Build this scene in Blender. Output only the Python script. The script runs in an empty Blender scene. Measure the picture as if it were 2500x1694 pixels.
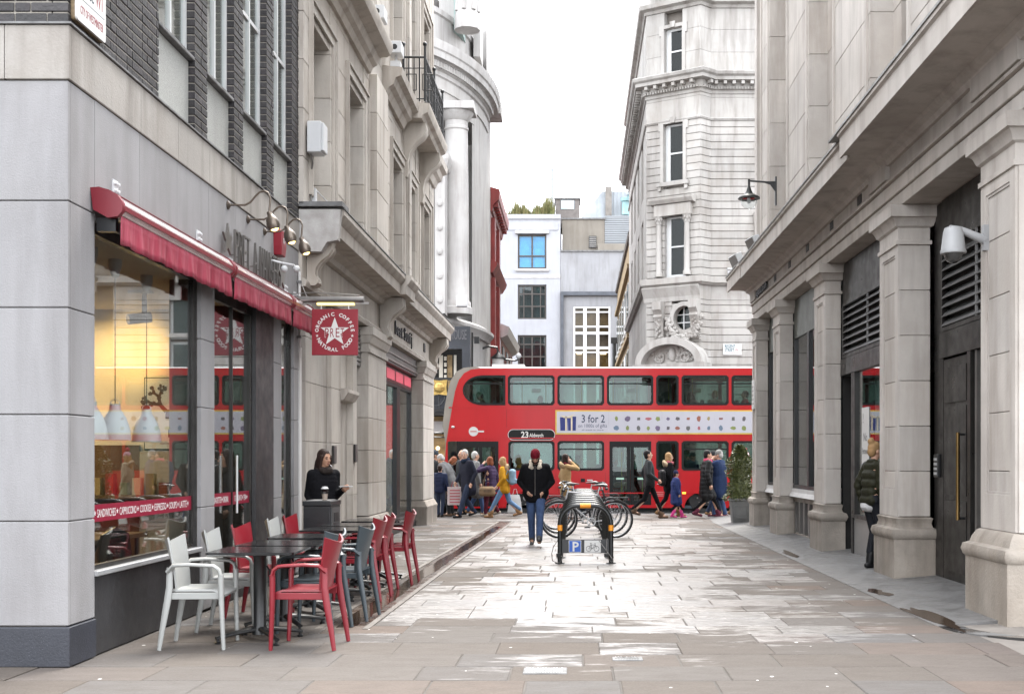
import bpy, bmesh, math, random
from mathutils import Vector, Matrix, geometry
random.seed(11)
R = math.radians
S = bpy.context.scene
C = S.collection
# ------------------------------------------------------------------ camera
F, U0, V0, H = 2950.0, 1412.0, 1123.0, 1.45      # focal length and principal point in photo pixels, eye height
cam_d = bpy.data.cameras.new('camera')
cam_d.sensor_width = 36.0
cam_d.lens = 36.0 * F / 2500.0
cam_d.shift_x = -(U0 - 1250.0) / 2500.0
cam_d.shift_y = (V0 - 847.0) / 2500.0
cam_d.clip_end = 2000.0
cam = bpy.data.objects.new('camera', cam_d)
cam.location = (0, 0, H)
cam.rotation_euler = (R(90), 0, 0)
C.objects.link(cam)
S.camera = cam
# ------------------------------------------------------------------ overcast sky, soft sun, exposure
SUN_EL, SUN_AZ = 60.0, 12.0
W = bpy.data.worlds.new('World')
S.world = W
W.use_nodes = True
wn = W.node_tree
bg = wn.nodes['Background']
sky = wn.nodes.new('ShaderNodeTexSky')
sky.sky_type = 'NISHITA'
sky.sun_disc = False
sky.sun_elevation = R(SUN_EL)
sky.sun_rotation = R(SUN_AZ)
hs = wn.nodes.new('ShaderNodeHueSaturation')
hs.inputs['Saturation'].default_value = 0.25
wn.links.new(sky.outputs[0], hs.inputs['Color'])
mx = wn.nodes.new('ShaderNodeMix')
mx.data_type = 'RGBA'
mx.inputs[0].default_value = 0.85                # thick even cloud over the clear-sky model
mx.inputs[7].default_value = (8.6, 8.8, 9.2, 1)
wn.links.new(hs.outputs[0], mx.inputs[6])
wn.links.new(mx.outputs[2], bg.inputs['Color'])
bg.inputs['Strength'].default_value = 0.12
sd = bpy.data.lights.new('sun', 'SUN')
sd.energy = 1.5
sd.angle = R(25)
sd.color = (1.0, 0.95, 0.88)
sun = bpy.data.objects.new('sun', sd)
az = R(SUN_AZ)
dirv = Vector((math.sin(az) * math.cos(R(SUN_EL)), math.cos(az) * math.cos(R(SUN_EL)), math.sin(R(SUN_EL))))
sun.rotation_euler = (-dirv).to_track_quat('-Z', 'Y').to_euler()
C.objects.link(sun)
S.view_settings.view_transform = 'Standard'
S.view_settings.look = 'None'
S.view_settings.gamma = 1
S.view_settings.exposure = 2.4
S.render.engine = 'CYCLES'
S.cycles.use_denoising = True
S.cycles.max_bounces = 8
S.cycles.diffuse_bounces = 4
S.cycles.glossy_bounces = 4
S.cycles.transparent_max_bounces = 12
S.cycles.sample_clamp_indirect = 6
S.cycles.caustics_reflective = False
S.cycles.caustics_refractive = False


def DX(u, X):            # depth at which the vertical plane x = X crosses image column u
    return X * F / (u - U0)


def XU(u, d):
    return (u - U0) / F * d


def ZV(v, d):
    return H - (v - V0) / F * d


# ------------------------------------------------------------------ materials
class NT:
    def __init__(s, name):
        s.m = bpy.data.materials.new(name)
        s.m.use_nodes = True
        s.t = s.m.node_tree
        s.b = s.t.nodes['Principled BSDF']
        s.out = s.t.nodes['Material Output']

    def n(s, t, ins=None, **pr):
        nd = s.t.nodes.new('ShaderNode' + t)
        for k, v in pr.items():
            setattr(nd, k, v)
        for k, v in (ins or {}).items():
            if hasattr(v, 'is_output') or hasattr(v, 'links'):
                s.t.links.new(v, nd.inputs[k])
            else:
                nd.inputs[k].default_value = v
        return nd

    def l(s, a, b):
        s.t.links.new(a, b)

    def coords(s, kind, scale=(1, 1, 1)):
        if kind == 'pos':
            o = s.n('NewGeometry').outputs['Position']
        else:
            o = s.n('TexCoord').outputs['Object']
        if tuple(scale) != (1, 1, 1):
            o = s.n('Mapping', {'Vector': o, 'Scale': scale}).outputs[0]
        return o

    def noise(s, kind, sc, detail=5, rough=.55, stretch=(1, 1, 1), dist=0.0):
        return s.n('TexNoise', {'Vector': s.coords(kind, stretch), 'Scale': sc, 'Detail': detail, 'Roughness': rough,
                                'Distortion': dist}).outputs[0]

    def ramp(s, fac, a, b, va=0.0, vb=1.0):
        return s.n('MapRange', {0: fac, 1: a, 2: b, 3: va, 4: vb}).outputs[0]

    def mix(s, fac, a, b, mode='MIX'):
        nd = s.n('Mix', data_type='RGBA', blend_type=mode)
        for i, v in ((0, fac), (6, a), (7, b)):
            if hasattr(v, 'is_output'):
                s.l(v, nd.inputs[i])
            else:
                nd.inputs[i].default_value = v if i == 0 else (*v[:3], 1)
        return nd.outputs[2]

    def math(s, op, a, b=0.0):
        nd = s.n('Math', operation=op)
        for i, v in ((0, a), (1, b)):
            if hasattr(v, 'is_output'):
                s.l(v, nd.inputs[i])
            else:
                nd.inputs[i].default_value = v
        return nd.outputs[0]


def mat(name, col, rough=.6, metal=0.0, var=.15, scale=2.5, bump=0.0, bscale=60, col2=None, co='pos', rnd=0.0, streak=0.0,
        spec=.4, coat=0.0, rvar=0.0, speck=0.0):
    t = NT(name)
    c2 = col2 or tuple(x * (1 - var * 2) for x in col)
    c = t.mix(t.ramp(t.noise(co, scale, 6), .3, .7), col, c2)
    f = t.noise(co, scale * 9, 4)
    c = t.mix(t.ramp(f, .3, .7, 0, var), c, tuple(x * .62 for x in col))
    if streak:
        k = t.noise(co, 3.2, 5, .6, (1, 1, .13))
        c = t.mix(t.ramp(k, .46, .70, 0, streak), c, tuple(x * y for x, y in zip(col, (.38, .35, .33))))
        k2 = t.noise(co, .7, 6, .65)
        c = t.mix(t.ramp(k2, .48, .68, 0, streak * .8), c, tuple(x * y for x, y in zip(col, (.62, .58, .54))))
    if speck:
        k = t.noise(co, 140, 2)
        c = t.mix(t.ramp(k, .62, .7, 0, speck), c, tuple(min(1, x * 3 + .1) for x in col))
    if rnd:
        r = t.n('ObjectInfo').outputs['Random']
        c = t.n('HueSaturation', {'Color': c, 'Value': t.ramp(r, 0, 1, 1 - rnd, 1 + rnd),
                                  'Saturation': t.ramp(t.math('FRACT', t.math('MULTIPLY', r, 7.3)), 0, 1, 1 - rnd, 1 + rnd)}).outputs[0]
    t.l(c, t.b.inputs['Base Color'])
    t.b.inputs['Roughness'].default_value = rough
    if rvar:
        t.l(t.ramp(t.noise(co, 5, 5), .3, .7, max(.03, rough - rvar), min(1, rough + rvar)), t.b.inputs['Roughness'])
    t.b.inputs['Metallic'].default_value = metal
    t.b.inputs['Specular IOR Level'].default_value = spec
    if coat:
        t.b.inputs['Coat Weight'].default_value = coat
        t.b.inputs['Coat Roughness'].default_value = .08
    if bump:
        bn = t.n('Bump', {'Strength': bump, 'Distance': .02, 'Height': t.noise(co, bscale, 5)})
        t.l(bn.outputs[0], t.b.inputs['Normal'])
    return t.m


def glass(name, tint=(.93, .96, .95), ior=1.62, wave=0.0):
    t = NT(name)
    tr = t.n('BsdfTransparent', {'Color': (*tint, 1)})
    gl = t.n('BsdfGlossy', {'Color': (1, 1, 1, 1), 'Roughness': 0.0})
    bf = t.n('NewGeometry').outputs['Backfacing']
    fr = t.n('Fresnel', {'IOR': t.ramp(bf, 0, 1, ior, 1 / ior)})
    if wave:
        bn = t.n('Bump', {'Strength': wave, 'Distance': .01, 'Height': t.noise('pos', .9, 2)})
        t.l(bn.outputs[0], gl.inputs['Normal'])
    ms = t.n('MixShader', {0: fr.outputs[0], 1: tr.outputs[0], 2: gl.outputs[0]})
    t.l(ms.outputs[0], t.out.inputs[0])
    return t.m


def glow(name, col, strength):
    t = NT(name)
    t.b.inputs['Base Color'].default_value = (*col, 1)
    t.b.inputs['Emission Color'].default_value = (*col, 1)
    t.b.inputs['Emission Strength'].default_value = strength
    return t.m


# ------------------------------------------------------------------ mesh helpers
class MB:
    def __init__(s):
        s.v, s.f = [], []

    def add(s, vs, fs):
        o = len(s.v)
        s.v += [tuple(p) for p in vs]
        s.f += [tuple(i + o for i in f) for f in fs]
        return s

    def box(s, x0, x1, y0, y1, z0, z1, M=None):
        if x0 > x1: x0, x1 = x1, x0
        if y0 > y1: y0, y1 = y1, y0
        if z0 > z1: z0, z1 = z1, z0
        vs = [(x, y, z) for x in (x0, x1) for y in (y0, y1) for z in (z0, z1)]
        if M:
            vs = [M @ Vector(p) for p in vs]
        return s.add(vs, [(0, 1, 3, 2), (4, 6, 7, 5), (0, 4, 5, 1), (2, 3, 7, 6), (0, 2, 6, 4), (1, 5, 7, 3)])

    def tube(s, pts, r, n=8, cap=True, sec=None):
        """r: radius or list; sec=(a,b) scales the section along two axes"""
        P = [Vector(p) for p in pts]
        rs = r if isinstance(r, (list, tuple)) else [r] * len(P)
        t0 = (P[1] - P[0]).normalized()
        up = Vector((0, 0, 1)) if abs(t0.z) < .9 else Vector((0, 1, 0))
        nx = t0.cross(up).normalized()
        vs = []
        for i, p in enumerate(P):
            a = P[min(i + 1, len(P) - 1)] - P[max(i - 1, 0)]
            t = a.normalized() if a.length > 1e-9 else t0
            nx = (nx - t * nx.dot(t)).normalized()
            ny = t.cross(nx)
            for k in range(n):
                an = 2 * math.pi * (k + .5) / n
                sa, sb = sec or (1, 1)
                vs.append(p + nx * (math.cos(an) * rs[i] * sa) + ny * (math.sin(an) * rs[i] * sb))
        fs = []
        for i in range(len(P) - 1):
            for k in range(n):
                k2 = (k + 1) % n
                fs.append((i * n + k, i * n + k2, (i + 1) * n + k2, (i + 1) * n + k))
        if cap:
            fs.append(tuple(range(n))[::-1])
            fs.append(tuple((len(P) - 1) * n + k for k in range(n)))
        return s.add(vs, fs)

    def lathe(s, prof, c=(0, 0, 0), n=16, axis='Z', cap=True):
        vs = []
        for r, h in prof:
            for k in range(n):
                a = 2 * math.pi * k / n
                q = (r * math.cos(a), r * math.sin(a), h)
                if axis == 'Y': q = (q[0], q[2], q[1])
                if axis == 'X': q = (q[2], q[0], q[1])
                vs.append((q[0] + c[0], q[1] + c[1], q[2] + c[2]))
        fs = [(i * n + k, i * n + (k + 1) % n, (i + 1) * n + (k + 1) % n, (i + 1) * n + k)
              for i in range(len(prof) - 1) for k in range(n)]
        if cap:
            fs.append(tuple(range(n))[::-1])
            fs.append(tuple((len(prof) - 1) * n + k for k in range(n)))
        return s.add(vs, fs)

    def sphere(s, c, r, nu=12, nv=8, M=None):
        if not isinstance(r, (tuple, list)): r = (r, r, r)
        vs, fs = [], []
        for j in range(nv + 1):
            th = math.pi * j / nv
            for i in range(nu):
                ph = 2 * math.pi * i / nu
                q = Vector((r[0] * math.sin(th) * math.cos(ph), r[1] * math.sin(th) * math.sin(ph), r[2] * math.cos(th)))
                if M: q = M @ q
                vs.append(q + Vector(c))
        for j in range(nv):
            for i in range(nu):
                i2 = (i + 1) % nu
                fs.append((j * nu + i, (j + 1) * nu + i, (j + 1) * nu + i2, j * nu + i2))
        return s.add(vs, fs)

    def prism(s, outer, f3, t0, t1, holes=()):
        """outline with holes in a plane, f3(a,b,t) -> xyz"""
        loops = [list(outer)] + [list(h) for h in holes]
        flat = [p for L in loops for p in L]
        tris = geometry.tessellate_polygon([[Vector((a, b, 0)) for a, b in L] for L in loops])
        n = len(flat)
        vs = [f3(a, b, t0) for a, b in flat] + [f3(a, b, t1) for a, b in flat]
        fs = [tuple(t) for t in tris] + [tuple(i + n for i in t)[::-1] for t in tris]
        o = 0
        for L in loops:
            m = len(L)
            for i in range(m):
                j = (i + 1) % m
                fs.append((o + i, o + j, o + j + n, o + i + n))
            o += m
        return s.add(vs, fs)

    def exty(s, poly, y0, y1):       # (x,z) outline run along y
        return s.prism(poly, lambda a, b, t: (a, t, b), y0, y1)

    def extx(s, poly, x0, x1):       # (y,z) outline run along x
        return s.prism(poly, lambda a, b, t: (t, a, b), x0, x1)

    def extz(s, poly, z0, z1):
        return s.prism(poly, lambda a, b, t: (a, b, t), z0, z1)

    def rect(s, x0, x1, y0, y1, prof):     # moulded block: rectangle grown by o at height z
        vs, fs = [], []
        for o, z in prof:
            vs += [(x0 - o, y0 - o, z), (x1 + o, y0 - o, z), (x1 + o, y1 + o, z), (x0 - o, y1 + o, z)]
        for i in range(len(prof) - 1):
            for k in range(4):
                k2 = (k + 1) % 4
                fs.append((i * 4 + k, i * 4 + k2, i * 4 + 4 + k2, i * 4 + 4 + k))
        fs += [(3, 2, 1, 0), tuple((len(prof) - 1) * 4 + k for k in range(4))]
        return s.add(vs, fs)

    def arc(s, c, a, b, prof, t0, t1, n=24):   # vertical profile (offset,z) swept round an ellipse arc
        vs, fs = [], []
        m = len(prof)
        for i in range(n + 1):
            th = R(t0 + (t1 - t0) * i / n)
            for o, z in prof:
                vs.append((c[0] + (a + o) * math.cos(th), c[1] + (b + o) * math.sin(th), z))
        for i in range(n):
            for j in range(m - 1):
                fs.append((i * m + j, i * m + m + j, i * m + m + j + 1, i * m + j + 1))
        return s.add(vs, fs)

    def build(s, name, m, parent=None, smooth=None, kind=None, bevel=0):
        me = bpy.data.meshes.new(name)
        me.from_pydata(s.v, [], s.f)
        me.update()
        if smooth:
            me.shade_smooth()
            me.set_sharp_from_angle(angle=R(smooth))
        if m: me.materials.append(m)
        return link(name, me, parent, kind, bevel)


def link(name, me, parent=None, kind=None, bevel=0):
    o = bpy.data.objects.new(name, me)
    C.objects.link(o)
    if parent: o.parent = parent
    if kind: o['kind'] = kind
    if bevel:
        b = o.modifiers.new('bevel', 'BEVEL')
        b.width = bevel
        b.segments = 2
        b.limit_method = 'ANGLE'
    return o


def thing(name, label, cat, loc=(0, 0, 0), rz=0.0, group=None):
    o = bpy.data.objects.new(name, None)
    C.objects.link(o)
    o.empty_display_size = .1
    o.location = loc
    o.rotation_euler = (0, 0, rz)
    return tag(o, label, cat, group)


def tag(o, label, cat, group=None):
    o['label'] = label
    o['category'] = cat
    if group: o['group'] = group
    return o


def bx(name, m, parent, x0, x1, y0, y1, z0, z1, bevel=0, kind=None):
    return MB().box(x0, x1, y0, y1, z0, z1).build(name, m, parent, kind=kind, bevel=bevel)


def copy_tree(o, parent=None):
    c = o.copy()
    C.objects.link(c)
    c.parent = parent
    for ch in list(o.children):
        copy_tree(ch, c)
    return c


_boxes = {}


def unit_box(sx, sy, sz, m, key=''):
    k = (round(sx, 3), round(sy, 3), round(sz, 3), m.name)
    if k not in _boxes:
        b = MB()
        e = min(.006, sx * .2, sy * .2, sz * .2)
        x, y, z = sx / 2, sy / 2, sz / 2
        b.rect(-x + e, x - e, -y + e, y - e, [(0, -z), (e, -z + e), (e, z - e), (0, z)])
        me = bpy.data.meshes.new('block')
        me.from_pydata(b.v, [], b.f)
        me.materials.append(m)
        _boxes[k] = me
    return _boxes[k]


def piece(name, m, parent, x0, x1, y0, y1, z0, z1, rot=None):
    o = link(name, unit_box(x1 - x0, y1 - y0, z1 - z0, m), parent)
    o.location = ((x0 + x1) / 2, (y0 + y1) / 2, (z0 + z1) / 2)
    if rot: o.rotation_euler = rot
    return o


# text: orient 'L' on the left wall (reads +y), 'R' on the right wall (reads -y), 'C' faces the camera
ORI = {'L': Matrix(((0, 0, 1), (1, 0, 0), (0, 1, 0))), 'R': Matrix(((0, 0, -1), (-1, 0, 0), (0, 1, 0))),
       'C': Matrix(((1, 0, 0), (0, 0, -1), (0, 1, 0))), 'G': Matrix(((1, 0, 0), (0, 1, 0), (0, 0, 1)))}


def text_mb(mb, s, size, origin, ori, ext=.001, width=None, align='LEFT', rot=0.0, bold=0.0):
    cu = bpy.data.curves.new('t', 'FONT')
    cu.body = s
    cu.size = size
    cu.extrude = ext
    cu.offset = bold
    cu.align_x = align
    cu.resolution_u = 2
    o = bpy.data.objects.new('t', cu)
    me = o.to_mesh()
    vs = [v.co.copy() for v in me.vertices]
    fs = [tuple(p.vertices) for p in me.polygons]
    o.to_mesh_clear()
    bpy.data.objects.remove(o)
    bpy.data.curves.remove(cu)
    if not vs: return mb
    if width:
        x0, x1 = min(v.x for v in vs), max(v.x for v in vs)
        k = width / (x1 - x0)
        for v in vs: v.x *= k
    if rot:
        Rm = Matrix.Rotation(rot, 3, 'Z')
        vs = [Rm @ v for v in vs]
    M = ORI[ori] if isinstance(ori, str) else ori
    mb.add([M @ v + Vector(origin) for v in vs], fs)
    return mb


def star_pts(r, k=.42, n=5, a0=math.pi / 2):
    return [((r if i % 2 == 0 else r * k) * math.cos(a0 + math.pi * i / n), (r if i % 2 == 0 else r * k) * math.sin(a0 + math.pi * i / n))
            for i in range(2 * n)]


def fplane(origin, ori):
    M = ORI[ori]
    o = Vector(origin)
    return lambda a, b, t: tuple(o + M @ Vector((a, b, t)))
# ------------------------------------------------------------------ shared materials
RENDER = mat('grey_render', (.245, .241, .245), .75, var=.06, scale=1.2, bump=.2, bscale=90, streak=.35, rnd=.03)
PLINTH = mat('slate_plinth', (.036, .039, .05), .5, var=.2, scale=3, bump=.15, streak=.3, speck=.25)
RISER = mat('dark_riser', (.036, .036, .038), .45, var=.2, scale=2, bump=.1, streak=.35, rvar=.12)
BANDST = mat('band_stone', (.33, .31, .285), .8, var=.1, scale=1.6, bump=.2, bscale=50, streak=.65, rnd=.05)
BRICK = mat('charcoal_brick', (.019, .018, .020), .55, var=.3, scale=8, bump=.4, bscale=45, col2=(.034, .029, .030), rnd=.4)
MORTAR = mat('mortar', (.27, .25, .22), .9, var=.15, scale=20, bump=.3)
MOSAIC = mat('spandrel_mosaic', (.36, .365, .345), .6, var=.1, scale=60, bump=.5, bscale=120, streak=.2)
WHITEFR = mat('white_frame', (.52, .53, .53), .4, var=.06)
ALU = mat('aluminium', (.55, .56, .57), .35, .6, var=.08)
LEAD = mat('lead_flashing', (.20, .20, .20), .6, var=.3, scale=6, bump=.2)
GLASS = glass('window_glass', (.93, .96, .95), 1.62)
GLASS2 = glass('dark_window_glass', (.55, .60, .60), 1.7, .02)
GLASST = glass('tower_glass', (.5, .55, .55), 1.28)
GLASSB = glass('bus_glass', (.54, .65, .62), 1.45)
STONE_L = mat('beige_portland_stone', (.48, .443, .398), .8, var=.1, scale=1.1, bump=.2, bscale=40, streak=.6, rnd=.10)
STONE_R = mat('warm_portland_stone', (.475, .440, .404), .78, var=.1, scale=1.1, bump=.15, bscale=40, streak=.5, rnd=.09)
PLINTH_R = mat('worn_plinth_stone', (.33, .295, .255), .75, var=.22, scale=2.4, bump=.3, bscale=40, streak=.75, rnd=.08)
STONE_T = mat('pale_rusticated_stone', (.39, .375, .355), .8, var=.1, scale=.6, bump=.12, bscale=30, streak=.6, rnd=.07)
STONE_H = mat('pale_curved_stone', (.45, .44, .43), .8, var=.1, scale=.5, bump=.1, bscale=30, streak=.45)
PJOINT = mat('paving_joint', (.085, .075, .066), .8, var=.2)
JOINT = mat('stone_joint', (.20, .18, .16), .9, var=.2)
BRONZE = mat('dark_bronze', (.026, .024, .022), .38, .35, var=.25, scale=3, rvar=.12, spec=.5)
BLACKM = mat('black_metal', (.007, .0075, .008), .38, var=.2, spec=.5, co='obj')
BLACKP = mat('black_paint', (.007, .008, .010), .35, var=.2, spec=.5)
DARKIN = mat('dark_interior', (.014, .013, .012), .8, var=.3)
GREYM = mat('grey_metal', (.23, .22, .21), .35, .7, var=.15, co='obj')
WHITEP = mat('white_plastic', (.50, .51, .52), .45, var=.05, co='obj')
CREAM = mat('cream_wall', (.62, .58, .50), .8, var=.05)
WOOD = mat('brown_wood', (.16, .09, .05), .5, var=.3, scale=6, co='obj')
AWNRED = mat('awning_red', (.15, .007, .016), .4, var=.1)
CHROME = mat('pinkish_steel', (.62, .50, .50), .22, .75, var=.15)
SIGNRED = mat('sign_red', (.21, .008, .018), .4, var=.05)
BANDRED = mat('vinyl_band_red', (.20, .006, .025), .5, var=.05)
SIGNW = mat('sign_white', (.56, .555, .54), .5, var=.03)
SIGNBLK = mat('sign_black', (.015, .015, .018), .5, var=.05)
SIGNBLUE = mat('sign_blue', (.02, .09, .38), .45, var=.05)
ORANGE = mat('orange_reflective', (.80, .30, .02), .45, var=.1)
TERRA = mat('red_terracotta', (.26, .035, .03), .6, var=.2, scale=1.5, streak=.4, bump=.2)
TERRA2 = mat('brown_terracotta', (.27, .09, .06), .65, var=.25, scale=1.5, streak=.4, bump=.2)
YBRICK = mat('yellow_stock_brick', (.34, .25, .14), .85, var=.25, scale=5, bump=.3, streak=.3)
ENDWHITE = mat('white_limestone', (.37, .38, .41), .75, var=.05, scale=.3, streak=.15)
CONC = mat('grey_cladding', (.29, .295, .31), .75, var=.08, scale=.4, streak=.35)
TAUPE = mat('taupe_render', (.23, .21, .18), .85, var=.1, scale=.5, streak=.3)
WALLFAR = mat('light_grey_metal', (.29, .31, .33), .5, var=.1, scale=.6)
PALEST = mat('pale_grey_trim', (.56, .55, .54), .7, var=.08, scale=1, streak=.3)


def valance_mat():
    t = NT('awning_fabric')
    k = t.noise('pos', 6, 5, .6, (1, 1, .25))
    c = t.mix(t.ramp(k, .3, .7), (.16, .006, .02), (.28, .03, .055))
    k = t.noise('pos', 17, 4, .6, (1, 1, .12))
    c = t.mix(t.ramp(k, .48, .75, 0, .75), c, (.32, .08, .11))  # pale streaks are highlights painted into the fabric colour
    t.l(c, t.b.inputs['Base Color'])
    t.b.inputs['Roughness'].default_value = .75
    return t.m


VALANCE = valance_mat()


def slab_mat(name, wet0, stuff=False):
    """wet natural paving: per-slab tint, patches that hold water, gum spots"""
    t = NT(name)
    if stuff:
        r = t.n('NewGeometry').outputs['Random Per Island']
    else:
        r = t.n('ObjectInfo').outputs['Random']
    c = t.mix(r, (.083, .070, .060), (.096, .088, .082))
    r2 = t.math('FRACT', t.math('MULTIPLY', r, 13.7))
    c = t.mix(t.ramp(r2, .45, 1, 0, .8), c, (.085, .083, .084))
    c = t.mix(t.ramp(t.math('FRACT', t.math('MULTIPLY', r, 41.3)), .75, 1, 0, .6), c, (.11, .078, .062))
    c = t.mix(t.ramp(t.noise('pos', 4, 6, .6, (1, 2.2, 1)), .35, .7, 0, .45), c, (.055, .046, .040))
    c = t.mix(t.ramp(t.noise('pos', 60, 3), .4, .7, 0, .18), c, (.15, .135, .12))
    # gum and paint flecks
    vo = t.n('TexVoronoi', {'Vector': t.coords('pos', (1, .8, 0)), 'Scale': 4.2, 'Randomness': 1.0})
    spot = t.math('LESS_THAN', vo.outputs['Distance'], t.ramp(t.noise('pos', 9, 2), .3, .7, .02, .075))
    pick = t.math('GREATER_THAN', t.n('SeparateColor', {0: vo.outputs['Color']}).outputs[0], .30)
    spot = t.math('MULTIPLY', spot, pick)
    c = t.mix(t.math('MULTIPLY', spot, .9), c, (.50, .49, .47))
    # water: broad patches, finer ripples of drying
    w = t.noise('pos', .55, 6, .62, (.75, 1.0, 1), .4)
    w2 = t.noise('pos', 2.6, 5, .6, (.6, 1.8, 1), .5)
    w3 = t.noise('pos', 7.0, 5, .65, (.55, 2.2, 1), .6)
    ww = t.math('ADD', t.math('MULTIPLY', w, .50), t.math('ADD', t.math('MULTIPLY', w2, .42), t.math('MULTIPLY', w3, .28)))
    ww = t.math('ADD', ww, t.ramp(r2, 0, 1, -.075, .06))
    sep = t.n('SeparateXYZ', {0: t.coords('pos')})
    y = sep.outputs['Y']
    zone = t.math('MULTIPLY', t.ramp(y, 7.5, 11.5, -.16, .05), t.ramp(y, 24, 31, 1, .2))
    xx = t.math('ABSOLUTE', t.math('SUBTRACT', sep.outputs['X'], .3))
    zone = t.math('ADD', zone, t.ramp(xx, .8, 3.0, .045, -.12))
    wet = t.ramp(t.math('ADD', t.math('ADD', ww, zone), wet0), .575, .66)
    c = t.mix(t.math('MULTIPLY', wet, .1), c, (.05, .042, .037))
    t.l(c, t.b.inputs['Base Color'])
    t.l(t.ramp(wet, 0, 1, 1.45, 1.62), t.b.inputs['IOR'])
    t.l(t.ramp(wet, 0, 1, .85, .39), t.b.inputs['Roughness'])
    t.l(t.ramp(wet, 0, 1, .25, 1.0), t.b.inputs['Specular IOR Level'])
    h = t.math('ADD', t.math('MULTIPLY', t.noise('pos', 30, 5), t.ramp(wet, 0, 1, 1, .1)), t.math('MULTIPLY', t.noise('pos', 3.4, 4, .6, (1.1, 2.8, 1)), t.ramp(wet, 0, 1, .5, 3.4)))
    bn = t.n('Bump', {'Strength': .40, 'Distance': .02, 'Height': h})
    t.l(bn.outputs[0], t.b.inputs['Normal'])
    return t.m


SLAB = slab_mat('wet_york_stone', 0.0)
SLABS = slab_mat('wet_york_stone_far', 0.0, True)
SIDE = mat('smooth_grey_paving', (.125, .122, .12), .5, var=.12, scale=1.3, bump=.08, rvar=.2, streak=.0, rnd=.06, speck=.15)
ASPH = mat('road_asphalt', (.055, .055, .058), .6, var=.25, scale=4, bump=.3, bscale=120, rvar=.25)
KERB = mat('granite_kerb', (.26, .255, .25), .6, var=.2, scale=9, bump=.2)


def apron_mat():
    t = NT('damp_apron')
    c = t.mix(t.ramp(t.noise('pos', 1.3, 6), .3, .7), (.13, .128, .126), (.10, .098, .096))
    c = t.mix(t.ramp(t.noise('pos', 130, 2), .6, .7, 0, .15), c, (.5, .5, .5))
    sep = t.n('SeparateXYZ', {0: t.coords('pos')})
    w = t.math('ADD', t.noise('pos', .9, 6, .65, (.6, 1.4, 1), .6), t.ramp(sep.outputs['Y'], 9.0, 11.2, .12, -.09))
    w = t.ramp(w, .50, .535)
    c = t.mix(t.math('MULTIPLY', w, .85), c, (.02, .019, .019))
    t.l(c, t.b.inputs['Base Color'])
    t.l(t.ramp(w, 0, 1, .6, .09), t.b.inputs['Roughness'])
    bn = t.n('Bump', {'Strength': .12, 'Distance': .02, 'Height': t.noise('pos', 12, 4)})
    t.l(bn.outputs[0], t.b.inputs['Normal'])
    return t.m


APRON = apron_mat()


def puddle_mat():
    t = NT('rain_water')
    t.b.inputs['Base Color'].default_value = (.035, .023, .016, 1)
    t.b.inputs['Roughness'].default_value = .10
    t.b.inputs['Specular IOR Level'].default_value = .6
    bn = t.n('Bump', {'Strength': .08, 'Distance': .01, 'Height': t.noise('pos', 9, 2)})
    t.l(bn.outputs[0], t.b.inputs['Normal'])
    return t.m


WATER = puddle_mat()
CHANNEL = mat('wet_channel_stone', (.075, .055, .043), .3, var=.3, scale=3, bump=.3, rvar=.15)
# ------------------------------------------------------------------ ground, road, paving
XL, XR = -3.58, 3.79


def struct(o):
    o['kind'] = 'structure'
    return o


struct(bx('ground', ASPH, None, -300, 300, -100, 500, -.6, -.15))
struct(bx('road', ASPH, None, -60, 60, 32.95, 42.5, -.149, -.12))
kerb = struct(bx('kerb', JOINT, None, -30, 30, 32.62, 32.94, -.149, -.02))
for i in range(24):
    piece('kerb_stone', KERB, kerb, -9 + i * .8, -9 + i * .8 + .79, 32.60, 32.95, -.145, .0)
fp = struct(bx('far_pavement', SIDE, None, -60, 60, 42.8, 46, -.149, 0))
bx('kerb_stone', KERB, fp, -60, 60, 42.5, 42.795, -.149, -.004)
struct(bx('far_road', ASPH, None, -3.2, 2.2, 46.01, 120, -.149, -.06))

pav = struct(bx('pavement', PJOINT, None, -14, 12, -3, 32.61, -.149, -.008))
GUT = [(-1.86, -2.22, 10.4), (-1.80, -2.14, 16), (-1.68, -2.0, 22), (-1.58, -1.86, 28.6)]   # channel right, left edge at y


def gut_x(y, k):
    for a, b in zip(GUT, GUT[1:]):
        if y <= b[2]:
            f = (y - a[2]) / (b[2] - a[2])
            return a[k] + (b[k] - a[k]) * f
    return GUT[-1][k]


def side_x(y):           # line where the smooth right-hand paving starts
    return 3.14 if y > 10.6 else 3.14 + (10.6 - y) ** 2 * .42


slabs = []
y = 6.35
row = 0
while y < 32.3:
    dy = random.choice((.46, .52, .52, .58))
    if y < 8.6: dy = .54
    if y + dy > 32.58: dy = 32.58 - y
    segs = []
    xr = side_x(y + dy / 2) - .01
    if y < 8.2:
        segs.append((-5.2, min(xr, 5.2)))
    elif y < 10.35:
        segs.append((XL + .02 if y > 8.2 else -5.2, xr))
    elif y < 28.6:
        yy = y + dy / 2
        segs.append((XL + .02, gut_x(yy, 1) - .06))
        segs.append((gut_x(yy, 0) + .06, xr))
    else:
        segs.append((-5.5 if y > 29.8 else XL + .02, xr if y < 26 else 6.0))
    for a, b in segs:
        x = a - random.random() * .5
        while x < b:
            w = random.choice((.62, .7, .78, .9))
            x0, x1 = max(x, a), min(x + w, b)
            if x1 - x0 > .08:
                slabs.append((x0, x1, y, y + dy))
            x += w
    y += dy
    row += 1


def slab_score(s):
    cy = (s[2] + s[3]) / 2
    cx = (s[0] + s[1]) / 2
    u = U0 + cx / cy * F
    v = V0 + H / cy * F
    return cy + (100 if (u < -60 or u > 2560 or v > 1740) else 0)


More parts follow.
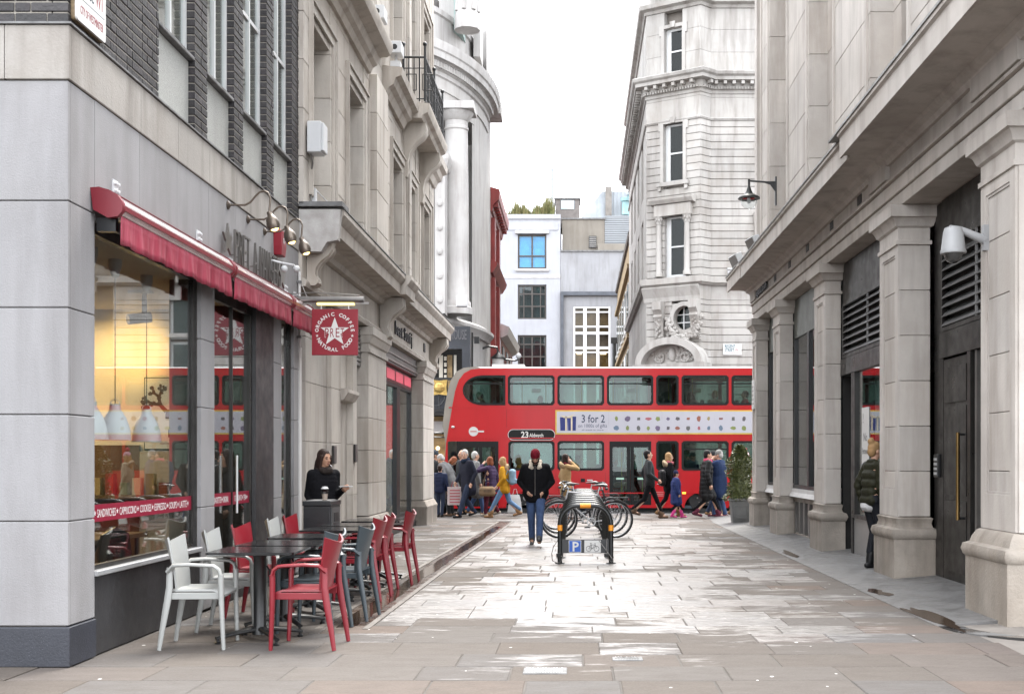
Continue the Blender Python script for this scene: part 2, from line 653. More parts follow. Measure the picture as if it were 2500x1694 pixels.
slabs.sort(key=slab_score)
rest = MB()
for i, (x0, x1, y0, y1) in enumerate(slabs):
    g = .003
    if i < 300:
        rot = (R(random.gauss(0, .22)), R(random.gauss(0, .22)), 0)
        piece('paving_slab', SLAB, pav, round(x0 + g, 2), round(x1 - g, 2), round(y0 + g, 2), round(y1 - g, 2), -.05, -.002 + random.uniform(-.0015, .0015), rot)
    else:
        t = random.uniform(-.002, .002)
        rest.box(x0 + g, x1 - g, y0 + g, y1 - g, -.05, t)
rest.build('distant_paving_slab', SLABS, pav, kind='stuff')

# drainage channel with standing rainwater, a line of setts along it
ch = struct(MB().prism([(g[0] + .055, g[2]) for g in GUT] + [(g[1] - .055, g[2]) for g in GUT[::-1]], lambda a, b, t: (a, b, t), -.06, -.0065).build('drainage_channel', CHANNEL))
EDGE = mat('worn_edging', (.14, .125, .11), .5, var=.2, scale=5, bump=.2, rnd=.1)
for k in (0, 1):
    for i in range(26):
        ya = 10.4 + i * .7
        xa, xb = gut_x(ya, k), gut_x(ya + .69, k)
        s_ = .055 if k == 0 else -.055
        MB().prism([(xa, ya), (xb, ya + .69), (xb + s_, ya + .69), (xa + s_, ya)], lambda a, b, t: (a, b, t), -.05, .002).build('edging_stone', EDGE, ch)
rw_ = random.Random(31)
ya = 10.5
while ya < 28:
    Lw = rw_.uniform(3, 6)
    n = 16
    ra, rb_ = [], []
    for i in range(n + 1):
        f = i / n
        yy = min(ya + Lw * f, 28.3)
        k = math.sin(math.pi * min(max(f, .02), .98)) ** .12
        xl, xr = gut_x(yy, 1) + .06, gut_x(yy, 0) - .06
        xm = xl + (xr - xl) * (.45 + .1 * math.sin(yy * 2))
        ra.append((xm + (xr - xm) * k * rw_.uniform(.75, 1), yy))
        rb_.append((xm + (xl - xm) * k * rw_.uniform(.75, 1), yy))
    struct(MB().prism(ra + rb_[::-1], lambda a, b, t: (a, b, t), -.006, -.002).build('gutter_water', WATER))
    ya += Lw + .06

# right-hand smooth paving, rising gently to the shop fronts
side = struct(MB().prism([(3.14, -.1), (3.14, -.012), (XR + .6, .055), (XR + .6, -.1)], lambda a, b, t: (a, t, b), 9.0, 32.6).build('side_pavement', JOINT))
corner = []
for i in range(13):
    yy = 10.6 - i * .3
    corner.append((side_x(yy), yy))
corner = [(9, 10.6)] + corner[::1] + [(9, corner[-1][1])]


def zside(x):
    return -.004 + max(0, min(x, XR + .6) - 3.14) * .09


y = 10.6
while y < 32.4:
    L = min(random.choice((1.2, 1.5, 1.8)), 32.58 - y)
    M_ = MB()
    xm = [(3.145, 3.145 + (4.3 - 3.145) * random.choice((.45, .5, .6)))]
    xm.append((xm[0][1], 4.34))
    for a, b in (xm if y > 17 else [(3.145, 4.34)]):
        M_ = MB()
        M_.add([(a + .003, y + .003, zside(a)), (b - .003, y + .003, zside(b)), (b - .003, y + L - .003, zside(b)), (a + .003, y + L - .003, zside(a)),
                (a + .003, y + .003, -.06), (b - .003, y + .003, -.06), (b - .003, y + L - .003, -.06), (a + .003, y + L - .003, -.06)],
               [(0, 1, 2, 3), (4, 5, 1, 0), (5, 6, 2, 1), (6, 7, 3, 2), (7, 4, 0, 3)])
        M_.build('paving_slab', SIDE, side)
    y += L
# the corner apron in front of the nearest pier
ap = MB()
ap.prism([(9.5, 10.58), (3.145, 10.58)] + [(side_x(10.5 - i * .25) + .01, 10.5 - i * .25) for i in range(15)] + [(9.5, 6.9)],
         lambda a, b, t: (a, b, t if t < 0 else zside(a) * (1 if a < 4.5 else 1)), -.06, .01)
ap.build('corner_apron', APRON, side)
bx('threshold', SIDE, side, XR + .55, 5.2, 10.6, 30, .02, .048)


def blob_sheet(name, cx, cy, rx, ry, z, seed, n=60, slant=0.0, zf=None):
    rr = random.Random(seed)
    ph = [rr.uniform(0, 6.28) for _ in range(8)]
    pts = []
    for i in range(n):
        a = 2 * math.pi * i / n
        k = 1 + sum(math.sin(a * (j + 2) + ph[j]) * .28 / (j + 1) for j in range(8))
        px, py = rx * k * math.cos(a), ry * k * math.sin(a)
        pts.append((cx + px + slant * py, cy + py))
    f = zf or (lambda x: z)
    mb = MB()
    mb.prism(pts, lambda a, b, t: (a, b, f(a) + t), .0005, .0035)
    o = mb.build(name, WATER)
    return struct(o)


blob_sheet('rain_puddle', 3.25, 11.1, .07, .95, 0, 4, slant=-.03, zf=zside)
blob_sheet('rain_puddle', 3.28, 13.2, .08, .30, 0, 5, zf=zside)
blob_sheet('rain_puddle', 3.26, 18.6, .08, .5, 0, 6, zf=zside)

# two cast covers let into the slabs
for (u, v, w, l, lab) in ((1331, 1637, .30, .22, 'worn pale utility cover in the paving, the nearer of two by the bottom edge'),
                         (1532, 1608, .22, .13, 'dark utility cover in the paving, the smaller and farther of two')):
    d = F * H / (v - V0)
    x = XU(u, d)
    t = thing('utility_cover', lab, 'manhole cover', (x, d, 0), group='small utility covers in the paving')
    big = w > .25
    MB().rect(-w / 2, w / 2, -l / 2, l / 2, [(0, -.03), (0, .004), (-.006, .007)]).build('frame', LEAD, t)
    mb = MB()
    rr = random.Random(2)
    for i in range(14 if big else 9):
        a = -w / 2 + .02 + (w - .04) * i / (14 if big else 9)
        for q in range(3):
            b = -l / 2 + .02 + (l - .05) * q / 3 + rr.random() * .01
            mb.box(a, a + .010, b, b + rr.choice((.02, .035, .05)), .006, .011)
    mb.build('raised_pattern', ALU if big else GREYM, t)
# ------------------------------------------------------------------ corner café building (left, nearest)
cafe = thing('cafe_building', 'corner café building with grey panelled shopfront and charcoal brick above', 'building', (XL, 8.48, 0))


def cpart(name, m, *b, bevel=0, kind=None):
    """box in world coordinates, parented to the café"""
    o = bx(name, m, cafe, b[0] - XL, b[1] - XL, b[2] - 8.48, b[3] - 8.48, b[4], b[5], bevel, kind)
    return o


def cbuild(mb, name, m, parent=None, **k):
    mb.v = [(x - XL, y - 8.48, z) for x, y, z in mb.v]
    return mb.build(name, m, parent or cafe, **k)


def cpiece(name, m, x0, x1, y0, y1, z0, z1, parent=None):
    return piece(name, m, parent or cafe, x0 - XL, x1 - XL, y0 - 8.48, y1 - 8.48, z0, z1)


Y0, Y1 = 8.48, 15.46
XI = XL - .30
# carcass behind the cladding
core = MB()
core.box(-12, XL - .04, Y0 + .04, Y0 + .35, 0, 9)                    # front wall (faces the camera street)
core.box(XI, XL - .04, Y0 + .35, 8.93, 0, 9)
core.box(XI, XL - .04, 8.93, Y1, 3.22, 4.5)
core.box(XI, XL - .13, 8.93, Y1, 4.5, 9)
core.box(XI, XL - .04, 11.46, 11.88, 0, 3.22)
core.box(XI, XL - .04, 14.18, 14.57, 0, 3.22)
core.box(XI, XL - .04, 15.2, Y1, 0, 3.22)
core.box(-12, XI - .01, Y0 + .35, Y1, 8.8, 9)
cbuild(core, 'wall', JOINT)
# plinth, stall riser, sill
cpiece('plinth', PLINTH, -12, XL + .015, Y0 - .015, Y0 + .033, 0, .28)
cpiece('plinth', PLINTH, XL - .035, XL + .012, Y0 + .036, 8.94, 0, .28)
cpiece('stall_riser', RISER, XL - .12, XL - .01, 8.945, 11.455, 0, .585)
cpiece('window_sill', ALU, XL - .16, XL + .02, 8.945, 11.455, .588, .63)
cpiece('stall_riser', RISER, XL - .10, XL - .02, 11.89, 13.39, 0, .09)
cpiece('stall_riser', RISER, XL - .10, XL - .02, 14.58, 15.18, 0, .50)
# rendered panels
zs = [.285, 1.02, 1.77, 2.52, 3.27, 4.115]
for a, b in zip(zs, zs[1:]):
    cpiece('wall_panel', RENDER, -5.9, XL, Y0, Y0 + .038, a + .003, b - .003)
    cpiece('wall_panel', RENDER, -8.3, -5.906, Y0, Y0 + .038, a + .003, b - .003)
    cpiece('wall_panel', RENDER, XL - .036, XL, Y0 + .041, 8.94, a + .003, b - .003)
for (ya, yb) in ((11.46, 11.885), (14.18, 14.57), (15.2, 15.455)):
    q = [0.02, 1.0, 1.95, 2.6, 3.22]
    for a, b in zip(q, q[1:]):
        cpiece('wall_panel', RENDER, XL - .036, XL, ya, yb, a + .002, b - .002)
ys = [8.945, 9.86, 10.78, 11.70, 12.62, 13.54, 14.46, 15.455]
for a, b in zip(ys, ys[1:]):
    cpiece('wall_panel', RENDER, XL - .036, XL, a + .002, b - .002, 3.22, 4.115)
# dark slate column beside the entrance
cpiece('dark_column', RISER, XL - .5, XL + .005, 13.40, 14.175, 0, 3.22)
# pale stone band with coping
for a, b in zip([Y0] + ys[1:-1], ys[1:]):
    cpiece('band_stone', BANDST, XL - .05, XL + .012, (a if a > 8.5 else Y0 + .03) + .002, b - .002, 4.118, 4.50)
for a, b in ((-4.02, XL + .012), (-5.7, -4.026), (-7.6, -5.706)):
    cpiece('band_stone', BANDST, a, b - .0, Y0 - .012, Y0 + .028, 4.118, 4.50)
cbuild(MB().box(XL - .12, XL + .03, Y0 + .03, Y1, 4.502, 4.516), 'coping', LEAD)
cbuild(MB().box(-8, XL + .03, Y0 - .03, Y0 + .028, 4.502, 4.516), 'coping', LEAD)
# brickwork: one object per brick for the ones that show largest, the rest in one part
CH = .0752
regions = [  # (face, a0, a1)  face 'x': plane x, runs along y ; 'y': plane y, runs along x
    ('x', XL, Y0 + .10, 10.31), ('x', XL, 11.28, 11.66), ('x', XL, 12.57, 12.91), ('x', XL, 13.88, 14.20), ('x', XL, 15.10, Y1)]
br = []
for c in range(58):
    z = 4.52 + c * CH
    for face, X, a0, a1 in regions:
        p = a0
        i = 0
        header = c % 2
        w_ = a1 - a0
        while p < a1 - .02:
            L = .1025 if (header and i % 2 == 0) or (not header and (i % 3 == 2) and w_ > .5) else .215
            if w_ < .5:
                L = (w_ - .01) / 2 if header else (w_ if w_ < .30 else (.215 if i == 0 else w_ - .225))
                if header and i == 1: L = w_ - (w_ - .01) / 2 - .01
            e = min(p + L, a1)
            br.append(('x', X - .1, X + random.uniform(-.003, .002), p, e, z, z + .065))
            p = e + .010
            i += 1
        # returns of the piers, seen from the street end
        if a0 > 11:
            br.append(('s', X - .129, X - .104, a0, a0 + .1, z, z + .065))
    p = -8.0 + (.11 if c % 2 else 0)
    while p < XL - .02:
        L = .1025 if (c % 2 and random.random() < .5) else .215
        e = min(p + L, XL)
        if XL - e < .05: e = XL
        br.append(('y', p, e, Y0 + random.uniform(-.002, .003), Y0 + .1, z, z + .065))
        p = e + .01


def br_score(b):
    y = (b[3] + b[4]) / 2
    z = (b[5] + b[6]) / 2
    x = (b[1] + b[2]) / 2
    u = U0 + F * x / y
    v = V0 - (z - H) / y * F
    return y + (50 if v < -12 or u < -20 else 0) + (20 if b[0] == 's' else 0)


br.sort(key=br_score)
rest = MB()
for i, b in enumerate(br):
    if i < 300:
        cpiece('brick', BRICK, b[1], b[2], round(b[3], 3), round(b[4], 3), b[5], b[6])
    else:
        rest.box(*b[1:])
BRS = mat('charcoal_brick_rest', (.019, .018, .020), .55, var=.3, scale=8, bump=.4, bscale=45, col2=(.034, .029, .030))
nt_ = BRS.node_tree
cbuild(rest, 'upper_brick', BRS, kind='stuff')
mo = MB()
mo.box(XL - .11, XL - .008, Y0 + .008, 10.30, 4.517, 8.9)
mo.box(-8, XL - .12, Y0 + .008, Y0 + .039, 4.517, 8.9)
for a, b in ((11.288, 11.652), (12.578, 12.902), (13.888, 14.192), (15.108, Y1)):
    mo.box(XL - .125, XL - .008, a, b, 4.517, 8.9)
cbuild(mo, 'mortar', MORTAR)
# spandrels and first-floor windows between the brick piers
for i, (a, b) in enumerate(((10.315, 11.275), (11.665, 12.565), (12.915, 13.875), (14.205, 15.095))):
    cpiece('spandrel_panel', MOSAIC, XL - .12, XL - .06, a, b, 4.52, 5.17)
    cpiece('sill', LEAD, XL - .12, XL + .0, a, b, 5.172, 5.21)
    w = MB()
    xf0, xf1 = XL - .115, XL - .075
    for (p, q) in ((a, a + .045), (b - .045, b), (a + (b - a) * .52, a + (b - a) * .52 + .04)):
        w.box(xf0, xf1, p, q, 5.212, 8.5)
    fr = cbuild(w, 'window', WHITEFR)
    g = MB()
    m_ = a + (b - a) * .52
    for p, q in ((a + .045, m_), (m_ + .04, b - .045)):
        for z_ in (5.212, 6.32, 7.5):
            g.box(xf0 + .004, xf1 - .004, p + .001, q - .001, z_, z_ + .045)
    cbuild(g, 'transom', WHITEFR, fr)
    for p, q in ((a + .045, m_), (m_ + .04, b - .045)):
        cbuild(MB().box(xf0 + .012, xf0 + .018, p, q, 5.26, 8.5), 'pane', GLASS, fr)
# rooms behind the first-floor windows: pale blinds and a lit ceiling
cpart('upper_room_wall', CREAM, -6.5, -6.4, 9, Y1 - .05, 4.6, 8.6)
cpart('upper_room_ceiling', CREAM, -6.4, XI - .01, 9, Y1 - .05, 8.6, 8.7)
cpart('upper_room_floor', DARKIN, -6.4, XI - .01, 9, Y1 - .05, 4.5, 4.6)
cpart('blind', CREAM, XI + .10, XI + .105, 10.75, 11.22, 5.25, 8.4)
cpart('wall', CREAM, -6.4, XI, Y1 - .04, Y1, 4.6, 8.6)

# shop windows
wf = MB()
wf.box(XL - .09, XL - .04, 8.945, 8.985, .63, 3.22)
wf.box(XL - .09, XL - .04, 11.36, 11.455, .63, 3.22)
wf.box(XL - .09, XL - .04, 8.985, 11.36, 3.14, 3.22)
wf.box(XL - .09, XL - .04, 8.985, 11.36, .63, .665)
sw = cbuild(wf, 'shop_window', BRONZE)
cbuild(MB().box(XL - .068, XL - .062, 8.985, 11.36, .665, 3.14), 'pane', GLASS, sw)
wf = MB()
wf.box(XL - .09, XL - .04, 11.89, 11.93, .09, 3.22)
wf.box(XL - .09, XL - .04, 13.36, 13.395, .09, 3.22)
wf.box(XL - .09, XL - .04, 11.93, 13.36, 3.05, 3.22)
wf.box(XL - .085, XL - .045, 12.66, 12.675, .09, 3.05)
sd_ = cbuild(wf, 'shop_door', BRONZE)
for a, b in ((11.93, 12.66), (12.675, 13.36)):
    cbuild(MB().box(XL - .068, XL - .062, a, b, .09, 3.05), 'pane', GLASS, sd_)
cbuild(MB().tube([(XL + .02, 12.60, .9), (XL + .02, 12.60, 1.5)], .012), 'handle', ALU, sd_)
wf = MB()
wf.box(XL - .09, XL - .04, 14.58, 14.62, .50, 3.22)
wf.box(XL - .09, XL - .04, 15.14, 15.19, .50, 3.22)
sw2 = cbuild(wf, 'shop_window', BRONZE)
cbuild(MB().box(XL - .068, XL - .062, 14.62, 15.14, .50, 3.22), 'pane', GLASS, sw2)
# red vinyl band with lettering across the glass
for (a, b, z0, z1, s) in ((8.99, 11.355, .985, 1.115, '\u2605 SANDWICHES \u2605 CAPPUCCINO \u2605 COOKIES \u2605 ESPRESSO \u2605 SOUPS \u2605 LATTE \u2605'),
                          (11.935, 12.655, .985, 1.115, '\u2605 BAGUETTES \u2605 ORIGINAL'), (12.68, 13.355, .985, 1.115, 'CROISSANTS \u2605 TEA \u2605')):
    o = cbuild(MB().box(XL - .0595, XL - .058, a, b, z0, z1), 'vinyl_band', BANDRED, sw if a < 10 else sd_)
    parts = s.split('\u2605')
    mbt = MB()
    # words, with small stars between them
    words = [w for w in parts]
    tot = sum(len(w) for w in words) + 1.2 * (len(words) - 1)
    u_ = (b - a - .16) / tot
    pos = a + .08
    for k, w in enumerate(words):
        st = w.strip()
        if st:
            text_mb(mbt, st, .088, (XL - .0575, pos + u_ * .7, z0 + .032), 'L', .0004, width=max(.02, (len(w) - 1.2) * u_))
        pos += len(w) * u_
        if k < len(words) - 1:
            mbt.prism(star_pts(.024), fplane((XL - .0575, pos + u_ * .6, z0 + .065), 'L'), 0, .0006)
            pos += 1.2 * u_
    cbuild(mbt, 'lettering', SIGNW, o)

# ---- room seen through the glass
cpart('room_floor', WOOD, -9, XI + .24, 8.9, Y1, .0, .02)
cpart('room_ceiling', CREAM, -9, XI + .2, 8.9, Y1, 3.16, 3.2)
cpart('room_wall', CREAM, -9.1, -9, 8.9, Y1, 0, 3.16)
cpart('room_wall', CREAM, -5.75, XI + .02, 13.75, 13.85, .02, 3.16)
cpart('room_wall', mat('brown_panel', (.20, .12, .07), .6, var=.2), -9, -5.75, 15.2, 15.3, .02, 3.16)
cpart('wainscot', mat('chestnut_panel', (.15, .085, .05), .5, var=.3, scale=2), -5.74, -4.98, 13.70, 13.745, .02, 1.62)
cpart('wainscot', mat('beige_panel', (.36, .32, .26), .6, var=.1), -4.975, XI, 13.70, 13.735, .02, 1.55)
cpart('ledge', WOOD, -5.7, -4.5, 13.5, 13.69, 1.02, 1.06)
for i_ in range(7):
    cpart('jar', mat('jar_%s' % 'abcdefg'[i_], [(.3, .12, .04), (.4, .3, .15), (.25, .05, .04), (.1, .12, .06), (.45, .4, .3), (.3, .2, .05), (.2, .06, .03)][i_], .35), -5.6 + i_ * .15, -5.51 + i_ * .15, 13.54, 13.64, 1.061, 1.2 + .05 * (i_ % 3))
cpart('back_counter', WOOD, -8.2, -5.9, 14.2, 14.7, .02, 1.15)
cpart('menu_board', SIGNRED, -8.6, -5.9, 15.15, 15.19, 1.75, 2.3)
cpart('door_side_panel', mat('sage_panel', (.33, .38, .34), .6, var=.05), -3.97, XL - .10, 13.42, 13.47, .02, 3.14)
cpart('display_shelf', WOOD, -8.9, -6.2, 15.0, 15.19, 1.35, 1.40)

# things in the window
def pendant(u, v_bot, d, lit, lab):
    x, z = XU(u, d), ZV(v_bot, d)
    t = thing('pendant_lamp', lab, 'lamp', (x, d, z), group='white pendant lamps in the café window')
    MB().lathe([(.132, 0), (.130, .03), (.125, .07), (.112, .13), (.09, .19), (.062, .235), (.046, .262), (.044, .305), (.0, .306)], n=24, cap=False).build('lamp_shade', WHITEP, t, smooth=40)
    MB().tube([(0, 0, .30), (0, 0, 3.14 - z)], .004, 6).build('cord', BLACKM, t)
    MB().tube([(-.04, 0, .29), (-.035, 0, .33), (0, 0, .35), (.035, 0, .33), (.04, 0, .29)], .004, 6).build('hoop', ALU, t)
    MB().lathe([(.0, 3.10 - z - .11), (.03, 3.10 - z - .09), (.055, 3.10 - z), (.055, 3.158 - z)], n=14, cap=False).build('ceiling_rose', WHITEP, t, smooth=40)
    MB().sphere((0, 0, .10), .045).build('bulb', glow('warm_bulb', (1, .62, .25), 2.5 if lit else .6), t)
    return t


pendant(281, 1074, 10.3, False, 'white bell pendant lamp in the café window, the nearer one over the counter')
pendant(358, 1079, 11.2, True, 'white bell pendant lamp in the café window, hanging in front of the tree poster')
pendant(222, 1073, 9.7, False, 'white bell pendant lamp half hidden behind the grey corner pier')
pl = bpy.data.lights.new('cafe_lamp', 'AREA')
pl.energy = 25
pl.size = 1.6
pl.color = (1, .66, .30)
po = bpy.data.objects.new('cafe_lamp', pl)
po.location = (-6.2, 12.6, 3.05)
C.objects.link(po)
pl2 = bpy.data.lights.new('wall_spot', 'SPOT')
pl2.energy = 22
pl2.spot_size = R(52)
pl2.spot_blend = .8
pl2.color = (1, .60, .16)
pl2.shadow_soft_size = .08
po2 = bpy.data.objects.new('wall_spot', pl2)
po2.location = (-4.75, 12.7, 2.75)
po2.rotation_euler = Vector((-.25, 1.0, -.05)).to_track_quat('-Z', 'Y').to_euler()
C.objects.link(po2)

t = thing('track_spotlight', 'grey cylinder spotlight fixed under the café ceiling', 'spotlight', (-4.42, 12.2, 3.16))
MB().box(-.12, .12, -.03, .03, -.03, -.001).build('track', WHITEP, t)
MB().box(.02, .06, -.02, .02, -.28, -.03).build('bracket', GREYM, t)
MB().tube([(-.10, -.08, -.30), (.08, .06, -.26)], .055, 12).build('lamp_head', GREYM, t, smooth=40)

t = thing('poster', 'framed poster of a gnarled brown tree on the café wall', 'poster', (-4.65, 13.74, 1.58))
PW, PH = .55, .80
MB().box(-PW / 2, PW / 2, -.012, 0, 0, PH).build('print', SIGNW, t)
MB().box(-PW / 2 - .01, PW / 2 + .01, -.006, .002, -.02, PH + .01).build('frame', BRONZE, t)
tree = MB()
rr = random.Random(5)


def branch(x, z, a, L, r, dep):
    x2, z2 = x + math.cos(a) * L, z + math.sin(a) * L
    nx, nz = -math.sin(a), math.cos(a)
    tree.add([(x + nx * r, -.0135, z + nz * r), (x - nx * r, -.0135, z - nz * r), (x2 - nx * r * .8, -.0135, z2 - nz * r * .8), (x2 + nx * r * .8, -.0135, z2 + nz * r * .8)], [(0, 1, 2, 3)])
    for _ in range(3):
        kx, kz = x2 + rr.uniform(-.02, .02), z2 + rr.uniform(-.02, .02)
        kr = rr.uniform(.012, .026)
        tree.add([(kx + kr * math.cos(q), -.0138 - rr.random() * .0006, kz + kr * math.sin(q)) for q in [j * 1.047 for j in range(6)]], [(0, 1, 2, 3, 4, 5)])
    if dep:
        branch(x2, z2, a + rr.uniform(.35, .8), L * .78, r * .8, dep - 1)
        branch(x2, z2, a - rr.uniform(.2, .7), L * .78, r * .8, dep - 1)


for s_ in (-1, 1):
    branch(s_ * .03, .42, R(90 - s_ * 42), .11, .026, 3)
branch(0, .34, R(90), .09, .045, 0)
tree.build('tree_picture', mat('poster_brown', (.11, .055, .035), .7), t)
text_mb(MB(), 'Full', .13, (-.02, -.0125, .13), 'C', .0004).build('lettering', SIGNBLK, t)
text_mb(MB(), 'salad made from the nuts', .04, (-.10, -.0125, .05), 'C', .0004, width=.30).build('lettering', SIGNRED, t)

t = thing('notice', 'blue and red notice on the pale side of the café doorway', 'notice', (-3.83, 13.41, 1.42))
MB().box(-.12, .12, -.004, 0, 0, .26).build('blue_panel', SIGNBLUE, t)
MB().box(-.12, .12, -.004, 0, -.10, -.004).build('red_panel', SIGNRED, t)
mbx = MB()
for i in range(4):
    mbx.box(-.10, .09 - .03 * (i % 2), -.006, -.0045, .04 + i * .05, .05 + i * .05)
for i in range(2):
    mbx.box(-.10, .08, -.006, -.0045, -.08 + i * .04, -.07 + i * .04)
mbx.build('lettering', SIGNW, t)
t = thing('window_table', 'dark wooden table inside the café window', 'table', (-4.45, 10.6, .02))
MB().box(-.35, .35, -.9, .9, .71, .75).build('tabletop', WOOD, t)
for sx, sy in ((-1, -1), (1, -1), (1, 1), (-1, 1)):
    MB().tube([(sx * .28, sy * .8, 0), (sx * .28, sy * .8, .71)], .02, 8).build('leg', BLACKM, t)
bent = None
for i, (x, y, rz, lab) in enumerate(((-4.05, 9.45, 20, 'dark bentwood café chair inside, nearest the glass by the grey pier'),
                                     (-4.15, 10.4, 160, 'dark bentwood café chair inside, beside the wooden table'),
                                     (-5.0, 11.3, -60, 'dark bentwood café chair inside, beyond the wooden table'))):
    if bent is None:
        bent = thing('inside_chair', lab, 'chair', group='dark chairs inside the café')
        MB().lathe([(.2, .43), (.21, .45), (.2, .465)], n=18).build('seat', WOOD, bent)
        MB().tube([(-.19 * math.cos(a), .20 * math.sin(a) - .0, .45 + .40 * math.sin(max(0, math.pi * (k / 10)))) for k, a in [(k, R(-80 + 16 * k)) for k in range(11)]], .014, 6).build('backrest', BLACKM, bent, smooth=60)
        mbq = MB()
        mbq.prism([(-.17, .46), (.17, .46), (.2, .62), (.16, .80), (0, .86), (-.16, .80), (-.2, .62)], lambda a, b, t_: (-.2 - .0 + t_, a, b), -.012, .012)
        mbq.build('back_panel', BLACKM, bent)
        for sx, sy in ((-1, -1), (1, -1), (1, 1), (-1, 1)):
            MB().tube([(sx * .19, sy * .19, 0), (sx * .14, sy * .14, .44)], .014, 6).build('leg', BLACKM, bent)
        o = bent
    else:
        o = copy_tree(bent)
        o['label'] = lab
    o.location = (x, y, .02)
    o.rotation_euler = (0, 0, R(rz))

# ---- awnings
def awning(y0, y1, lab, ends=True):
    t = thing('awning', lab, 'awning', (XL, y0, 3.24), group='red awnings over the café front')
    L = y1 - y0
    prof = [(0.0, .20), (.06, .205), (.13, .185), (.19, .15), (.225, .10), (.222, .04), (.19, .005), (.12, -.005), (.02, .05)]
    cap = [(a * 1.06, b * 1.08 - .008) for a, b in prof]
    MB().exty(prof, .05, L - .05).build('cassette', CHROME, t, smooth=50)
    MB().exty([(.0, .21), (.135, .196), (.135, .188), (0, .2)], .05, L - .05).build('red_cover', AWNRED, t)
    MB().exty(cap, 0, .052).build('end_cap', AWNRED, t, smooth=50)
    MB().exty(cap, L - .052, L).build('end_cap', AWNRED, t, smooth=50)
    MB().exty([(.215, .05), (.232, .05), (.232, .085), (.215, .085)], .06, L - .06).build('front_bar', AWNRED, t)
    rr = random.Random(int(y0 * 10))
    n = int(L / .03)
    vs, fs = [], []
    ph = rr.random() * 6
    for i in range(n + 1):
        yy = .06 + (L - .12) * i / n
        for j in range(5):
            zz = -.205 * j / 4
            amp = .011 * (j / 4) ** .8
            vs.append((.205 + amp * (math.sin(yy * 21 + ph + math.sin(yy * 5) * 1.3) + .6 * math.sin(yy * 47 + ph * 2)), yy, zz + .01 - .012 * abs(math.sin(yy * 4.2 + ph)) * j / 4))
    for i in range(n):
        for j in range(4):
            fs.append((i * 5 + j, i * 5 + j + 1, i * 5 + j + 6, i * 5 + j + 5))
    o = MB().add(vs, fs).build('valance', VALANCE, t, smooth=60)
    so = o.modifiers.new('thickness', 'SOLIDIFY')
    so.thickness = .003
    for yy in (.10, L - .10):
        MB().box(.02, .16, yy - .03, yy + .03, -.10, .0).build('arm_bracket', BLACKP, t)
    return t


awning(8.86, 11.80, 'long red awning with crumpled valance over the big café window')
awning(11.82, 14.26, 'red awning in the middle, over the café doorway')
awning(14.28, 15.42, 'short red awning at the far end beside the square hanging sign')

# ---- bolt plates
plate = None
for i, (y, z, lab) in enumerate(((9.32, 3.52, 'white six-bolt wall plate above the near end of the long awning'),
                                 (11.36, 3.52, 'white six-bolt wall plate left of the raised shop lettering'),
                                 (12.42, 3.44, 'white six-bolt wall plate under the first raised letters'),
                                 (14.10, 3.44, 'white six-bolt wall plate below the star that ends the lettering'),
                                 (14.72, 3.50, 'white six-bolt wall plate above the short awning'),
                                 (15.22, 3.48, 'white six-bolt wall plate next to the downpipe'))):
    if plate is None:
        plate = thing('bolt_plate', lab, 'wall plate', group='white bolt plates on the café wall')
        MB().box(0, .012, -.05, .05, -.085, .085).build('plate', WHITEP, plate)
        for a in (-.025, .025):
            for b in (-.055, 0, .055):
                MB().lathe([(.014, .012), (.014, .032), (.008, .036)], (0, a, b), 8, 'X').build('bolt', WHITEP, plate)
        o = plate
    else:
        o = copy_tree(plate)
        o['label'] = lab
    o.location = (XL + .001, y, z)

# ---- raised wall lettering
t = thing('wall_lettering', 'raised dark metal shop lettering between two stars above the awning', 'lettering', (XL, 12.1, 3.5))
words = [('PRET', 12.36, 12.98), ('A', 13.12, 13.25), ('MANGER', 13.36, 14.22)]
LETT = mat('letter_metal', (.16, .15, .14), .35, .5, var=.2)
for w, a, b in words:
    st = (b - a) / len(w)
    for i, chh in enumerate(w):
        mb = text_mb(MB(), chh, .53, (.055, a + st * i - 12.1, -.035), 'L', .012, width=st * .80, bold=-.012)
        o = mb.build('letter', LETT, t)
        MB().tube([(0, a + st * (i + .4) - 12.1, .06), (.045, a + st * (i + .4) - 12.1, .06)], .006, 6).build('stand_off', LETT, o)
for yy, z_ in ((12.14, .16), (14.36, .14)):
    MB().prism(star_pts(.17, .45), lambda a, b, t_, yy=yy, z_=z_: (t_, yy - 12.1 + a, z_ + b), .045, .065).build('star', LETT, t)

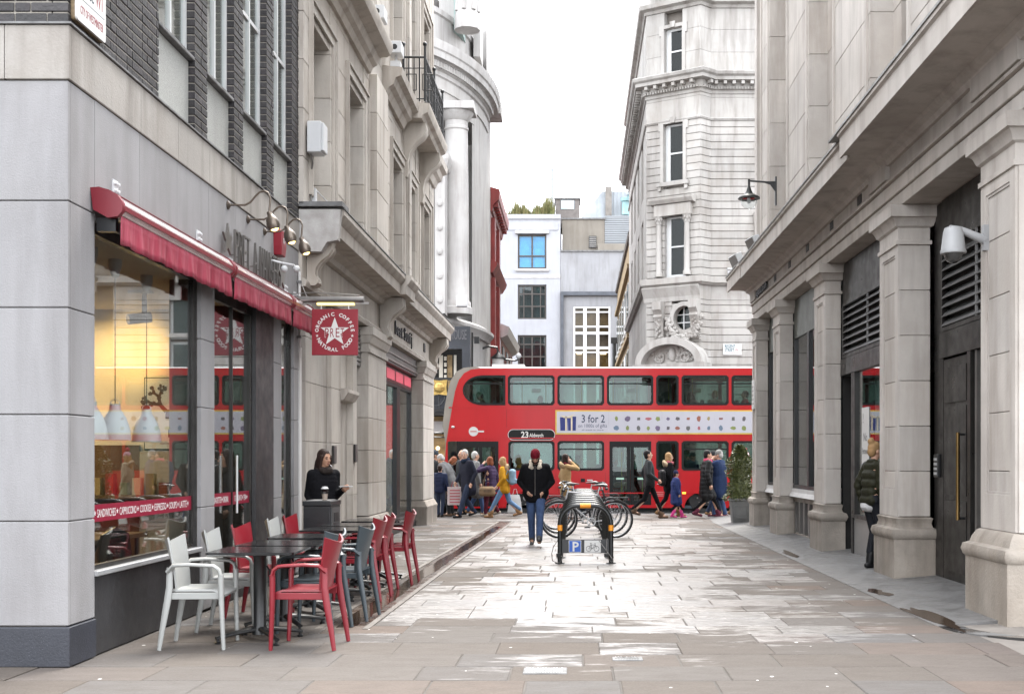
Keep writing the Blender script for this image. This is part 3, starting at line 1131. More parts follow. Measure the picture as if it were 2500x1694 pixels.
# ---- gooseneck lamps
goose = None
for i, (y, lab) in enumerate(((12.33, 'bronze gooseneck wall lamp over the shop lettering, nearest of three'),
                              (13.07, 'bronze gooseneck wall lamp over the shop lettering, middle one'),
                              (13.76, 'bronze gooseneck wall lamp over the shop lettering, farthest, beside the red alarm box'))):
    if goose is None:
        goose = thing('gooseneck_lamp', lab, 'wall lamp', group='gooseneck lamps over the shop lettering')
        GB = mat('lamp_bronze', (.17, .14, .115), .35, .7, var=.2, co='obj')
        MB().lathe([(.045, 0), (.045, .012), (.02, .03)], (0, 0, 0), 12, 'X').build('wall_rose', GB, goose)
        pts = [(0, 0, 0), (.10, 0, 0), (.18, 0, .0), (.235, 0, .03), (.28, 0, .085), (.325, 0, .13), (.37, 0, .145), (.415, 0, .125), (.438, 0, .07), (.432, 0, .0), (.425, 0, -.07)]
        MB().tube(pts, .0105, 8).build('arm', GB, goose, smooth=60)
        M_ = Matrix.Rotation(R(-18), 3, 'Y')
        hd = MB()
        hd.lathe([(.028, .0), (.03, -.04), (.036, -.045), (.058, -.08), (.068, -.12), (.066, -.155), (.05, -.19)], n=16, cap=False)
        hd.v = [tuple(M_ @ Vector(p) + Vector((.425, 0, -.07))) for p in hd.v]
        h_ = hd.build('lamp_head', GB, goose, smooth=50)
        MB().sphere(tuple(M_ @ Vector((0, 0, -.165)) + Vector((.425, 0, -.07))), (.045, .045, .04), 12, 8).build('bulb', glow('lamp_glow', (1, .72, .25), 1.3), h_)
        o = goose
    else:
        o = copy_tree(goose)
        o['label'] = lab
    o.location = (XL, y, 4.05)

# ---- alarm box, cctv, cable
t = thing('alarm_box', 'red bell alarm box behind the farthest gooseneck lamp', 'alarm box', (XL, 14.3, 4.02))
MB().rect(0, .09, -.10, .10, [(0, -.16), (.01, -.05), (.01, .12), (-.02, .15)]).build('casing', SIGNRED, t, bevel=.01)
text_mb(MB(), '01', .10, (.104, -.06, -.02), 'L', .001).build('lettering', SIGNW, t)
t = thing('camera_bracket', 'small white spotlight bar on the café wall below the gooseneck lamps', 'security camera', (XL, 13.95, 3.76))
MB().lathe([(.05, 0), (.05, .02), (.02, .03)], (0, 0, 0), 12, 'X').build('wall_rose', WHITEP, t)
MB().tube([(.02, 0, 0), (.14, .02, -.03), (.30, .02, -.06)], .012, 8).build('arm', WHITEP, t)
for a in (.18, .32):
    MB().sphere((a, .02, -.10), .04, 10, 8).build('lamp_head', WHITEP, t, smooth=60)
t = thing('downpipe', 'thin grey conduit pipe running down beside the hanging sign', 'pipe', (XL + .03, 15.38, 2.75))
MB().tube([(0, 0, 0), (0, 0, 1.1)], .018, 8).build('pipe', PALEST, t, smooth=60)
for z_ in (.25, .95):
    MB().box(-.03, .025, -.03, .03, z_, z_ + .03).build('clip', LEAD, t)
cbl = [(XL + .03, 15.40, 3.75), (XL + .12, 15.42, 3.52), (XL + .20, 15.42, 3.36), (XL + .22, 15.42, 3.27), (XL + .18, 15.42, 3.21), (XL + .12, 15.42, 3.24), (XL + .10, 15.42, 3.33), (XL + .15, 15.42, 3.40), (XL + .21, 15.42, 3.36), (XL + .24, 15.42, 3.27), (XL + .25, 15.42, 3.18)]
tag(MB().tube(cbl, .005, 5).build('looped_cable', GREYM, smooth=60), 'thin looped cable hanging from the wall above the hanging sign', 'cable')

# ---- square hanging sign with its tube lamp
t = thing('hanging_sign', 'square red hanging sign with white star and circle of words', 'sign', (-3.02, 15.0, 2.75))
SW = .285
MB().box(-SW, SW, -.02, .02, 0, .57).build('panel', SIGNRED, t, bevel=.004)
cz = .285
MB().prism([(a, b + cz) for a, b in star_pts(.185, .40)], fplane((0, -.0215, 0), 'C'), 0, .0015).build('star', SIGNW, t)
lt = MB()
for s, r0, cen, stp, flip in (('ORGANIC COFFEE', .202, 90, 12.9, False), ('NATURAL FOOD', .238, 270, 11.6, True)):
    for i, chh in enumerate(s):
        if chh == ' ': continue
        k = i - (len(s) - 1) / 2
        an = R(cen - k * stp) if not flip else R(cen + k * stp)
        rot = an - math.pi / 2 if not flip else an + math.pi / 2
        text_mb(lt, chh, .062, (r0 * math.cos(an), -.0215, cz + r0 * math.sin(an)), 'C', .0008, align='CENTER', rot=rot, bold=.002)
for sx in (-1, 1):
    lt.prism([(a + sx * .218, b + cz - .045) for a, b in star_pts(.02)], fplane((0, -.0215, 0), 'C'), 0, .0012)
lt.build('lettering', SIGNW, t)
for off, m_, e in ((.005, SIGNW, .0006), (0.0, SIGNRED, .0012)):
    lo = MB()
    for i, chh in enumerate('PRET'):
        text_mb(lo, chh, .165, (-.128 + i * .066, -.0236 - e, cz - .062), 'C', .0005, width=.047, bold=off)
    lo.build('lettering', m_, t)
for sx in (-.17, .17):
    MB().box(sx - .006, sx + .006, -.006, .006, .57, .66).build('hanger', ALU, t)
t = thing('sign_lamp', 'grey tube lamp on a bracket above the square red sign', 'wall lamp', (XL, 15.0, 3.44))
MB().tube([(.0, 0, .0), (.92, 0, 0)], .042, 14).build('tube', GREYM, t, smooth=40)
MB().box(.1, .98, -.012, .012, -.055, -.03).build('rail', GREYM, t)
MB().box(.34, .80, -.03, .03, -.068, -.043).build('lit_strip', glow('strip_glow', (.9, .72, .22), .5), t)
MB().tube([(0, 0, .07), (.3, 0, .09), (.86, 0, .055)], .006, 6).build('stay', GREYM, t)

# ---- street name plate high on the brickwork
t = thing('street_sign', 'white street name plate on the charcoal brick corner', 'street sign', (XL + .03, 8.52, 4.56))
t.scale = (1, .82, 1)
out = []
for cx, cz_, a0 in ((.03, .03, 180), (.60, .03, 270), (.60, .57, 0), (.03, .57, 90)):
    out += [(cx + .03 * math.cos(R(a0 + k * 22.5)), cz_ + .03 * math.sin(R(a0 + k * 22.5))) for k in range(5)]
MB().prism(out, lambda a, b, t_: (t_, a, b), 0, .016).build('plate', SIGNW, t)
MB().prism([(a * 1.01 - .004, b * 1.01 - .004) for a, b in out], lambda a, b, t_: (t_, a, b), -.028, -.001).build('backing', mat('rusty_edge', (.22, .16, .09), .7, var=.4, scale=20), t)
text_mb(MB(), 'PLACE', .165, (.0165, .07, .21), 'L', .0006, width=.28).build('lettering', mat('sign_navy', (.03, .05, .07), .5), t)
text_mb(MB(), 'W1', .165, (.0165, .40, .21), 'L', .0006, width=.15).build('lettering', SIGNRED, t)
MB().box(.0162, .0168, .03, .60, .165, .170).build('rule', mat('sign_navy_line', (.03, .05, .07), .5), t)
text_mb(MB(), 'CITY OF WESTMINSTER', .085, (.0165, .065, .06), 'L', .0006, width=.50).build('lettering', SIGNRED, t)
# ------------------------------------------------------------------ beige stone shop building (left, second)
XS = -3.52
shop = thing('stone_shop_building', 'beige stone shop building with deep cornice, tall windows and iron balcony', 'building')
SA, SB = 15.47, 29.3


def sbox(name, m, *b, bevel=0):
    return bx(name, m, shop, *b, bevel)


# backing walls
mb = MB()
mb.box(-9, XS - .55, SA, SB, 0, 14.5)
mb.box(-9, XS - .02, SB, SB + .3, 0, 14.5)
mb.build('wall', STONE_L, shop)
# upper wall: piers of ashlar between tall window openings
WIN = [(16.05, 17.15), (18.55, 19.80), (22.85, 24.2), (25.1, 26.15), (27.35, 28.6)]
edges = [SA] + [e for w in WIN for e in w] + [SB]
for i in range(0, len(edges), 2):
    a, b = edges[i], edges[i + 1]
    z = 4.72
    while z < 14.3:
        zz = min(z + .62, 14.3)
        piece('stone_block', STONE_L, shop, XS - .55, XS, a + .0, b, z + .003, zz - .003)
        z = zz
for a, b in WIN:
    for z0, z1 in ((4.72, 4.92), (7.25, 7.95), (7.95, 8.55), (11.6, 14.3)):
        piece('stone_block', STONE_L, shop, XS - .55, XS - .012, a + .004, b - .004, z0 + .003, z1 - .003)
    for z0, z1 in ((4.92, 7.25), (8.55, 11.6)):
        fr = MB()
        x0, x1 = XS - .50, XS - .44
        fr.box(x0, x1, a, a + .06, z0, z1)
        fr.box(x0, x1, b - .06, b, z0, z1)
        fr.box(x0, x1, (a + b) / 2 - .03, (a + b) / 2 + .03, z0, z1)
        fr.box(x0, x1, a + .06, b - .06, z1 - .07, z1)
        fr.box(x0, x1, a + .06, b - .06, z0, z0 + .07)
        fr.box(x0, x1, a + .06, b - .06, (z0 + z1) / 2 - .03, (z0 + z1) / 2 + .03)
        o = fr.build('window', WHITEFR, shop)
        MB().box(x0 + .02, x0 + .026, a, b, z0, z1).build('pane', GLASS2, o)
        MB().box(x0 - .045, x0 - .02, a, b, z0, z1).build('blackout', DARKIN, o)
        # moulded architrave round the opening
        ar = MB()
        for (p, q) in ((a - .24, a - .10), (b + .10, b + .24)):
            ar.box(XS, XS + .03, p, q, z0, z1 + .22)
        ar.box(XS, XS + .03, a - .10, b + .10, z1 + .10, z1 + .22)
        for (p, q) in ((a - .27, a - .241), (b + .241, b + .27)):
            ar.box(XS, XS + .06, p, q, z0, z1 + .25)
        ar.box(XS, XS + .06, a - .24, b + .24, z1 + .221, z1 + .25)
        ar.build('architrave', STONE_L, shop)
# flat pilaster between second and third window
for z0, z1 in ((4.75, 5.35), (5.35, 6.0), (6.0, 6.65), (6.65, 7.3), (7.3, 7.95), (8.62, 9.3), (9.3, 10.0), (10.0, 10.7), (10.7, 11.4), (11.4, 12.1), (12.1, 12.8)):
    piece('pilaster_block', STONE_L, shop, XS, XS + .13, 20.35, 21.55, z0 + .003, z1 - .003)
    piece('pilaster_block', STONE_L, shop, XS, XS + .10, 24.5, 24.8, z0 + .003, z1 - .003)
# string course over the first bays, ledge of the balcony bays
cor = [(XS - .02, 7.90), (XS + .05, 7.90), (XS + .09, 8.0), (XS + .16, 8.04), (XS + .20, 8.16), (XS + .38, 8.20), (XS + .42, 8.30), (XS + .42, 8.38), (XS + .30, 8.44), (XS - .02, 8.5)]
MB().exty(cor, SA + .01, 20.2).build('string_course', STONE_L, shop, smooth=30)
led = [(XS - .02, 8.02), (XS + .06, 8.02), (XS + .12, 8.15), (XS + .2, 8.2), (XS + .24, 8.32), (XS + .34, 8.36), (XS + .36, 8.5), (XS - .02, 8.54)]
MB().exty(led, 21.7, 24.02).build('ledge', STONE_L, shop, smooth=30)
slab = [(XS - .02, 8.25), (XS + .40, 8.25), (XS + .44, 8.32), (XS + .52, 8.36), (XS + .56, 8.46), (XS + .56, 8.54), (XS - .02, 8.58)]
MB().exty(slab, 24.02, 27.3).build('balcony_slab', STONE_L, shop, smooth=30)
for y in (24.35, 26.75):
    pr = [(XS - .01, 7.15), (XS + .07, 7.16), (XS + .10, 7.28), (XS + .08, 7.45), (XS + .12, 7.65), (XS + .24, 7.85), (XS + .40, 7.98), (XS + .46, 8.08), (XS + .44, 8.249), (XS - .01, 8.249)]
    MB().exty(pr, y, y + .34).build('balcony_bracket', STONE_L, shop, smooth=45)
MB().exty(led, 27.31, SB - .01).build('ledge', STONE_L, shop, smooth=30)
# iron railing
rl = MB()
x0, xr, za, zb = XS + .03, XS + .46, 8.60, 9.48
ya, yb = 24.1, 27.2


def rail_run(p, q, n):
    p, q = Vector(p), Vector(q)
    for z, w in ((za + .05, .014), (zb, .024), (zb - .22, .012)):
        rl.tube([p + Vector((0, 0, z)), q + Vector((0, 0, z))], w, 6)
    for i in range(n + 1):
        e = p.lerp(q, i / n)
        rl.tube([e + Vector((0, 0, za)), e + Vector((0, 0, zb))], .016 if i % 3 == 0 else .010, 6)
    for i in range(0, n, 3):
        e, g = p.lerp(q, (i + .6) / n), p.lerp(q, (i + 2.4) / n)
        for z in (za + .22, zb - .34):
            rl.tube([e + Vector((0, 0, z)), g + Vector((0, 0, z))], .010, 6)
        for k in (e, g):
            rl.tube([k + Vector((0, 0, za + .22)), k + Vector((0, 0, zb - .34))], .010, 6)


rail_run((x0, ya, 0), (xr, ya, 0), 4)
rail_run((xr, ya, 0), (xr, yb, 0), 18)
rail_run((xr, yb, 0), (x0, yb, 0), 4)
for e in ((x0, ya), (xr, ya), (xr, yb), (xr, (ya + yb) / 2)):
    rl.tube([(e[0], e[1], za), (e[0], e[1], zb + .22)], .024, 8)
    rl.sphere((e[0], e[1], zb + .26), .045, 8, 6)
rl.build('balcony_railing', BLACKM, shop)

# main cornice over the ground floor
corn = [(XS - .1, 4.20), (XS + .05, 4.22), (XS + .07, 4.30), (XS + .16, 4.33), (XS + .18, 4.36), (XS + .40, 4.36), (XS + .41, 4.52), (XS + .45, 4.55), (XS + .49, 4.62), (XS + .49, 4.68), (XS + .36, 4.71), (XS - .1, 4.718)]
MB().exty(corn, 15.62, 21.2).build('cornice', STONE_L, shop, smooth=25)
corn2 = [(x + (.10 if x > XS + .3 else 0), z) for x, z in corn]
MB().exty(corn2, 21.203, 22.3).build('cornice', STONE_L, shop, smooth=25)
MB().exty(corn, 22.303, 29.55).build('cornice', STONE_L, shop, smooth=25)
MB().exty([(XS - .05, 4.721), (XS + .50, 4.69), (XS + .50, 4.705), (XS - .05, 4.735)], 15.6, 29.57).build('lead_capping', LEAD, shop)
# weathered end block of the cornice against the café wall
PATCH = mat('patched_white_stone', (.46, .45, .44), .85, var=.12, scale=5, col2=(.30, .285, .27), streak=.4, bump=.2)
MB().exty([(XS - .06, 4.12), (XS + .22, 4.12), (XS + .30, 4.24), (XS + .44, 4.27), (XS + .47, 4.66), (XS - .06, 4.66)], 15.475, 15.615).build('cornice_end_block', PATCH, shop)
MB().box(XS - .06, XS + .50, 15.47, 15.9, 4.70, 4.76).build('lead_capping', LEAD, shop)


def console(y, z0, z1, dep, w, parent=shop):
    h = z1 - z0
    pr = [(XS - .01, z0), (XS + dep * .30, z0), (XS + dep * .42, z0 + h * .06), (XS + dep * .40, z0 + h * .16), (XS + dep * .30, z0 + h * .26), (XS + dep * .34, z0 + h * .40),
          (XS + dep * .55, z0 + h * .56), (XS + dep * .85, z0 + h * .68), (XS + dep, z0 + h * .80), (XS + dep * .97, z0 + h * .9), (XS + dep * .97, z1), (XS - .01, z1)]
    o = MB().exty(pr, y, y + w).build('console_bracket', STONE_L, parent, smooth=50)
    g = MB()
    g.exty([(a + .012, b) for a, b in pr[2:9]] + [(a - .03, b) for a, b in pr[2:9]][::-1], y + w * .35, y + w * .65)
    g.build('scroll_rib', STONE_L, o, smooth=50)


console(15.7, 3.72, 4.30, .32, .26)
console(21.5, 3.62, 4.34, .40, .42)
console(28.75, 3.62, 4.34, .40, .42)
# frieze
for a, b in ((15.48, 18.2), (18.2, 21.45), (21.45, 25.0), (25.0, 29.28)):
    piece('frieze_block', STONE_L, shop, XS - .5, XS - .02, a + .003, b - .003, 3.78, 4.20)
fm = [(XS - .3, 3.68), (XS + .02, 3.68), (XS + .04, 3.74), (XS + .0, 3.79), (XS - .3, 3.79)]
MB().exty(fm, 15.48, 29.29).build('frieze_moulding', STONE_L, shop, smooth=40)
# ground-floor piers
def pilaster(y0, y1, x, parent, m, mp, zb, ztop, capo=.06, base=True, zfloor=0.0, name='pilaster_block', n=5):
    """stack of ashlar blocks on a moulded plinth with a moulded capital (left side, faces +x)"""
    if base:
        MB().rect(x - .5, x, y0, y1, [(.09, zfloor), (.09, zb - .10), (.10, zb - .07), (.10, zb - .04), (.07, zb), (.045, zb + .06), (.01, zb + .09)]).build('plinth', mp, parent, smooth=35)
    z = zb + .10 if base else zfloor
    h = (ztop - .42 - z) / n
    for i in range(n):
        piece(name, m, parent, x - .5, x, y0, y1, z + i * h + .003, z + (i + 1) * h - .003)
    zc = ztop - .42
    MB().rect(x - .5, x, y0, y1, [(.03, zc), (.03, zc + .05), (.0, zc + .055), (.0, zc + .14), (.03, zc + .16), (.07, zc + .27), (.09, zc + .29), (.09, zc + .415)]).build('capital', m, parent, smooth=25)


for (a, b, x) in ((16.12, 17.5, XS - .12), (17.52, 18.2, XS - .06), (19.2, 19.52, XS - .06)):
    q = [.06, .9, 1.7, 2.5, 3.1, 3.67]
    for p, r_ in zip(q, q[1:]):
        piece('pilaster_block', STONE_L, shop, x - .4, x, a, b, p + .002, r_ - .002)
    piece('pilaster_block', STONE_L, shop, x - .4, x + .03, a, b, .0, .058)
# arched niche panel with a little ledge
MB().box(XS - .38, XS - .16, 18.21, 19.19, 0, 3.67).build('niche_wall', STONE_L, shop)
MB().exty([(XS - .17, 2.34), (XS - .02, 2.36), (XS + .05, 2.47), (XS + .05, 2.52), (XS - .17, 2.55)], 18.21, 19.15).build('niche_ledge', STONE_L, shop)
pilaster(20.15, 22.0, XS + .02, shop, STONE_L, PLINTH_R, .42, 3.67)
pilaster(27.1, 28.9, XS + .04, shop, STONE_L, PLINTH_R, .45, 3.67)
# dark entrance recesses
sbox('door_recess', BLACKP, XS - .45, XS - .30, 15.48, 16.1, 0, 3.67)
sbox('door_jamb', PALEST, XS - .29, XS - .05, 15.48, 15.60, 0, 2.9)
d_ = sbox('side_door', BLACKP, XS - .42, XS - .34, 19.53, 20.13, 0, 2.95)
MB().box(XS - .335, XS - .33, 19.6, 20.06, .2, 1.3).build('door_panel', DARKIN, d_)
sh = MB()
for i in range(9):
    sh.exty([(XS - .36, 3.0 + i * .07), (XS - .10 + .01 * (i % 2), 3.01 + i * .07), (XS - .10, 3.06 + i * .07), (XS - .36, 3.065 + i * .07)], 19.53, 20.13)
sh.build('roller_shutter', GREYM, shop)
# shop window with shutter box
XW = XS - .26
s_ = sbox('shutter_box', mat('shutter_brown', (.13, .12, .115), .5, .3, var=.15), XW - .2, XW + .16, 22.05, 27.05, 3.32, 3.67)
MB().box(XW + .162, XW + .19, 22.05, 27.05, 3.36, 3.40).build('shutter_slat', GREYM, s_)
MB().box(XW + .162, XW + .185, 22.05, 27.05, 3.5, 3.53).build('shutter_slat', GREYM, s_)
nm_ = sbox('shop_fascia', mat('dark_red_fascia', (.10, .02, .025), .35), XW - .1, XW + .05, 22.05, 27.05, 3.0, 3.31)
for i in range(4):
    MB().box(XW + .052, XW + .06, 22.3 + i * 1.18, 23.3 + i * 1.18, 3.06, 3.26).build('pink_reflection_panel', glow('painted_pink_reflection', (.45, .05, .08), .12), nm_)  # faint pink glow stands in for reflections on the shutter box
w = MB()
for a, b in ((22.03, 22.12), (24.9, 25.35), (26.95, 27.08)):
    w.box(XW - .06, XW + .04, a, b, .32, 3.0)
w.box(XW - .06, XW + .04, 22.12, 24.9, 2.94, 3.0)
w.box(XW - .06, XW + .04, 25.35, 26.95, 2.94, 3.0)
w.box(XW - .08, XW + .06, 22.03, 27.08, .26, .32)
wo = w.build('shop_window', BLACKP, shop)
for a, b in ((22.12, 24.9), (25.35, 26.95)):
    MB().box(XW - .01, XW - .004, a, b, .32, 2.94).build('pane', GLASS, wo)
MB().exty([(XW - .1, 0), (XW + .16, 0), (XW + .16, .10), (XW + .12, .12), (XW + .12, .22), (XW + .07, .26), (XW - .1, .26)], 22.02, 27.08).build('stall_riser', BLACKP, shop)
sbox('shop_floor', WOOD, -6.2, XW - .07, 22.02, 27.08, .1, .3)
sbox('shop_back_wall', mat('shop_warm_wall', (.42, .33, .24), .7, var=.2, scale=2), -6.3, -6.2, 22.02, 27.08, .1, 3.3)
sbox('shop_partition', mat('shop_warm_wall2', (.36, .27, .18), .7, var=.2, scale=2), -6.2, XW - .1, 27.03, 27.08, .1, 3.3)
sbox('shop_ceiling', CREAM, -6.2, XW - .1, 22.02, 27.08, 3.1, 3.2)
for i in range(3):
    sbox('ceiling_lamp', glow('shop_lamp', (1, .75, .45), 2), -5.2, -4.9, 22.8 + i * 1.4, 23.1 + i * 1.4, 3.07, 3.098)
for k in range(4):
    sbox('shelf', WOOD, -6.1, -5.6, 22.5, 26.8, .7 + k * .5, .73 + k * .5)
# lettering, plaques
t = thing('shop_lettering', 'small dark raised lettering on the frieze of the beige stone shop', 'lettering', (XS - .02, 23.2, 3.86))
for i_, ch_ in enumerate('beatSunij'):
    text_mb(MB(), ch_, .36, (.02, i_ * .27 + (.12 if i_ > 3 else 0), .02), 'L', .012, width=.20 if ch_ not in 'ij' else .07, bold=.004).build('letter', SIGNBLK, t)
for (y, z, x, lab, tall) in ((17.62, 1.40, XS - .055, 'dark intercom plaque on the pale strip beside the smoking woman', .26), (19.30, 1.42, XS - .055, 'dark intercom plaque by the narrow black side door', .28)):
    t = thing('intercom_plaque', lab, 'plaque', (x, y, z), group='dark plaques on the stone shop')
    MB().box(0, .03, -.10, .10, 0, tall).build('plate', BRONZE, t, bevel=.004)
    MB().box(.031, .036, -.085, .085, .01, tall - .01).build('face', mat('plaque_face', (.10, .095, .09), .4), t)
t = thing('vent_plate', 'small black vent plate at the far end of the lettered frieze', 'vent', (XS - .018, 27.7, 3.92))
MB().box(0, .02, -.12, .12, 0, .2).build('plate', SIGNBLK, t)
for i in range(3):
    MB().box(.02, .028, -.1, .1, .03 + i * .055, .05 + i * .055).build('slat', LEAD, t)
# white junction box and cables on the wall above the cornice
t = thing('junction_box', 'white junction box on the stone wall above the broken cornice end', 'junction box', (XS, 15.62, 5.42))
MB().box(.02, .2, -.05, .22, 0, .40).build('casing', WHITEP, t, bevel=.012)
MB().box(.201, .235, -.04, .21, .02, .38).build('cover', WHITEP, t, bevel=.008)
MB().tube([(.05, .05, 0), (.06, .12, -.10), (.02, .2, -.22), (.02, .2, -.6)], .012, 6).build('conduit', GREYM, t, smooth=60)
t = thing('small_box', 'tiny white box on the stone wall under the junction box', 'junction box', (XS, 16.0, 4.80))
MB().box(.0, .05, -.05, .05, 0, .24).build('casing', WHITEP, t)
tag(MB().tube([(XS + .05, 16.05, 5.02), (XS + .2, 17.2, 4.86), (XS + .3, 18.4, 4.78)], .007, 5).build('cable'.replace('cable', 'slack_cable'), WHITEP), 'thin pale cable sagging along the top of the stone cornice', 'cable')
cc = None
for (y, z, x, lab) in ((19.95, 8.46, XS + .22, 'white camera box on the string course, nearer of two'), (22.0, 8.58, XS + .2, 'white camera box on the ledge left of the iron balcony')):
    if cc is None:
        cc = thing('camera_box', lab, 'security camera', group='white camera boxes on the stone ledges')
        MB().box(-.09, .09, -.1, .1, .0, .10).build('foot', WHITEP, cc)
        MB().tube([(0, 0, .1), (0, 0, .24)], .025, 8).build('stem', WHITEP, cc)
        MB().box(-.1, .12, -.18, .18, .22, .44).build('casing', WHITEP, cc, bevel=.015)
        MB().lathe([(.05, -.185), (.05, -.181)], (0, 0, .33), 12, 'Y').build('lens', BLACKM, cc)
        o = cc
    else:
        o = copy_tree(cc)
        o['label'] = lab
    o.location = (x, y, z)
# ------------------------------------------------------------------ right-hand stone building
XR = 3.79
rb = thing('stone_arcade_building', 'warm stone building on the right with square piers and long cornice', 'building')
ZT = 4.46        # underside of the architrave
RA, RB = 9.2, 26.35
# (near y, far y) of the piers' street faces
PIER = [(10.48, 11.38), (14.33, 15.20), (18.60, 19.42), (22.75, 23.50), (25.75, 26.33)]
XD = XR + .41    # plane of the shopfronts


def zf(x):
    return max(0, (x - 3.14)) * .09


def rbox(name, m, *b, bevel=0, parent=None):
    return bx(name, m, parent or rb, *b, bevel)


mb = MB()
mb.box(XR + .62, 10, 9.25, RB, 4.4, 15)
mb.box(XR + 3.4, 10, RA + 1.5, RB, 0, 4.4)
mb.box(XR + .1, 10, RB, RB + .3, 0, 15)
mb.build('wall', STONE_R, rb)
for i, (a, b) in enumerate(PIER):
    zb = .70 if i else .74
    x1 = XR + (3.2, .38, .25, .25, .25)[i]
    ya = a if i else a
    fl = .0
    out = .058 if i else .11
    pz = [(out, fl), (out, zb - .19), (out + .02, zb - .17), (out + .035, zb - .12), (out + .02, zb - .07), (out - .03, zb - .05), (out - .045, zb), (.03, zb + .06), (.0, zb + .075)]
    n_ = 2 if i < 2 else 1
    # plinth of one or two stones
    if i == 0:
        MB().rect(XR + .0, x1, a + .0, b, pz).build('plinth', PLINTH_R, rb, smooth=35)
    else:
        MB().rect(XR + .0, x1, a, b, pz).build('plinth', PLINTH_R, rb, smooth=35)
    z = zb + .08
    zc = ZT - .46
    n = 6
    h = (zc - z) / n
    for k in range(n):
        piece('stone_block', STONE_R, rb, XR + .022, x1, a, b, z + k * h + .0025, z + (k + 1) * h - .0025)
    # raised border that leaves a sunk panel on the street face
    fr = MB()
    m_ = .14
    zp0, zp1 = z + .32, zc - .10
    fr.box(XR, XR + .024, a + .001, a + m_, z, zc)
    fr.box(XR, XR + .024, b - m_, b - .001, z, zc)
    fr.box(XR, XR + .024, a + m_, b - m_, z, zp0)
    fr.box(XR, XR + .024, a + m_, b - m_, zp1, zc)
    fr.build('pilaster_border', STONE_R, rb)
    im = MB()
    for (p, q) in ((a + m_, a + m_ + .025), (b - m_ - .025, b - m_)):
        im.box(XR + .010, XR + .024, p, q, zp0, zp1)
    im.box(XR + .010, XR + .024, a + m_ + .025, b - m_ - .025, zp0, zp0 + .025)
    im.box(XR + .010, XR + .024, a + m_ + .025, b - m_ - .025, zp1 - .025, zp1)
    im.build('panel_moulding', STONE_R, rb)
    if i == 0:
        f2 = MB()
        for (p, q) in ((XR + .0, XR + .2), (XR + 1.0, XR + 1.3)):
            f2.box(p + .025, q, a - .022, a - .001, z, zc)
        f2.build('pilaster_border', STONE_R, rb)
    MB().rect(XR, x1, a, b, [(.0, zc), (.02, zc + .005), (.02, zc + .05), (.0, zc + .055), (.0, zc + .20), (.03, zc + .22), (.06, zc + .29), (.08, zc + .31), (.11, zc + .32), (.11, zc + .455)]).build('capital', STONE_R, rb, smooth=25)
# architrave, frieze, cornice
ys = [RA, 12.9, 16.9, 20.6, 24.3, RB]
for a, b in zip(ys, ys[1:]):
    piece('architrave_block', STONE_R, rb, XR + .02, XR + .7, a + .002, b - .002, ZT, ZT + .16)
    piece('architrave_block', STONE_R, rb, XR - .01, XR + .7, a + .002, b - .002, ZT + .163, ZT + .33)
MB().exty([(XR + .3, ZT + .331), (XR - .05, ZT + .335), (XR - .05, ZT + .37), (XR - .0, ZT + .40), (XR + .3, ZT + .40)], RA, RB).build('architrave_moulding', STONE_R, rb)
yf = [RA, 11.2, 12.9, 14.75, 16.9, 18.9, 20.6, 22.6, 24.3, RB]
for a, b in zip(yf, yf[1:]):
    piece('frieze_block', STONE_R, rb, XR + .01, XR + .7, a + .002, b - .002, ZT + .402, 5.07)
for a, b in ((10.3, 11.55), (14.75, 15.6), (RB - .75, RB + .02)):
    piece('frieze_block', STONE_R, rb, XR - .05, XR + .2, a, b, ZT + .402, 5.07)
XC = 3.28
cor = [(XR + .2, 5.02), (XR - .03, 5.03), (XR - .06, 5.08), (XR - .12, 5.10), (XR - .14, 5.14), (XR - .22, 5.155), (XC + .03, 5.155), (XC + .03, 5.12), (XC, 5.12), (XC, 5.36), (XC - .03, 5.38), (XC - .03, 5.42), (XR + .2, 5.50)]
MB().exty(cor, 14.72, 24.4).build('cornice', STONE_R, rb, smooth=20)
cor2 = [(x - (.10 if x < XR - .2 else 0), z) for x, z in cor]
MB().exty(cor2, RA - .4, 14.717).build('cornice', STONE_R, rb, smooth=20)
MB().exty([(x - (.02 if x < XR - .2 else 0), z) for x, z in cor], 24.403, RB + .12).build('cornice', STONE_R, rb, smooth=20)
yy = 9.0
k = 0
while yy < RB + .1:
    L = random.uniform(.55, .8)
    off = -.10 if yy < 14.6 else (-.02 if yy > 24.4 else 0)
    MB().exty([(XC - .045 + off, 5.422), (XC - .045 + off, 5.45), (XR + .1, 5.53), (XR + .1, 5.50)], yy + .004, min(yy + L, RB + .12)).build('lead_roll', mat('grey_lead_rolls', (.33, .33, .32), .6, var=.25, scale=5) if k == 0 else bpy.data.materials['grey_lead_rolls'], rb)
    yy += L
    k += 1
vs_ = MB()
for y in (16.2, 18.0, 19.9, 21.6, 23.2, 24.9):
    for j in range(5):
        vs_.box(XR + .0, XR + .012, y + j * .05, y + j * .05 + .03, 4.90, 5.02)
vs_.build('frieze_vent', BRONZE, rb)
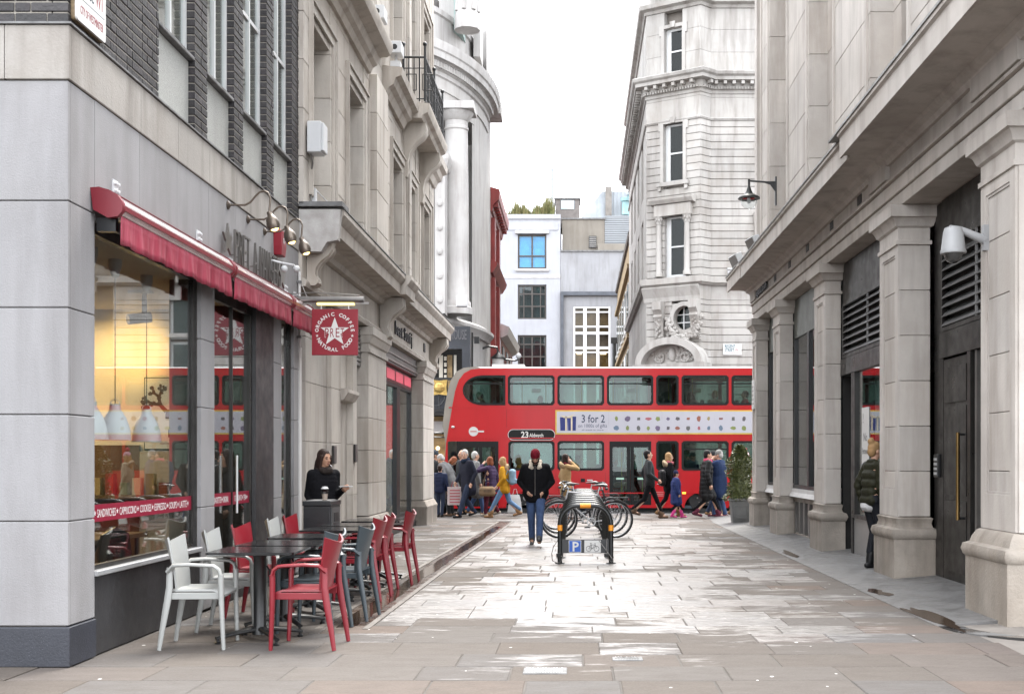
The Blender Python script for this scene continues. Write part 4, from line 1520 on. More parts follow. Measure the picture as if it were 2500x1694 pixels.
# upper storeys: piers, sunk strips and tall windows
UP = 14.6
ups = [9.25, 10.2, 11.6, 13.9, 15.6, 17.95, 19.75, 21.9, 23.8, 25.0, RB]
for i in range(len(ups) - 1):
    a, b = ups[i], ups[i + 1]
    z = 5.53
    if i % 2 == 0:
        while z < UP:
            piece('stone_block', STONE_R, rb, XR - .02, XR + .62, a, b, z + .0025, z + .85 - .0025)
            z += .85
        for (p, q) in ((a + .12, a + .2), (b - .2, b - .12)):
            MB().box(XR - .05, XR - .021, p, q, 5.53, UP).build('pier_fillet', STONE_R, rb)
    else:
        w0, w1 = a + .38, b - .38
        while z < UP:
            piece('stone_block', STONE_R, rb, XR + .28, XR + .62, a, w0, z + .0025, z + .85 - .0025)
            piece('stone_block', STONE_R, rb, XR + .28, XR + .62, w1, b, z + .0025, z + .85 - .0025)
            z += .85
        for (z0, z1, kind) in ((5.53, 6.2, 0), (6.2, 9.5, 1), (9.5, 10.3, 0), (10.3, 13.5, 1), (13.5, UP, 0)):
            if kind == 0:
                piece('stone_block', STONE_R, rb, XR + .34, XR + .62, w0 + .003, w1 - .003, z0 + .003, z1 - .003)
            else:
                f_ = MB()
                xx = XR + .46
                for p, q in ((w0, w0 + .06), (w1 - .06, w1), ((w0 + w1) / 2 - .025, (w0 + w1) / 2 + .025)):
                    f_.box(xx, xx + .06, p, q, z0, z1)
                for zz in (z0, (z0 + z1) / 2, z1 - .06):
                    f_.box(xx + .005, xx + .055, w0 + .06, w1 - .06, zz, zz + .06)
                o = f_.build('window', WHITEFR, rb)
                MB().box(xx + .03, xx + .036, w0, w1, z0, z1).build('pane', GLASS2, o)
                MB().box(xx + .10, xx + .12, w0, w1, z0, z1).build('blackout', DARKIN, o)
# ---- bay 1 (nearest): bronze door with louvre over it
def louvre(y0, y1, z0, z1, x, parent):
    t = MB()
    t.box(x - .02, x + .05, y0, y0 + .06, z0, z1)
    t.box(x - .02, x + .05, y1 - .06, y1, z0, z1)
    t.box(x - .02, x + .05, y0 + .06, y1 - .06, z1 - .05, z1)
    t.box(x - .02, x + .05, y0 + .06, y1 - .06, z0, z0 + .05)
    o = t.build('louvre_frame', BRONZE, parent)
    n = int((z1 - z0 - .1) / .105)
    me = None
    for i in range(n):
        z = z0 + .06 + i * .105
        if me is None:
            b_ = MB()
            b_.exty([(x - .03, z), (x + .05, z + .085), (x + .05, z + .093), (x - .03, z + .012)], y0 + .06, y1 - .06)
            s = b_.build('slat', mat('louvre_grey', (.13, .13, .13), .4, .3, var=.15) if 'louvre_grey' not in bpy.data.materials else bpy.data.materials['louvre_grey'], o)
            me = s.data
        else:
            s = link('slat', me, o)
            s.location.z = i * .105
    MB().box(x - .025, x - .005, (y0 + y1) / 2 - .02, (y0 + y1) / 2 + .02, z0 + .05, z1 - .05).build('mullion', LEAD, o)
    MB().box(x + .07, x + .09, y0, y1, z0, z1).build('backing', DARKIN, o)


rbox('bay_frame', BRONZE, XD + .02, XD + .3, 13.97, 14.32, 0, 4.44)          # jamb beside pier two
rbox('bay_lintel', BRONZE, XD - .0, XD + .3, 11.4, 13.965, 3.95, 4.44)
louvre(11.45, 13.95, 2.92, 3.94, XD, rb)
rbox('transom', BRONZE, XD - .03, XD + .25, 11.4, 13.965, 2.62, 2.91)
dr = rbox('door', BRONZE, XD + .02, XD + .10, 12.98, 13.95, .06, 2.60)
MB().box(XD - .005, XD + .018, 13.08, 13.86, .2, 1.0).build('door_panel', BRONZE, dr)
MB().box(XD - .005, XD + .018, 13.08, 13.86, 1.06, 2.05).build('door_panel', BRONZE, dr)
MB().box(XD - .005, XD + .018, 13.08, 13.86, 2.1, 2.5).build('door_panel', BRONZE, dr)
hb = MB().tube([(XD - .08, 13.12, .80), (XD - .08, 13.12, 1.75)], .022, 10).build('door_handle', mat('brass', (.20, .13, .05), .4, .9, var=.3), dr, smooth=60)
for z in (.82, 1.73):
    MB().tube([(XD - .08, 13.12, z), (XD + .0, 13.12, z)], .014, 8).build('handle_mount', BLACKM, hb)
rbox('door_post', BRONZE, XD - .03, XD + .12, 12.86, 12.96, .04, 2.615)
rbox('door_post', GREYM, XD + .0, XD + .14, 12.74, 12.80, .04, 2.615)
rbox('lobby_wall', mat('gold_lobby', (.11, .08, .045), .35, var=.5, scale=1.2, rvar=.15), XD + .9, XD + .95, 11.3, 14.6, .03, 2.7)
rbox('lobby_wall', DARKIN, XD + .11, XD + .9, 13.96, 14.0, .03, 2.7)
kp = rbox('keypad', BLACKM, XD - .02, XD + .018, 14.06, 14.22, 1.25, 1.52, bevel=.006)
for i in range(4):
    MB().box(XD - .028, XD - .021, 14.09, 14.19, 1.28 + i * .055, 1.31 + i * .055).build('button', ALU, kp)
XE = XR + .27     # shopfronts of the farther bays sit less deep
# ---- bay 2: shop window, dark doorway, louvre
rbox('bay_lintel', BRONZE, XE - .0, XE + .3, 15.22, 18.58, 3.85, 4.44)
louvre(15.3, 18.5, 3.0, 3.84, XE, rb)
rbox('transom', BRONZE, XE - .03, XE + .25, 15.22, 18.58, 2.74, 2.99)
rbox('entrance_recess', DARKIN, XE + 1.3, XE + 1.35, 17.6, 20.3, 0, 2.74)
rbox('entrance_recess', DARKIN, XE + .02, XE + 1.3, 18.62, 18.7, 0, 2.74)
rbox('entrance_recess', DARKIN, XE + .1, XE + 1.3, 17.78, 17.84, 0, 2.74)
rbox('door_post', BRONZE, XE - .02, XE + .1, 17.80, 17.90, .04, 2.74)
rbox('stall_riser', mat('steel_panel', (.30, .295, .29), .3, .5, var=.1), XE + .0, XE + .1, 15.22, 17.79, .04, .60)
w2 = rbox('shop_window', BRONZE, XE - .03, XE + .1, 15.22, 17.79, .605, .66)
MB().box(XE - .02, XE + .08, 15.22, 15.34, .661, 2.739).build('frame', BRONZE, w2)
MB().box(XE - .02, XE + .08, 17.68, 17.79, .661, 2.739).build('frame', BRONZE, w2)
MB().box(XE + .02, XE + .026, 15.34, 17.68, .661, 2.739).build('pane', GLASS, w2)
rbox('window_backing', mat('teal_backing', (.20, .28, .27), .5, var=.1), XE + .3, XE + .32, 15.2, 17.76, .6, 2.74)
ps = thing('window_poster', 'white notice with black lettering inside the right-hand shop window', 'poster', (XE + .012, 17.36, 1.20))
MB().box(0, .006, -.42, 0, -.1, 1.0).build('sheet', SIGNW, ps)
text_mb(MB(), 'No', .17, (-.001, -.10, .52), 'R', .0004).build('lettering', SIGNBLK, ps)
text_mb(MB(), 'Entrance', .12, (-.001, -.03, .34), 'R', .0004, width=.36).build('lettering', SIGNBLK, ps)
text_mb(MB(), '!', .2, (-.001, -.06, .78), 'R', .0004).build('lettering', SIGNBLK, ps)
MB().box(-.001, -.0004, -.40, -.02, -.08, .20).build('blue_panel', SIGNBLUE, ps)
# ---- bays 3 and 4: windows over pierced grilles
for (a, b) in ((19.44, 22.73), (23.52, 25.73)):
    rbox('bay_lintel', mat('green_grey_panel', (.15, .16, .145), .5, .2, var=.25, scale=4) if a < 20 else bpy.data.materials['green_grey_panel'], XE, XE + .3, a, b, 3.72, 4.44)
    wn_ = rbox('shop_window', BLACKP, XE - .02, XE + .1, a, b, .93, .99)
    m1 = a + (b - a) * .55
    for p, q in ((a, a + .1), (m1, m1 + .14), (b - .1, b)):
        MB().box(XE - .01, XE + .09, p, q, .991, 3.719).build('frame', BLACKP, wn_)
    for p, q in ((a + .1, m1), (m1 + .14, b - .1)):
        MB().box(XE + .03, XE + .036, p, q, .991, 3.719).build('pane', GLASS2, wn_)
        MB().box(XE + .25, XE + .26, p, q, .991, 3.719).build('backing', DARKIN, wn_)
    MB().exty([(XE - .1, .78), (XE - .06, .86), (XE - .06, .925), (XE + .2, .925), (XE + .2, .78)], a, b).build('window_sill', PALEST, rb)
    rbox('grille_panel', PLINTH_R, XE - .0, XE + .2, a, b, 0, .10)
    rbox('grille_panel', PLINTH_R, XE - .0, XE + .2, a, b, .68, .778)
    rbox('grille_backing', DARKIN, XE + .12, XE + .2, a, b, .10, .68)
    nb = int((b - a) / .42)
    for i in range(nb + 1):
        p = a + (b - a - .14) * i / nb
        rbox('grille_bar', GREYM, XE + .0, XE + .06, p, p + .14, .102, .678)
        for j in range(5):
            if i < nb:
                rbox('grille_stud', GREYM, XE + .03, XE + .05, p + .14, p + .19, .15 + j * .11, .20 + j * .11)
# ---- things on the façade
t = thing('wall_lantern', 'black wall lantern on a bracket from the right-hand stone pier', 'wall lamp', (XR - .05, 22.8, 6.55))
MB().box(-.03, 0, -.03, .03, -.30, .24).build('wall_plate', BLACKM, t)
MB().tube([(-.02, 0, .14), (-.2, 0, .14), (-.50, 0, .165)], .02, 8).build('arm', BLACKM, t)
MB().exty([(-.02, -.05), (-.02, .13), (-.26, .135), (-.12, .09)], -.012, .012).build('bracket_web', BLACKM, t)
lx = -.52
MB().tube([(lx, 0, .19), (lx, 0, .0)], .022, 8).build('stem', BLACKM, t)
MB().lathe([(.02, .06), (.035, .03), (.05, -.02), (.075, -.07), (.10, -.10), (.17, -.125), (.205, -.155), (.21, -.175), (.19, -.18), (.12, -.165)], (lx, 0, 0), 24, cap=False).build('lamp_shade', mat('bottle_black', (.014, .016, .014), .45, spec=.25, var=.1, co='obj'), t, smooth=50)
MB().lathe([(.15, -.165), (.16, -.22), (.14, -.29), (.09, -.35), (.02, -.375)], (lx, 0, 0), 20).build('glass_bowl', glass('bowl_glass', (.88, .90, .90), 1.4), t, smooth=60)
MB().sphere((lx, 0, -.21), (.04, .04, .06), 10, 8).build('bulb', WHITEP, t)

t = thing('dome_camera', 'white dome security camera on an arm from the nearest right-hand pier', 'security camera', (XR, 11.25, 3.52))
t.scale = (.88, .88, .88)
WHITEP = mat('camera_grey_white', (.30, .305, .31), .4, var=.1, co='obj')
MB().box(-.03, .03, -.04, .04, -.14, .13).build('wall_plate', WHITEP, t)
MB().tube([(0, 0, -.03), (-.12, 0, .02), (-.26, 0, .08), (-.38, 0, .10)], [.05, .045, .038, .034], 10).build('arm', WHITEP, t, smooth=50)
MB().lathe([(.05, .115), (.09, .10), (.105, .05), (.125, -.12), (.135, -.15), (.13, -.17), (.095, -.175)], (-.34, 0, 0), 24, cap=False).build('housing', WHITEP, t, smooth=40)
MB().lathe([(.095, -.172), (.092, -.20), (.07, -.245), (.035, -.268), (.0, -.272)], (-.34, 0, 0), 20, cap=False).build('dome', mat('smoked_dome', (.03, .03, .03), .05, spec=.8), t, smooth=60)
WHITEP = bpy.data.materials['white_plastic']
fl = None
for (y, x, lab) in ((23.6, XR - .25, 'small white floodlight on the cornice below the wall lantern'), (25.6, XR - .32, 'small white floodlight near the far tip of the long cornice')):
    if fl is None:
        fl = thing('floodlight', lab, 'floodlight', group='white floodlights on the right-hand cornice')
        MB().box(-.02, .02, -.05, .05, 0, .12).build('stand', GREYM, fl)
        M_ = Matrix.Rotation(R(-22), 4, 'Y') @ Matrix.Rotation(R(25), 4, 'Z')
        MB().box(-.10, .06, -.15, .15, .08, .38, M_).build('casing', WHITEP, fl, bevel=.01)
        MB().box(-.112, -.101, -.13, .13, .10, .36, M_).build('lens', GREYM, fl)
        o = fl
    else:
        o = copy_tree(fl)
        o['label'] = lab
    o.location = (x, y, 5.45)
t = thing('frieze_lettering', 'black raised lettering on the frieze at the far right corner', 'lettering', (XR + .009, 25.9 - .1, 4.9))
text_mb(MB(), 'Regent BAR', .27, (-.03, .0, .0), 'R', .012, width=1.65, bold=.006).build('lettering', SIGNBLK, t)
MB().box(-.02, 0, -1.05, -.6, -.085, -.055).build('small_line', SIGNBLK, t)
t = thing('corner_notice', 'white notice plate on the farthest right-hand pier', 'sign', (XR + .0, 26.2, 2.55))
MB().box(-.03, -.002, -.3, 0, 0, .62).build('plate', SIGNW, t)
mbq = MB()
for i in range(5):
    mbq.box(-.033, -.031, -.26, -.06, .1 + i * .09, .13 + i * .09)
mbq.build('lettering', GREYM, t)
# ------------------------------------------------------------------ pale curved corner building (far left)
hb_ = thing('curved_corner_building', 'pale stone building with curved corner, giant column and black shopfront', 'building')
EC, EA, EB = (-8.0, 52.0), 4.07, 8.2
mb = MB()
mb.arc(EC, EA, EB, [(0, 6.9), (0, 20.0)], -2, 62, 30)
mb.arc(EC, EA, EB, [(0, 0), (0, 6.9)], -2, -1, 2)
mb.box(-14, EC[0] + EA, 52.2, 54.0, 0, 20)
mb.build('wall', STONE_H, hb_, smooth=40)
# the recessed bay behind the giant column and the wall left of it
w = MB()
w.arc(EC, EA - 1.3, EB - 1.3, [(0, 0.0), (0, 19.9)], -95, 0, 30)
w.arc(EC, EA, EB, [(0, 6.9), (0, 15.0)], -2.0, -22, 8)
w.build('inner_wall', STONE_H, hb_, smooth=40)
for (z0, z1) in ((7.6, 10.4), (10.9, 14.2)):
    g = MB()
    g.arc(EC, EA - 1.22, EB - 1.22, [(0, z0), (0, z1)], -74, -40, 8)
    o = g.build('window', GLASS2, hb_)
    f_ = MB()
    for k in range(6):
        th = R(-74 + k * 34 / 5)
        f_.tube([(EC[0] + (EA - 1.18) * math.cos(th), EC[1] + (EB - 1.18) * math.sin(th), z0), (EC[0] + (EA - 1.18) * math.cos(th), EC[1] + (EB - 1.18) * math.sin(th), z1)], .05, 4)
    f_.build('frame', BLACKP, o)
# giant column
cxy = (XU(1114, 46.2), 46.2)
col = MB()
prof = [(.62, 7.0), (.62, 7.25), (.56, 7.3), (.56, 7.45), (.49, 7.55), (.48, 9), (.47, 11.5), (.44, 13.9), (.43, 14.0), (.47, 14.05), (.47, 14.12), (.44, 14.16), (.44, 14.35), (.50, 14.4), (.62, 14.6), (.66, 14.66), (.66, 14.7)]
col.lathe(prof, (*cxy, 0), 28)
col.build('column', STONE_H, hb_, smooth=35)
MB().box(cxy[0] - .72, cxy[0] + .72, cxy[1] - .72, cxy[1] + .72, 14.705, 14.98).build('abacus', STONE_H, hb_)
# flat pier right of column, lower pier left of it with ornaments
pr_ = MB()
pr_.arc(EC, EA, EB, [(0, 0), (.0, 14.97)], -24, -1, 10)
pr_.build('corner_pier', STONE_H, hb_, smooth=40)
x1, x2 = XU(1062, 44.9), XU(1086, 44.9)
MB().box(x1, x2, 44.9, 46.0, 6.9, 12.3).build('left_pier', STONE_H, hb_)
MB().rect(x1 - .1, x2 + .05, 44.8, 46, [(0, 12.302), (.05, 12.35), (.12, 12.6), (.12, 12.8)]).build('left_pier_cap', STONE_H, hb_)
for k in range(6):
    MB().sphere(((x1 + x2) / 2, 44.88, 7.4 + k * .9), (.11, .06, .14), 8, 6).build('rosette', STONE_H, hb_)
# entablature, projecting cornice, attic
ent = MB()
ent.arc(EC, EA, EB, [(-1.4, 14.99), (0.0, 15.0), (.0, 15.5), (.05, 15.52), (.05, 15.95), (.12, 16.0), (.12, 16.15), (.2, 16.2), (.25, 16.45), (.35, 16.5)], -95, 0, 40)
ent.build('entablature', STONE_H, hb_, smooth=30)
dn = MB()
for k in range(60):
    th = R(-90 + k * 1.5)
    c = (EC[0] + (EA + .22) * math.cos(th), EC[1] + (EB + .22) * math.sin(th))
    dn.box(c[0] - .07, c[0] + .07, c[1] - .09, c[1] + .09, 16.22, 16.44)
dn.build('dentils', STONE_H, hb_, kind='stuff')
c_ = MB()
c_.arc(EC, EA, EB, [(.2, 16.5), (.46, 16.52), (.48, 16.75), (.53, 16.8), (.57, 17.05), (.57, 17.12), (0, 17.3), (0, 17.0)], -95, 4, 40)
c_.box(-7, -3.38, 52.55, 54.1, 16.52, 17.1)
c_.build('cornice', STONE_H, hb_, smooth=30)
at = MB()
at.arc(EC, EA - .25, EB - .25, [(0, 17.2), (.0, 18.45), (.08, 18.5), (.08, 18.7), (-.4, 18.75)], -95, 3, 40)
at.build('attic_parapet', STONE_H, hb_, smooth=30)
# sculpted draped figure above the parapet as a worn upright block, corner block beyond
fg = MB()
fx, fy = XU(1140, 46.5), 46.6
fg.lathe([(.50, 18.0), (.48, 18.6), (.42, 18.7), (.44, 19.2), (.40, 20), (.34, 20.8), (.40, 21.3), (.24, 21.8)], (fx, fy, 0), 10)
for k in range(7):
    a = k * .9
    fg.tube([(fx + .42 * math.cos(a), fy + .42 * math.sin(a), 18.7), (fx + .40 * math.cos(a + .2), fy + .40 * math.sin(a + .2), 20), (fx + .3 * math.cos(a + .1), fy + .3 * math.sin(a + .1), 21.4)], [.09, .06, .05], 6)
fg.build('draped_statue', STONE_H, hb_, smooth=60)
MB().box(XU(1072, 47.5), XU(1108, 47.5), 47.5, 49, 18.2, 22.5).build('attic_block', STONE_H, hb_)
GREEN = mat('verdigris_stone', (.36, .46, .44), .8, var=.15, scale=1, streak=.4)
MB().box(XU(1108, 47.2), XU(1128, 47.2), 47.2, 49, 18.2, 22.5).build('stained_block', GREEN, hb_)
MB().rect(XU(1156, 49), XU(1172, 49), 49, 50.5, [(0, 17.8), (.0, 19.3), (-.05, 19.35), (-.05, 21.4), (.08, 21.5), (.02, 21.9)]).build('corner_block', STONE_H, hb_)
# ground-floor moulding, black shop surround with incised name
lowm = MB()
lowm.arc(EC, EA, EB, [(-.2, 6.4), (.12, 6.42), (.16, 6.55), (.3, 6.7), (.3, 6.82), (.1, 6.95), (-1.3, 7.0)], -95, 0, 40)
lowm.arc(EC, EA, EB, [(0, 0), (0, 6.4)], -34, 0, 12)
lowm.build('lower_moulding', STONE_H, hb_, smooth=40)
yb = 44.6
BLK = mat('polished_black_granite', (.035, .04, .05), .3, var=.2, scale=2)
xa, xb_ = XU(1030, yb), XU(1148, yb)
MB().prism([(xa - 3, 0), (xb_, 0), (xb_, 6.38), (xa - 3, 6.38)], lambda a, b, t: (a, t, b), yb, yb + .5, holes=[[(xa - 2.5, 3.9), (XU(1128, yb), 3.9), (XU(1128, yb), 5.55), (xa - 2.5, 5.55)], [(xa - 2.5, .3), (XU(1140, yb), .3), (XU(1140, yb), 3.2), (xa - 2.5, 3.2)]]).build('black_surround', BLK, hb_)
text_mb(MB(), 'D  HOUSE', .52, (XU(1081, yb), yb - .01, 5.90), 'C', .012, width=XU(1148, yb) - XU(1083, yb) - .12).build('lettering', mat('worn_gilt', (.12, .12, .13), .4), hb_)
MB().box(xa - 3, xb_ - .02, yb + 1.4, yb + 1.5, 0, 6.3).build('inner_black_wall', DARKIN, hb_)
for (ua, ub, m_) in ((1072, 1081, CREAM), (1092, 1104, mat('gold_curtain', (.42, .29, .14), .6, var=.3, scale=5)), (1108, 1114, CREAM)):
    MB().box(XU(ua, yb + .9), XU(ub, yb + .9), yb + .9, yb + .95, 3.3, 5.4).build('lit_strip', m_, hb_)
ch_ = MB()
for k in range(9):
    ch_.box(XU(1084, yb + .8), XU(1090, yb + .8), yb + .8, yb + .84, 3.35 + k * .23, 3.50 + k * .23)
ch_.build('hanging_ornament', CREAM, hb_)
# black balustrade with gilded emblem, lit shop below
bl = MB()
bx0, bx1 = xa - 2.5, XU(1150, 44)
bl.box(bx0, bx1, 43.95, 44.05, 4.35, 4.45)
bl.box(bx0, bx1, 43.95, 44.05, 3.22, 3.32)
for k in range(16):
    x = bx0 + (bx1 - bx0) * k / 15
    bl.tube([(x, 44, 3.3), (x, 44, 4.36)], .022, 5)
for k in range(5):
    x = bx0 + .4 + k * .9
    bl.tube([(x + .33 * math.cos(j * .524), 44, 3.84 + .42 * math.sin(j * .524)) for j in range(13)], .022, 5)
bl.box(bx0, bx1, 44.06, yb, 3.1, 3.2)
bl.build('balustrade', BLACKP, hb_)
ex, ez = XU(1073, 43.9), ZV(946, 43.9)
em = MB()
em.prism([(a + ex, b + ez) for a, b in star_pts(.40, .62, 4, math.pi / 4)], lambda a, b, t: (a, t, b), 43.86, 43.93)
em.sphere((ex, 43.86, ez), (.2, .08, .2), 10, 6)
em.build('gilt_emblem', mat('gilt', (.55, .38, .12), .35, .6, var=.3, scale=9), hb_)
MB().box(xa - 3, XU(1140, yb) + .1, yb + .52, yb + .6, 2.5, 2.9).build('blind', PALEST, hb_)
MB().box(xa - 3, XU(1140, yb) + .1, yb + 1.2, yb + 1.3, .0, 3.1).build('shop_glow_wall', mat('gold_shop', (.34, .23, .10), .5, var=.4, scale=2), hb_)
for k in range(3):
    MB().sphere((XU(1062, yb) + k * .35, yb + .9, 1.9 - .25 * (k % 2)), .07).build('shop_light', glow('shop_bulb', (1, .7, .3), 1.5), hb_)
for z, h in ((6.0, .25),):
    MB().box(XU(1158, 47.2), XU(1172, 47.6), 47.1, 47.3, z, z + h).build('vent', BLACKP, hb_)
MB().box(XU(1156, 47.3), XU(1171, 47.6), 47.2, 47.9, 2.2, 4.9).build('niche', PALEST, hb_)
t = thing('white_box', 'small white box on the curved building above the black shop sign', 'junction box', (XU(1126, 44), 44.25, 7.05))
MB().box(-.2, .2, -.15, .1, 0, .4).build('casing', WHITEP, t, bevel=.03)
MB().box(-.16, .16, -.17, -.152, .05, .35).build('cover', PALEST, t)

# black wall lantern on the far street corner
t = thing('far_lantern', 'black street lantern on a bracket in front of the red building', 'wall lamp', (-3.95, 50.5, 5.75))
MB().tube([(-.1, 0, .35), (.2, 0, .45), (.55, 0, .4), (.6, 0, .2)], .05, 6).build('arm', BLACKM, t)
MB().lathe([(.04, .25), (.10, .15), (.30, .0), (.33, -.06), (.26, -.08)], (.6, 0, 0), 16, cap=False).build('lamp_shade', BLACKM, t, smooth=50)
MB().lathe([(.25, -.07), (.25, -.3), (.15, -.5), (.02, -.55)], (.6, 0, 0), 14).build('glass_bowl', PALEST, t, smooth=60)
MB().tube([(.6, 0, -.05), (1.3, 0, -.15), (1.45, 0, -.1)], .04, 6).build('arm', BLACKM, t)
MB().sphere((1.45, 0, .05), .12).build('ball', WHITEP, t)

# ------------------------------------------------------------------ red terracotta building
rd = thing('red_terracotta_building', 'red terracotta building with heavy cornices along the side street', 'building')
XA = -3.93
MB().box(-12, XA, 54.02, 61, 0, 13.4).build('wall', TERRA, rd)
zc = [(XA - .1, 12.5), (XA + .08, 12.6), (XA + .15, 12.9), (XA + .38, 13.1), (XA + .42, 13.45), (XA + .4, 13.55), (XA - .1, 13.7)]
MB().exty(zc, 54.03, 61.2).build('cornice', TERRA, rd, smooth=20)
mo = MB()
for k in range(10):
    mo.box(XA + .1, XA + .34, 54.2 + k * .7, 54.5 + k * .7, 12.8, 13.05)
mo.build('modillions', TERRA, rd, kind='stuff')
for z in (5.9, 9.8):
    MB().exty([(XA - .1, z), (XA + .1, z + .05), (XA + .28, z + .35), (XA + .32, z + .5), (XA - .1, z + .6)], 54.03, 61.1).build('string_course', TERRA, rd, smooth=20)
for i in range(2):
    y = 54.6 + i * 3.0
    for (z0, z1) in ((1.0, 5.6), (6.7, 9.4), (10.5, 12.1)):
        p_ = MB()
        p_.box(XA + .002, XA + .16, y, y + .7, z0 - .4, z1 + .3)
        p_.build('pier', TERRA, rd)
        o = MB().box(XA + .001, XA + .06, y + 1.1, y + 2.5, z0, z1).build('window', BLACKP, rd)
        MB().box(XA + .061, XA + .07, y + 1.16, y + 1.76, z0 + .06, z1 - .06).build('pane', GLASS2, o)
        MB().box(XA + .061, XA + .07, y + 1.84, y + 2.44, z0 + .06, z1 - .06).build('pane', GLASS2, o)
MB().rect(-5.6, -4.3, 55, 57, [(0, 13.6), (0, 14.2), (.1, 14.3), (-.1, 14.6)]).build('gable', TERRA, rd)
br_ = thing('brown_terracotta_building', 'lower orange-brown building beyond the red terracotta one', 'building')
MB().box(-12, -3.93, 61.3, 72, 0, 8.0).build('wall', TERRA2, br_)
MB().exty([(-4, 7.6), (-3.6, 7.8), (-3.5, 8.2), (-4, 8.4)], 61.3, 72.2).build('cornice', PALEST, br_)
MB().exty([(-4, 4.6), (-3.7, 4.8), (-3.7, 5.0), (-4, 5.1)], 61.3, 72.2).build('string_course', PALEST, br_)
for i in range(3):
    MB().box(-3.929, -3.88, 62.2 + i * 3.2, 63.7 + i * 3.2, 5.4, 7.3).build('window', BLACKP, br_)

# ------------------------------------------------------------------ white building at the end of the street
D = 95.0
we = thing('white_end_building', 'white stone building at the street end with three dark framed windows', 'building')
x0, x1 = XU(1190, D), XU(1368, D)
zt = ZV(535, D)
wins = [(572, 656), (695, 779), (818, 902)]
wx0, wx1 = XU(1264, D), XU(1334, D)
holes = []
for a, b in wins:
    holes.append([(wx0, ZV(b, D)), (wx1, ZV(b, D)), (wx1, ZV(a, D)), (wx0, ZV(a, D))])
MB().prism([(x0 - 6, -.1), (x1, -.1), (x1, zt), (x0 - 6, zt)], lambda a, b, t: (a, t, b), D, D + .6, holes).build('wall', ENDWHITE, we)
MB().box(x0 - 6, x1, D + .61, D + 9, -.1, zt - .1).build('body', ENDWHITE, we)
MB().box(x0 - 6, x1 + .02, D - .12, D + .62, zt, zt + .35).build('coping', ENDWHITE, we)
MB().box(XU(1240, D), XU(1362, D), D - .06, D - .001, ZV(562, D), ZV(545, D)).build('string_band', ENDWHITE, we)
MB().box(x0 - 6, x1, D - .05, D - .001, ZV(679, D), ZV(672, D)).build('string_band', PALEST, we)
MB().box(XU(1258, D), XU(1340, D), D - .25, D - .001, ZV(571, D) , ZV(564, D)).build('window_hood', PALEST, we)
for k, (a, b) in enumerate(wins):
    z0, z1 = ZV(b, D), ZV(a, D)
    f_ = MB()
    w_ = .13
    xm = (wx0 + wx1) / 2
    f_.box(wx0, wx0 + w_, D + .15, D + .3, z0, z1)
    f_.box(wx1 - w_, wx1, D + .15, D + .3, z0, z1)
    f_.box(xm - .06, xm + .06, D + .15, D + .3, z0, z1)
    f_.box(wx0 + w_, wx1 - w_, D + .155, D + .295, z0, z0 + w_)
    f_.box(wx0 + w_, wx1 - w_, D + .155, D + .295, z1 - w_, z1)
    f_.box(wx0 + w_, wx1 - w_, D + .16, D + .29, z0 + (z1 - z0) * .36, z0 + (z1 - z0) * .36 + .1)
    if k:
        f_.box(wx0 + w_ + .3, wx0 + w_ + .38, D + .17, D + .28, z0, z1)
        f_.box(wx1 - w_ - .38, wx1 - w_ - .3, D + .17, D + .28, z0, z1)
        f_.box(wx0 + w_, wx1 - w_, D + .16, D + .29, z0 + (z1 - z0) * .72, z0 + (z1 - z0) * .72 + .1)
    o = f_.build('window', mat('dark_bronze_frame', (.06, .055, .05), .4) if k == 0 else bpy.data.materials['dark_bronze_frame'], we)
    MB().box(wx0, wx1, D + .24, D + .25, z0, z1).build('pane', glass('blue_pane', (.6, .85, .97), 1.45) if k == 0 else glass('grey_pane', (.42, .50, .52), 1.5), o)
    MB().box(wx0, wx1, D + .31, D + .33, z0, z1).build('blind', mat('pale_blue_blind', (.24, .46, .58), .7, var=.12) if k == 0 else mat('grey_green_blind_%s' % 'xab'[k], (.27, .33, .32), .7, var=.35, scale=1.2), o)
MB().box(XU(1258, D), XU(1340, D), D - .15, D - .001, ZV(662, D), ZV(657, D)).build('sill', PALEST, we)
# roof garden
hg = MB()
rr = random.Random(3)
for i in range(2600):
    x = rr.uniform(XU(1228, D + 1.5), XU(1352, D + 1.5))
    y = D + rr.uniform(.6, 3)
    edge = min(1, (x - XU(1226, D)) / 1.2)
    hgt = rr.uniform(.6, 1.75) * (.75 + .25 * math.sin(x * 2.1) + .12 * math.sin(x * 7)) * edge
    lx_, w_ = rr.gauss(0, .12), rr.uniform(.02, .05)
    a = rr.uniform(0, 3.14)
    hg.add([(x - w_ * math.cos(a), y - w_ * math.sin(a), zt + .3), (x + w_ * math.cos(a), y + w_ * math.sin(a), zt + .3), (x + lx_, y + rr.gauss(0, .1), zt + .3 + hgt * 1.2)], [(0, 1, 2)])
lm = NT('dry_grass_leaf')
lm.l(lm.mix(lm.n('NewGeometry').outputs['Random Per Island'], (.09, .11, .03), (.17, .14, .06)), lm.b.inputs['Base Color'])
lm.b.inputs['Roughness'].default_value = .8
t = thing('roof_hedge', 'tall grassy hedge growing along the roof of the white building', 'hedge')
hg.build('foliage', lm.m, t, kind='stuff')
MB().box(XU(1226, D), XU(1354, D), D + .5, D + 3.2, zt + .12, zt + .34).build('planter_trough', PALEST, t)
t = thing('roof_mast', 'thin pale mast rising behind the roof hedge', 'mast', (XU(1348, D + 5), D + 5, zt))
MB().tube([(0, 0, -.1), (0, 0, 5.2)], .12, 6).build('pole', WALLFAR, t)
for z in (2.6, 4.2, 5.0):
    MB().box(-.25, .25, -.05, .05, z, z + .1).build('crossbar', WALLFAR, t)
t = thing('roof_hut', 'small grey plant hut with a glazed panel on the roof beside the hedge', 'roof hut', (XU(1385, D + 3), D + 3, zt))
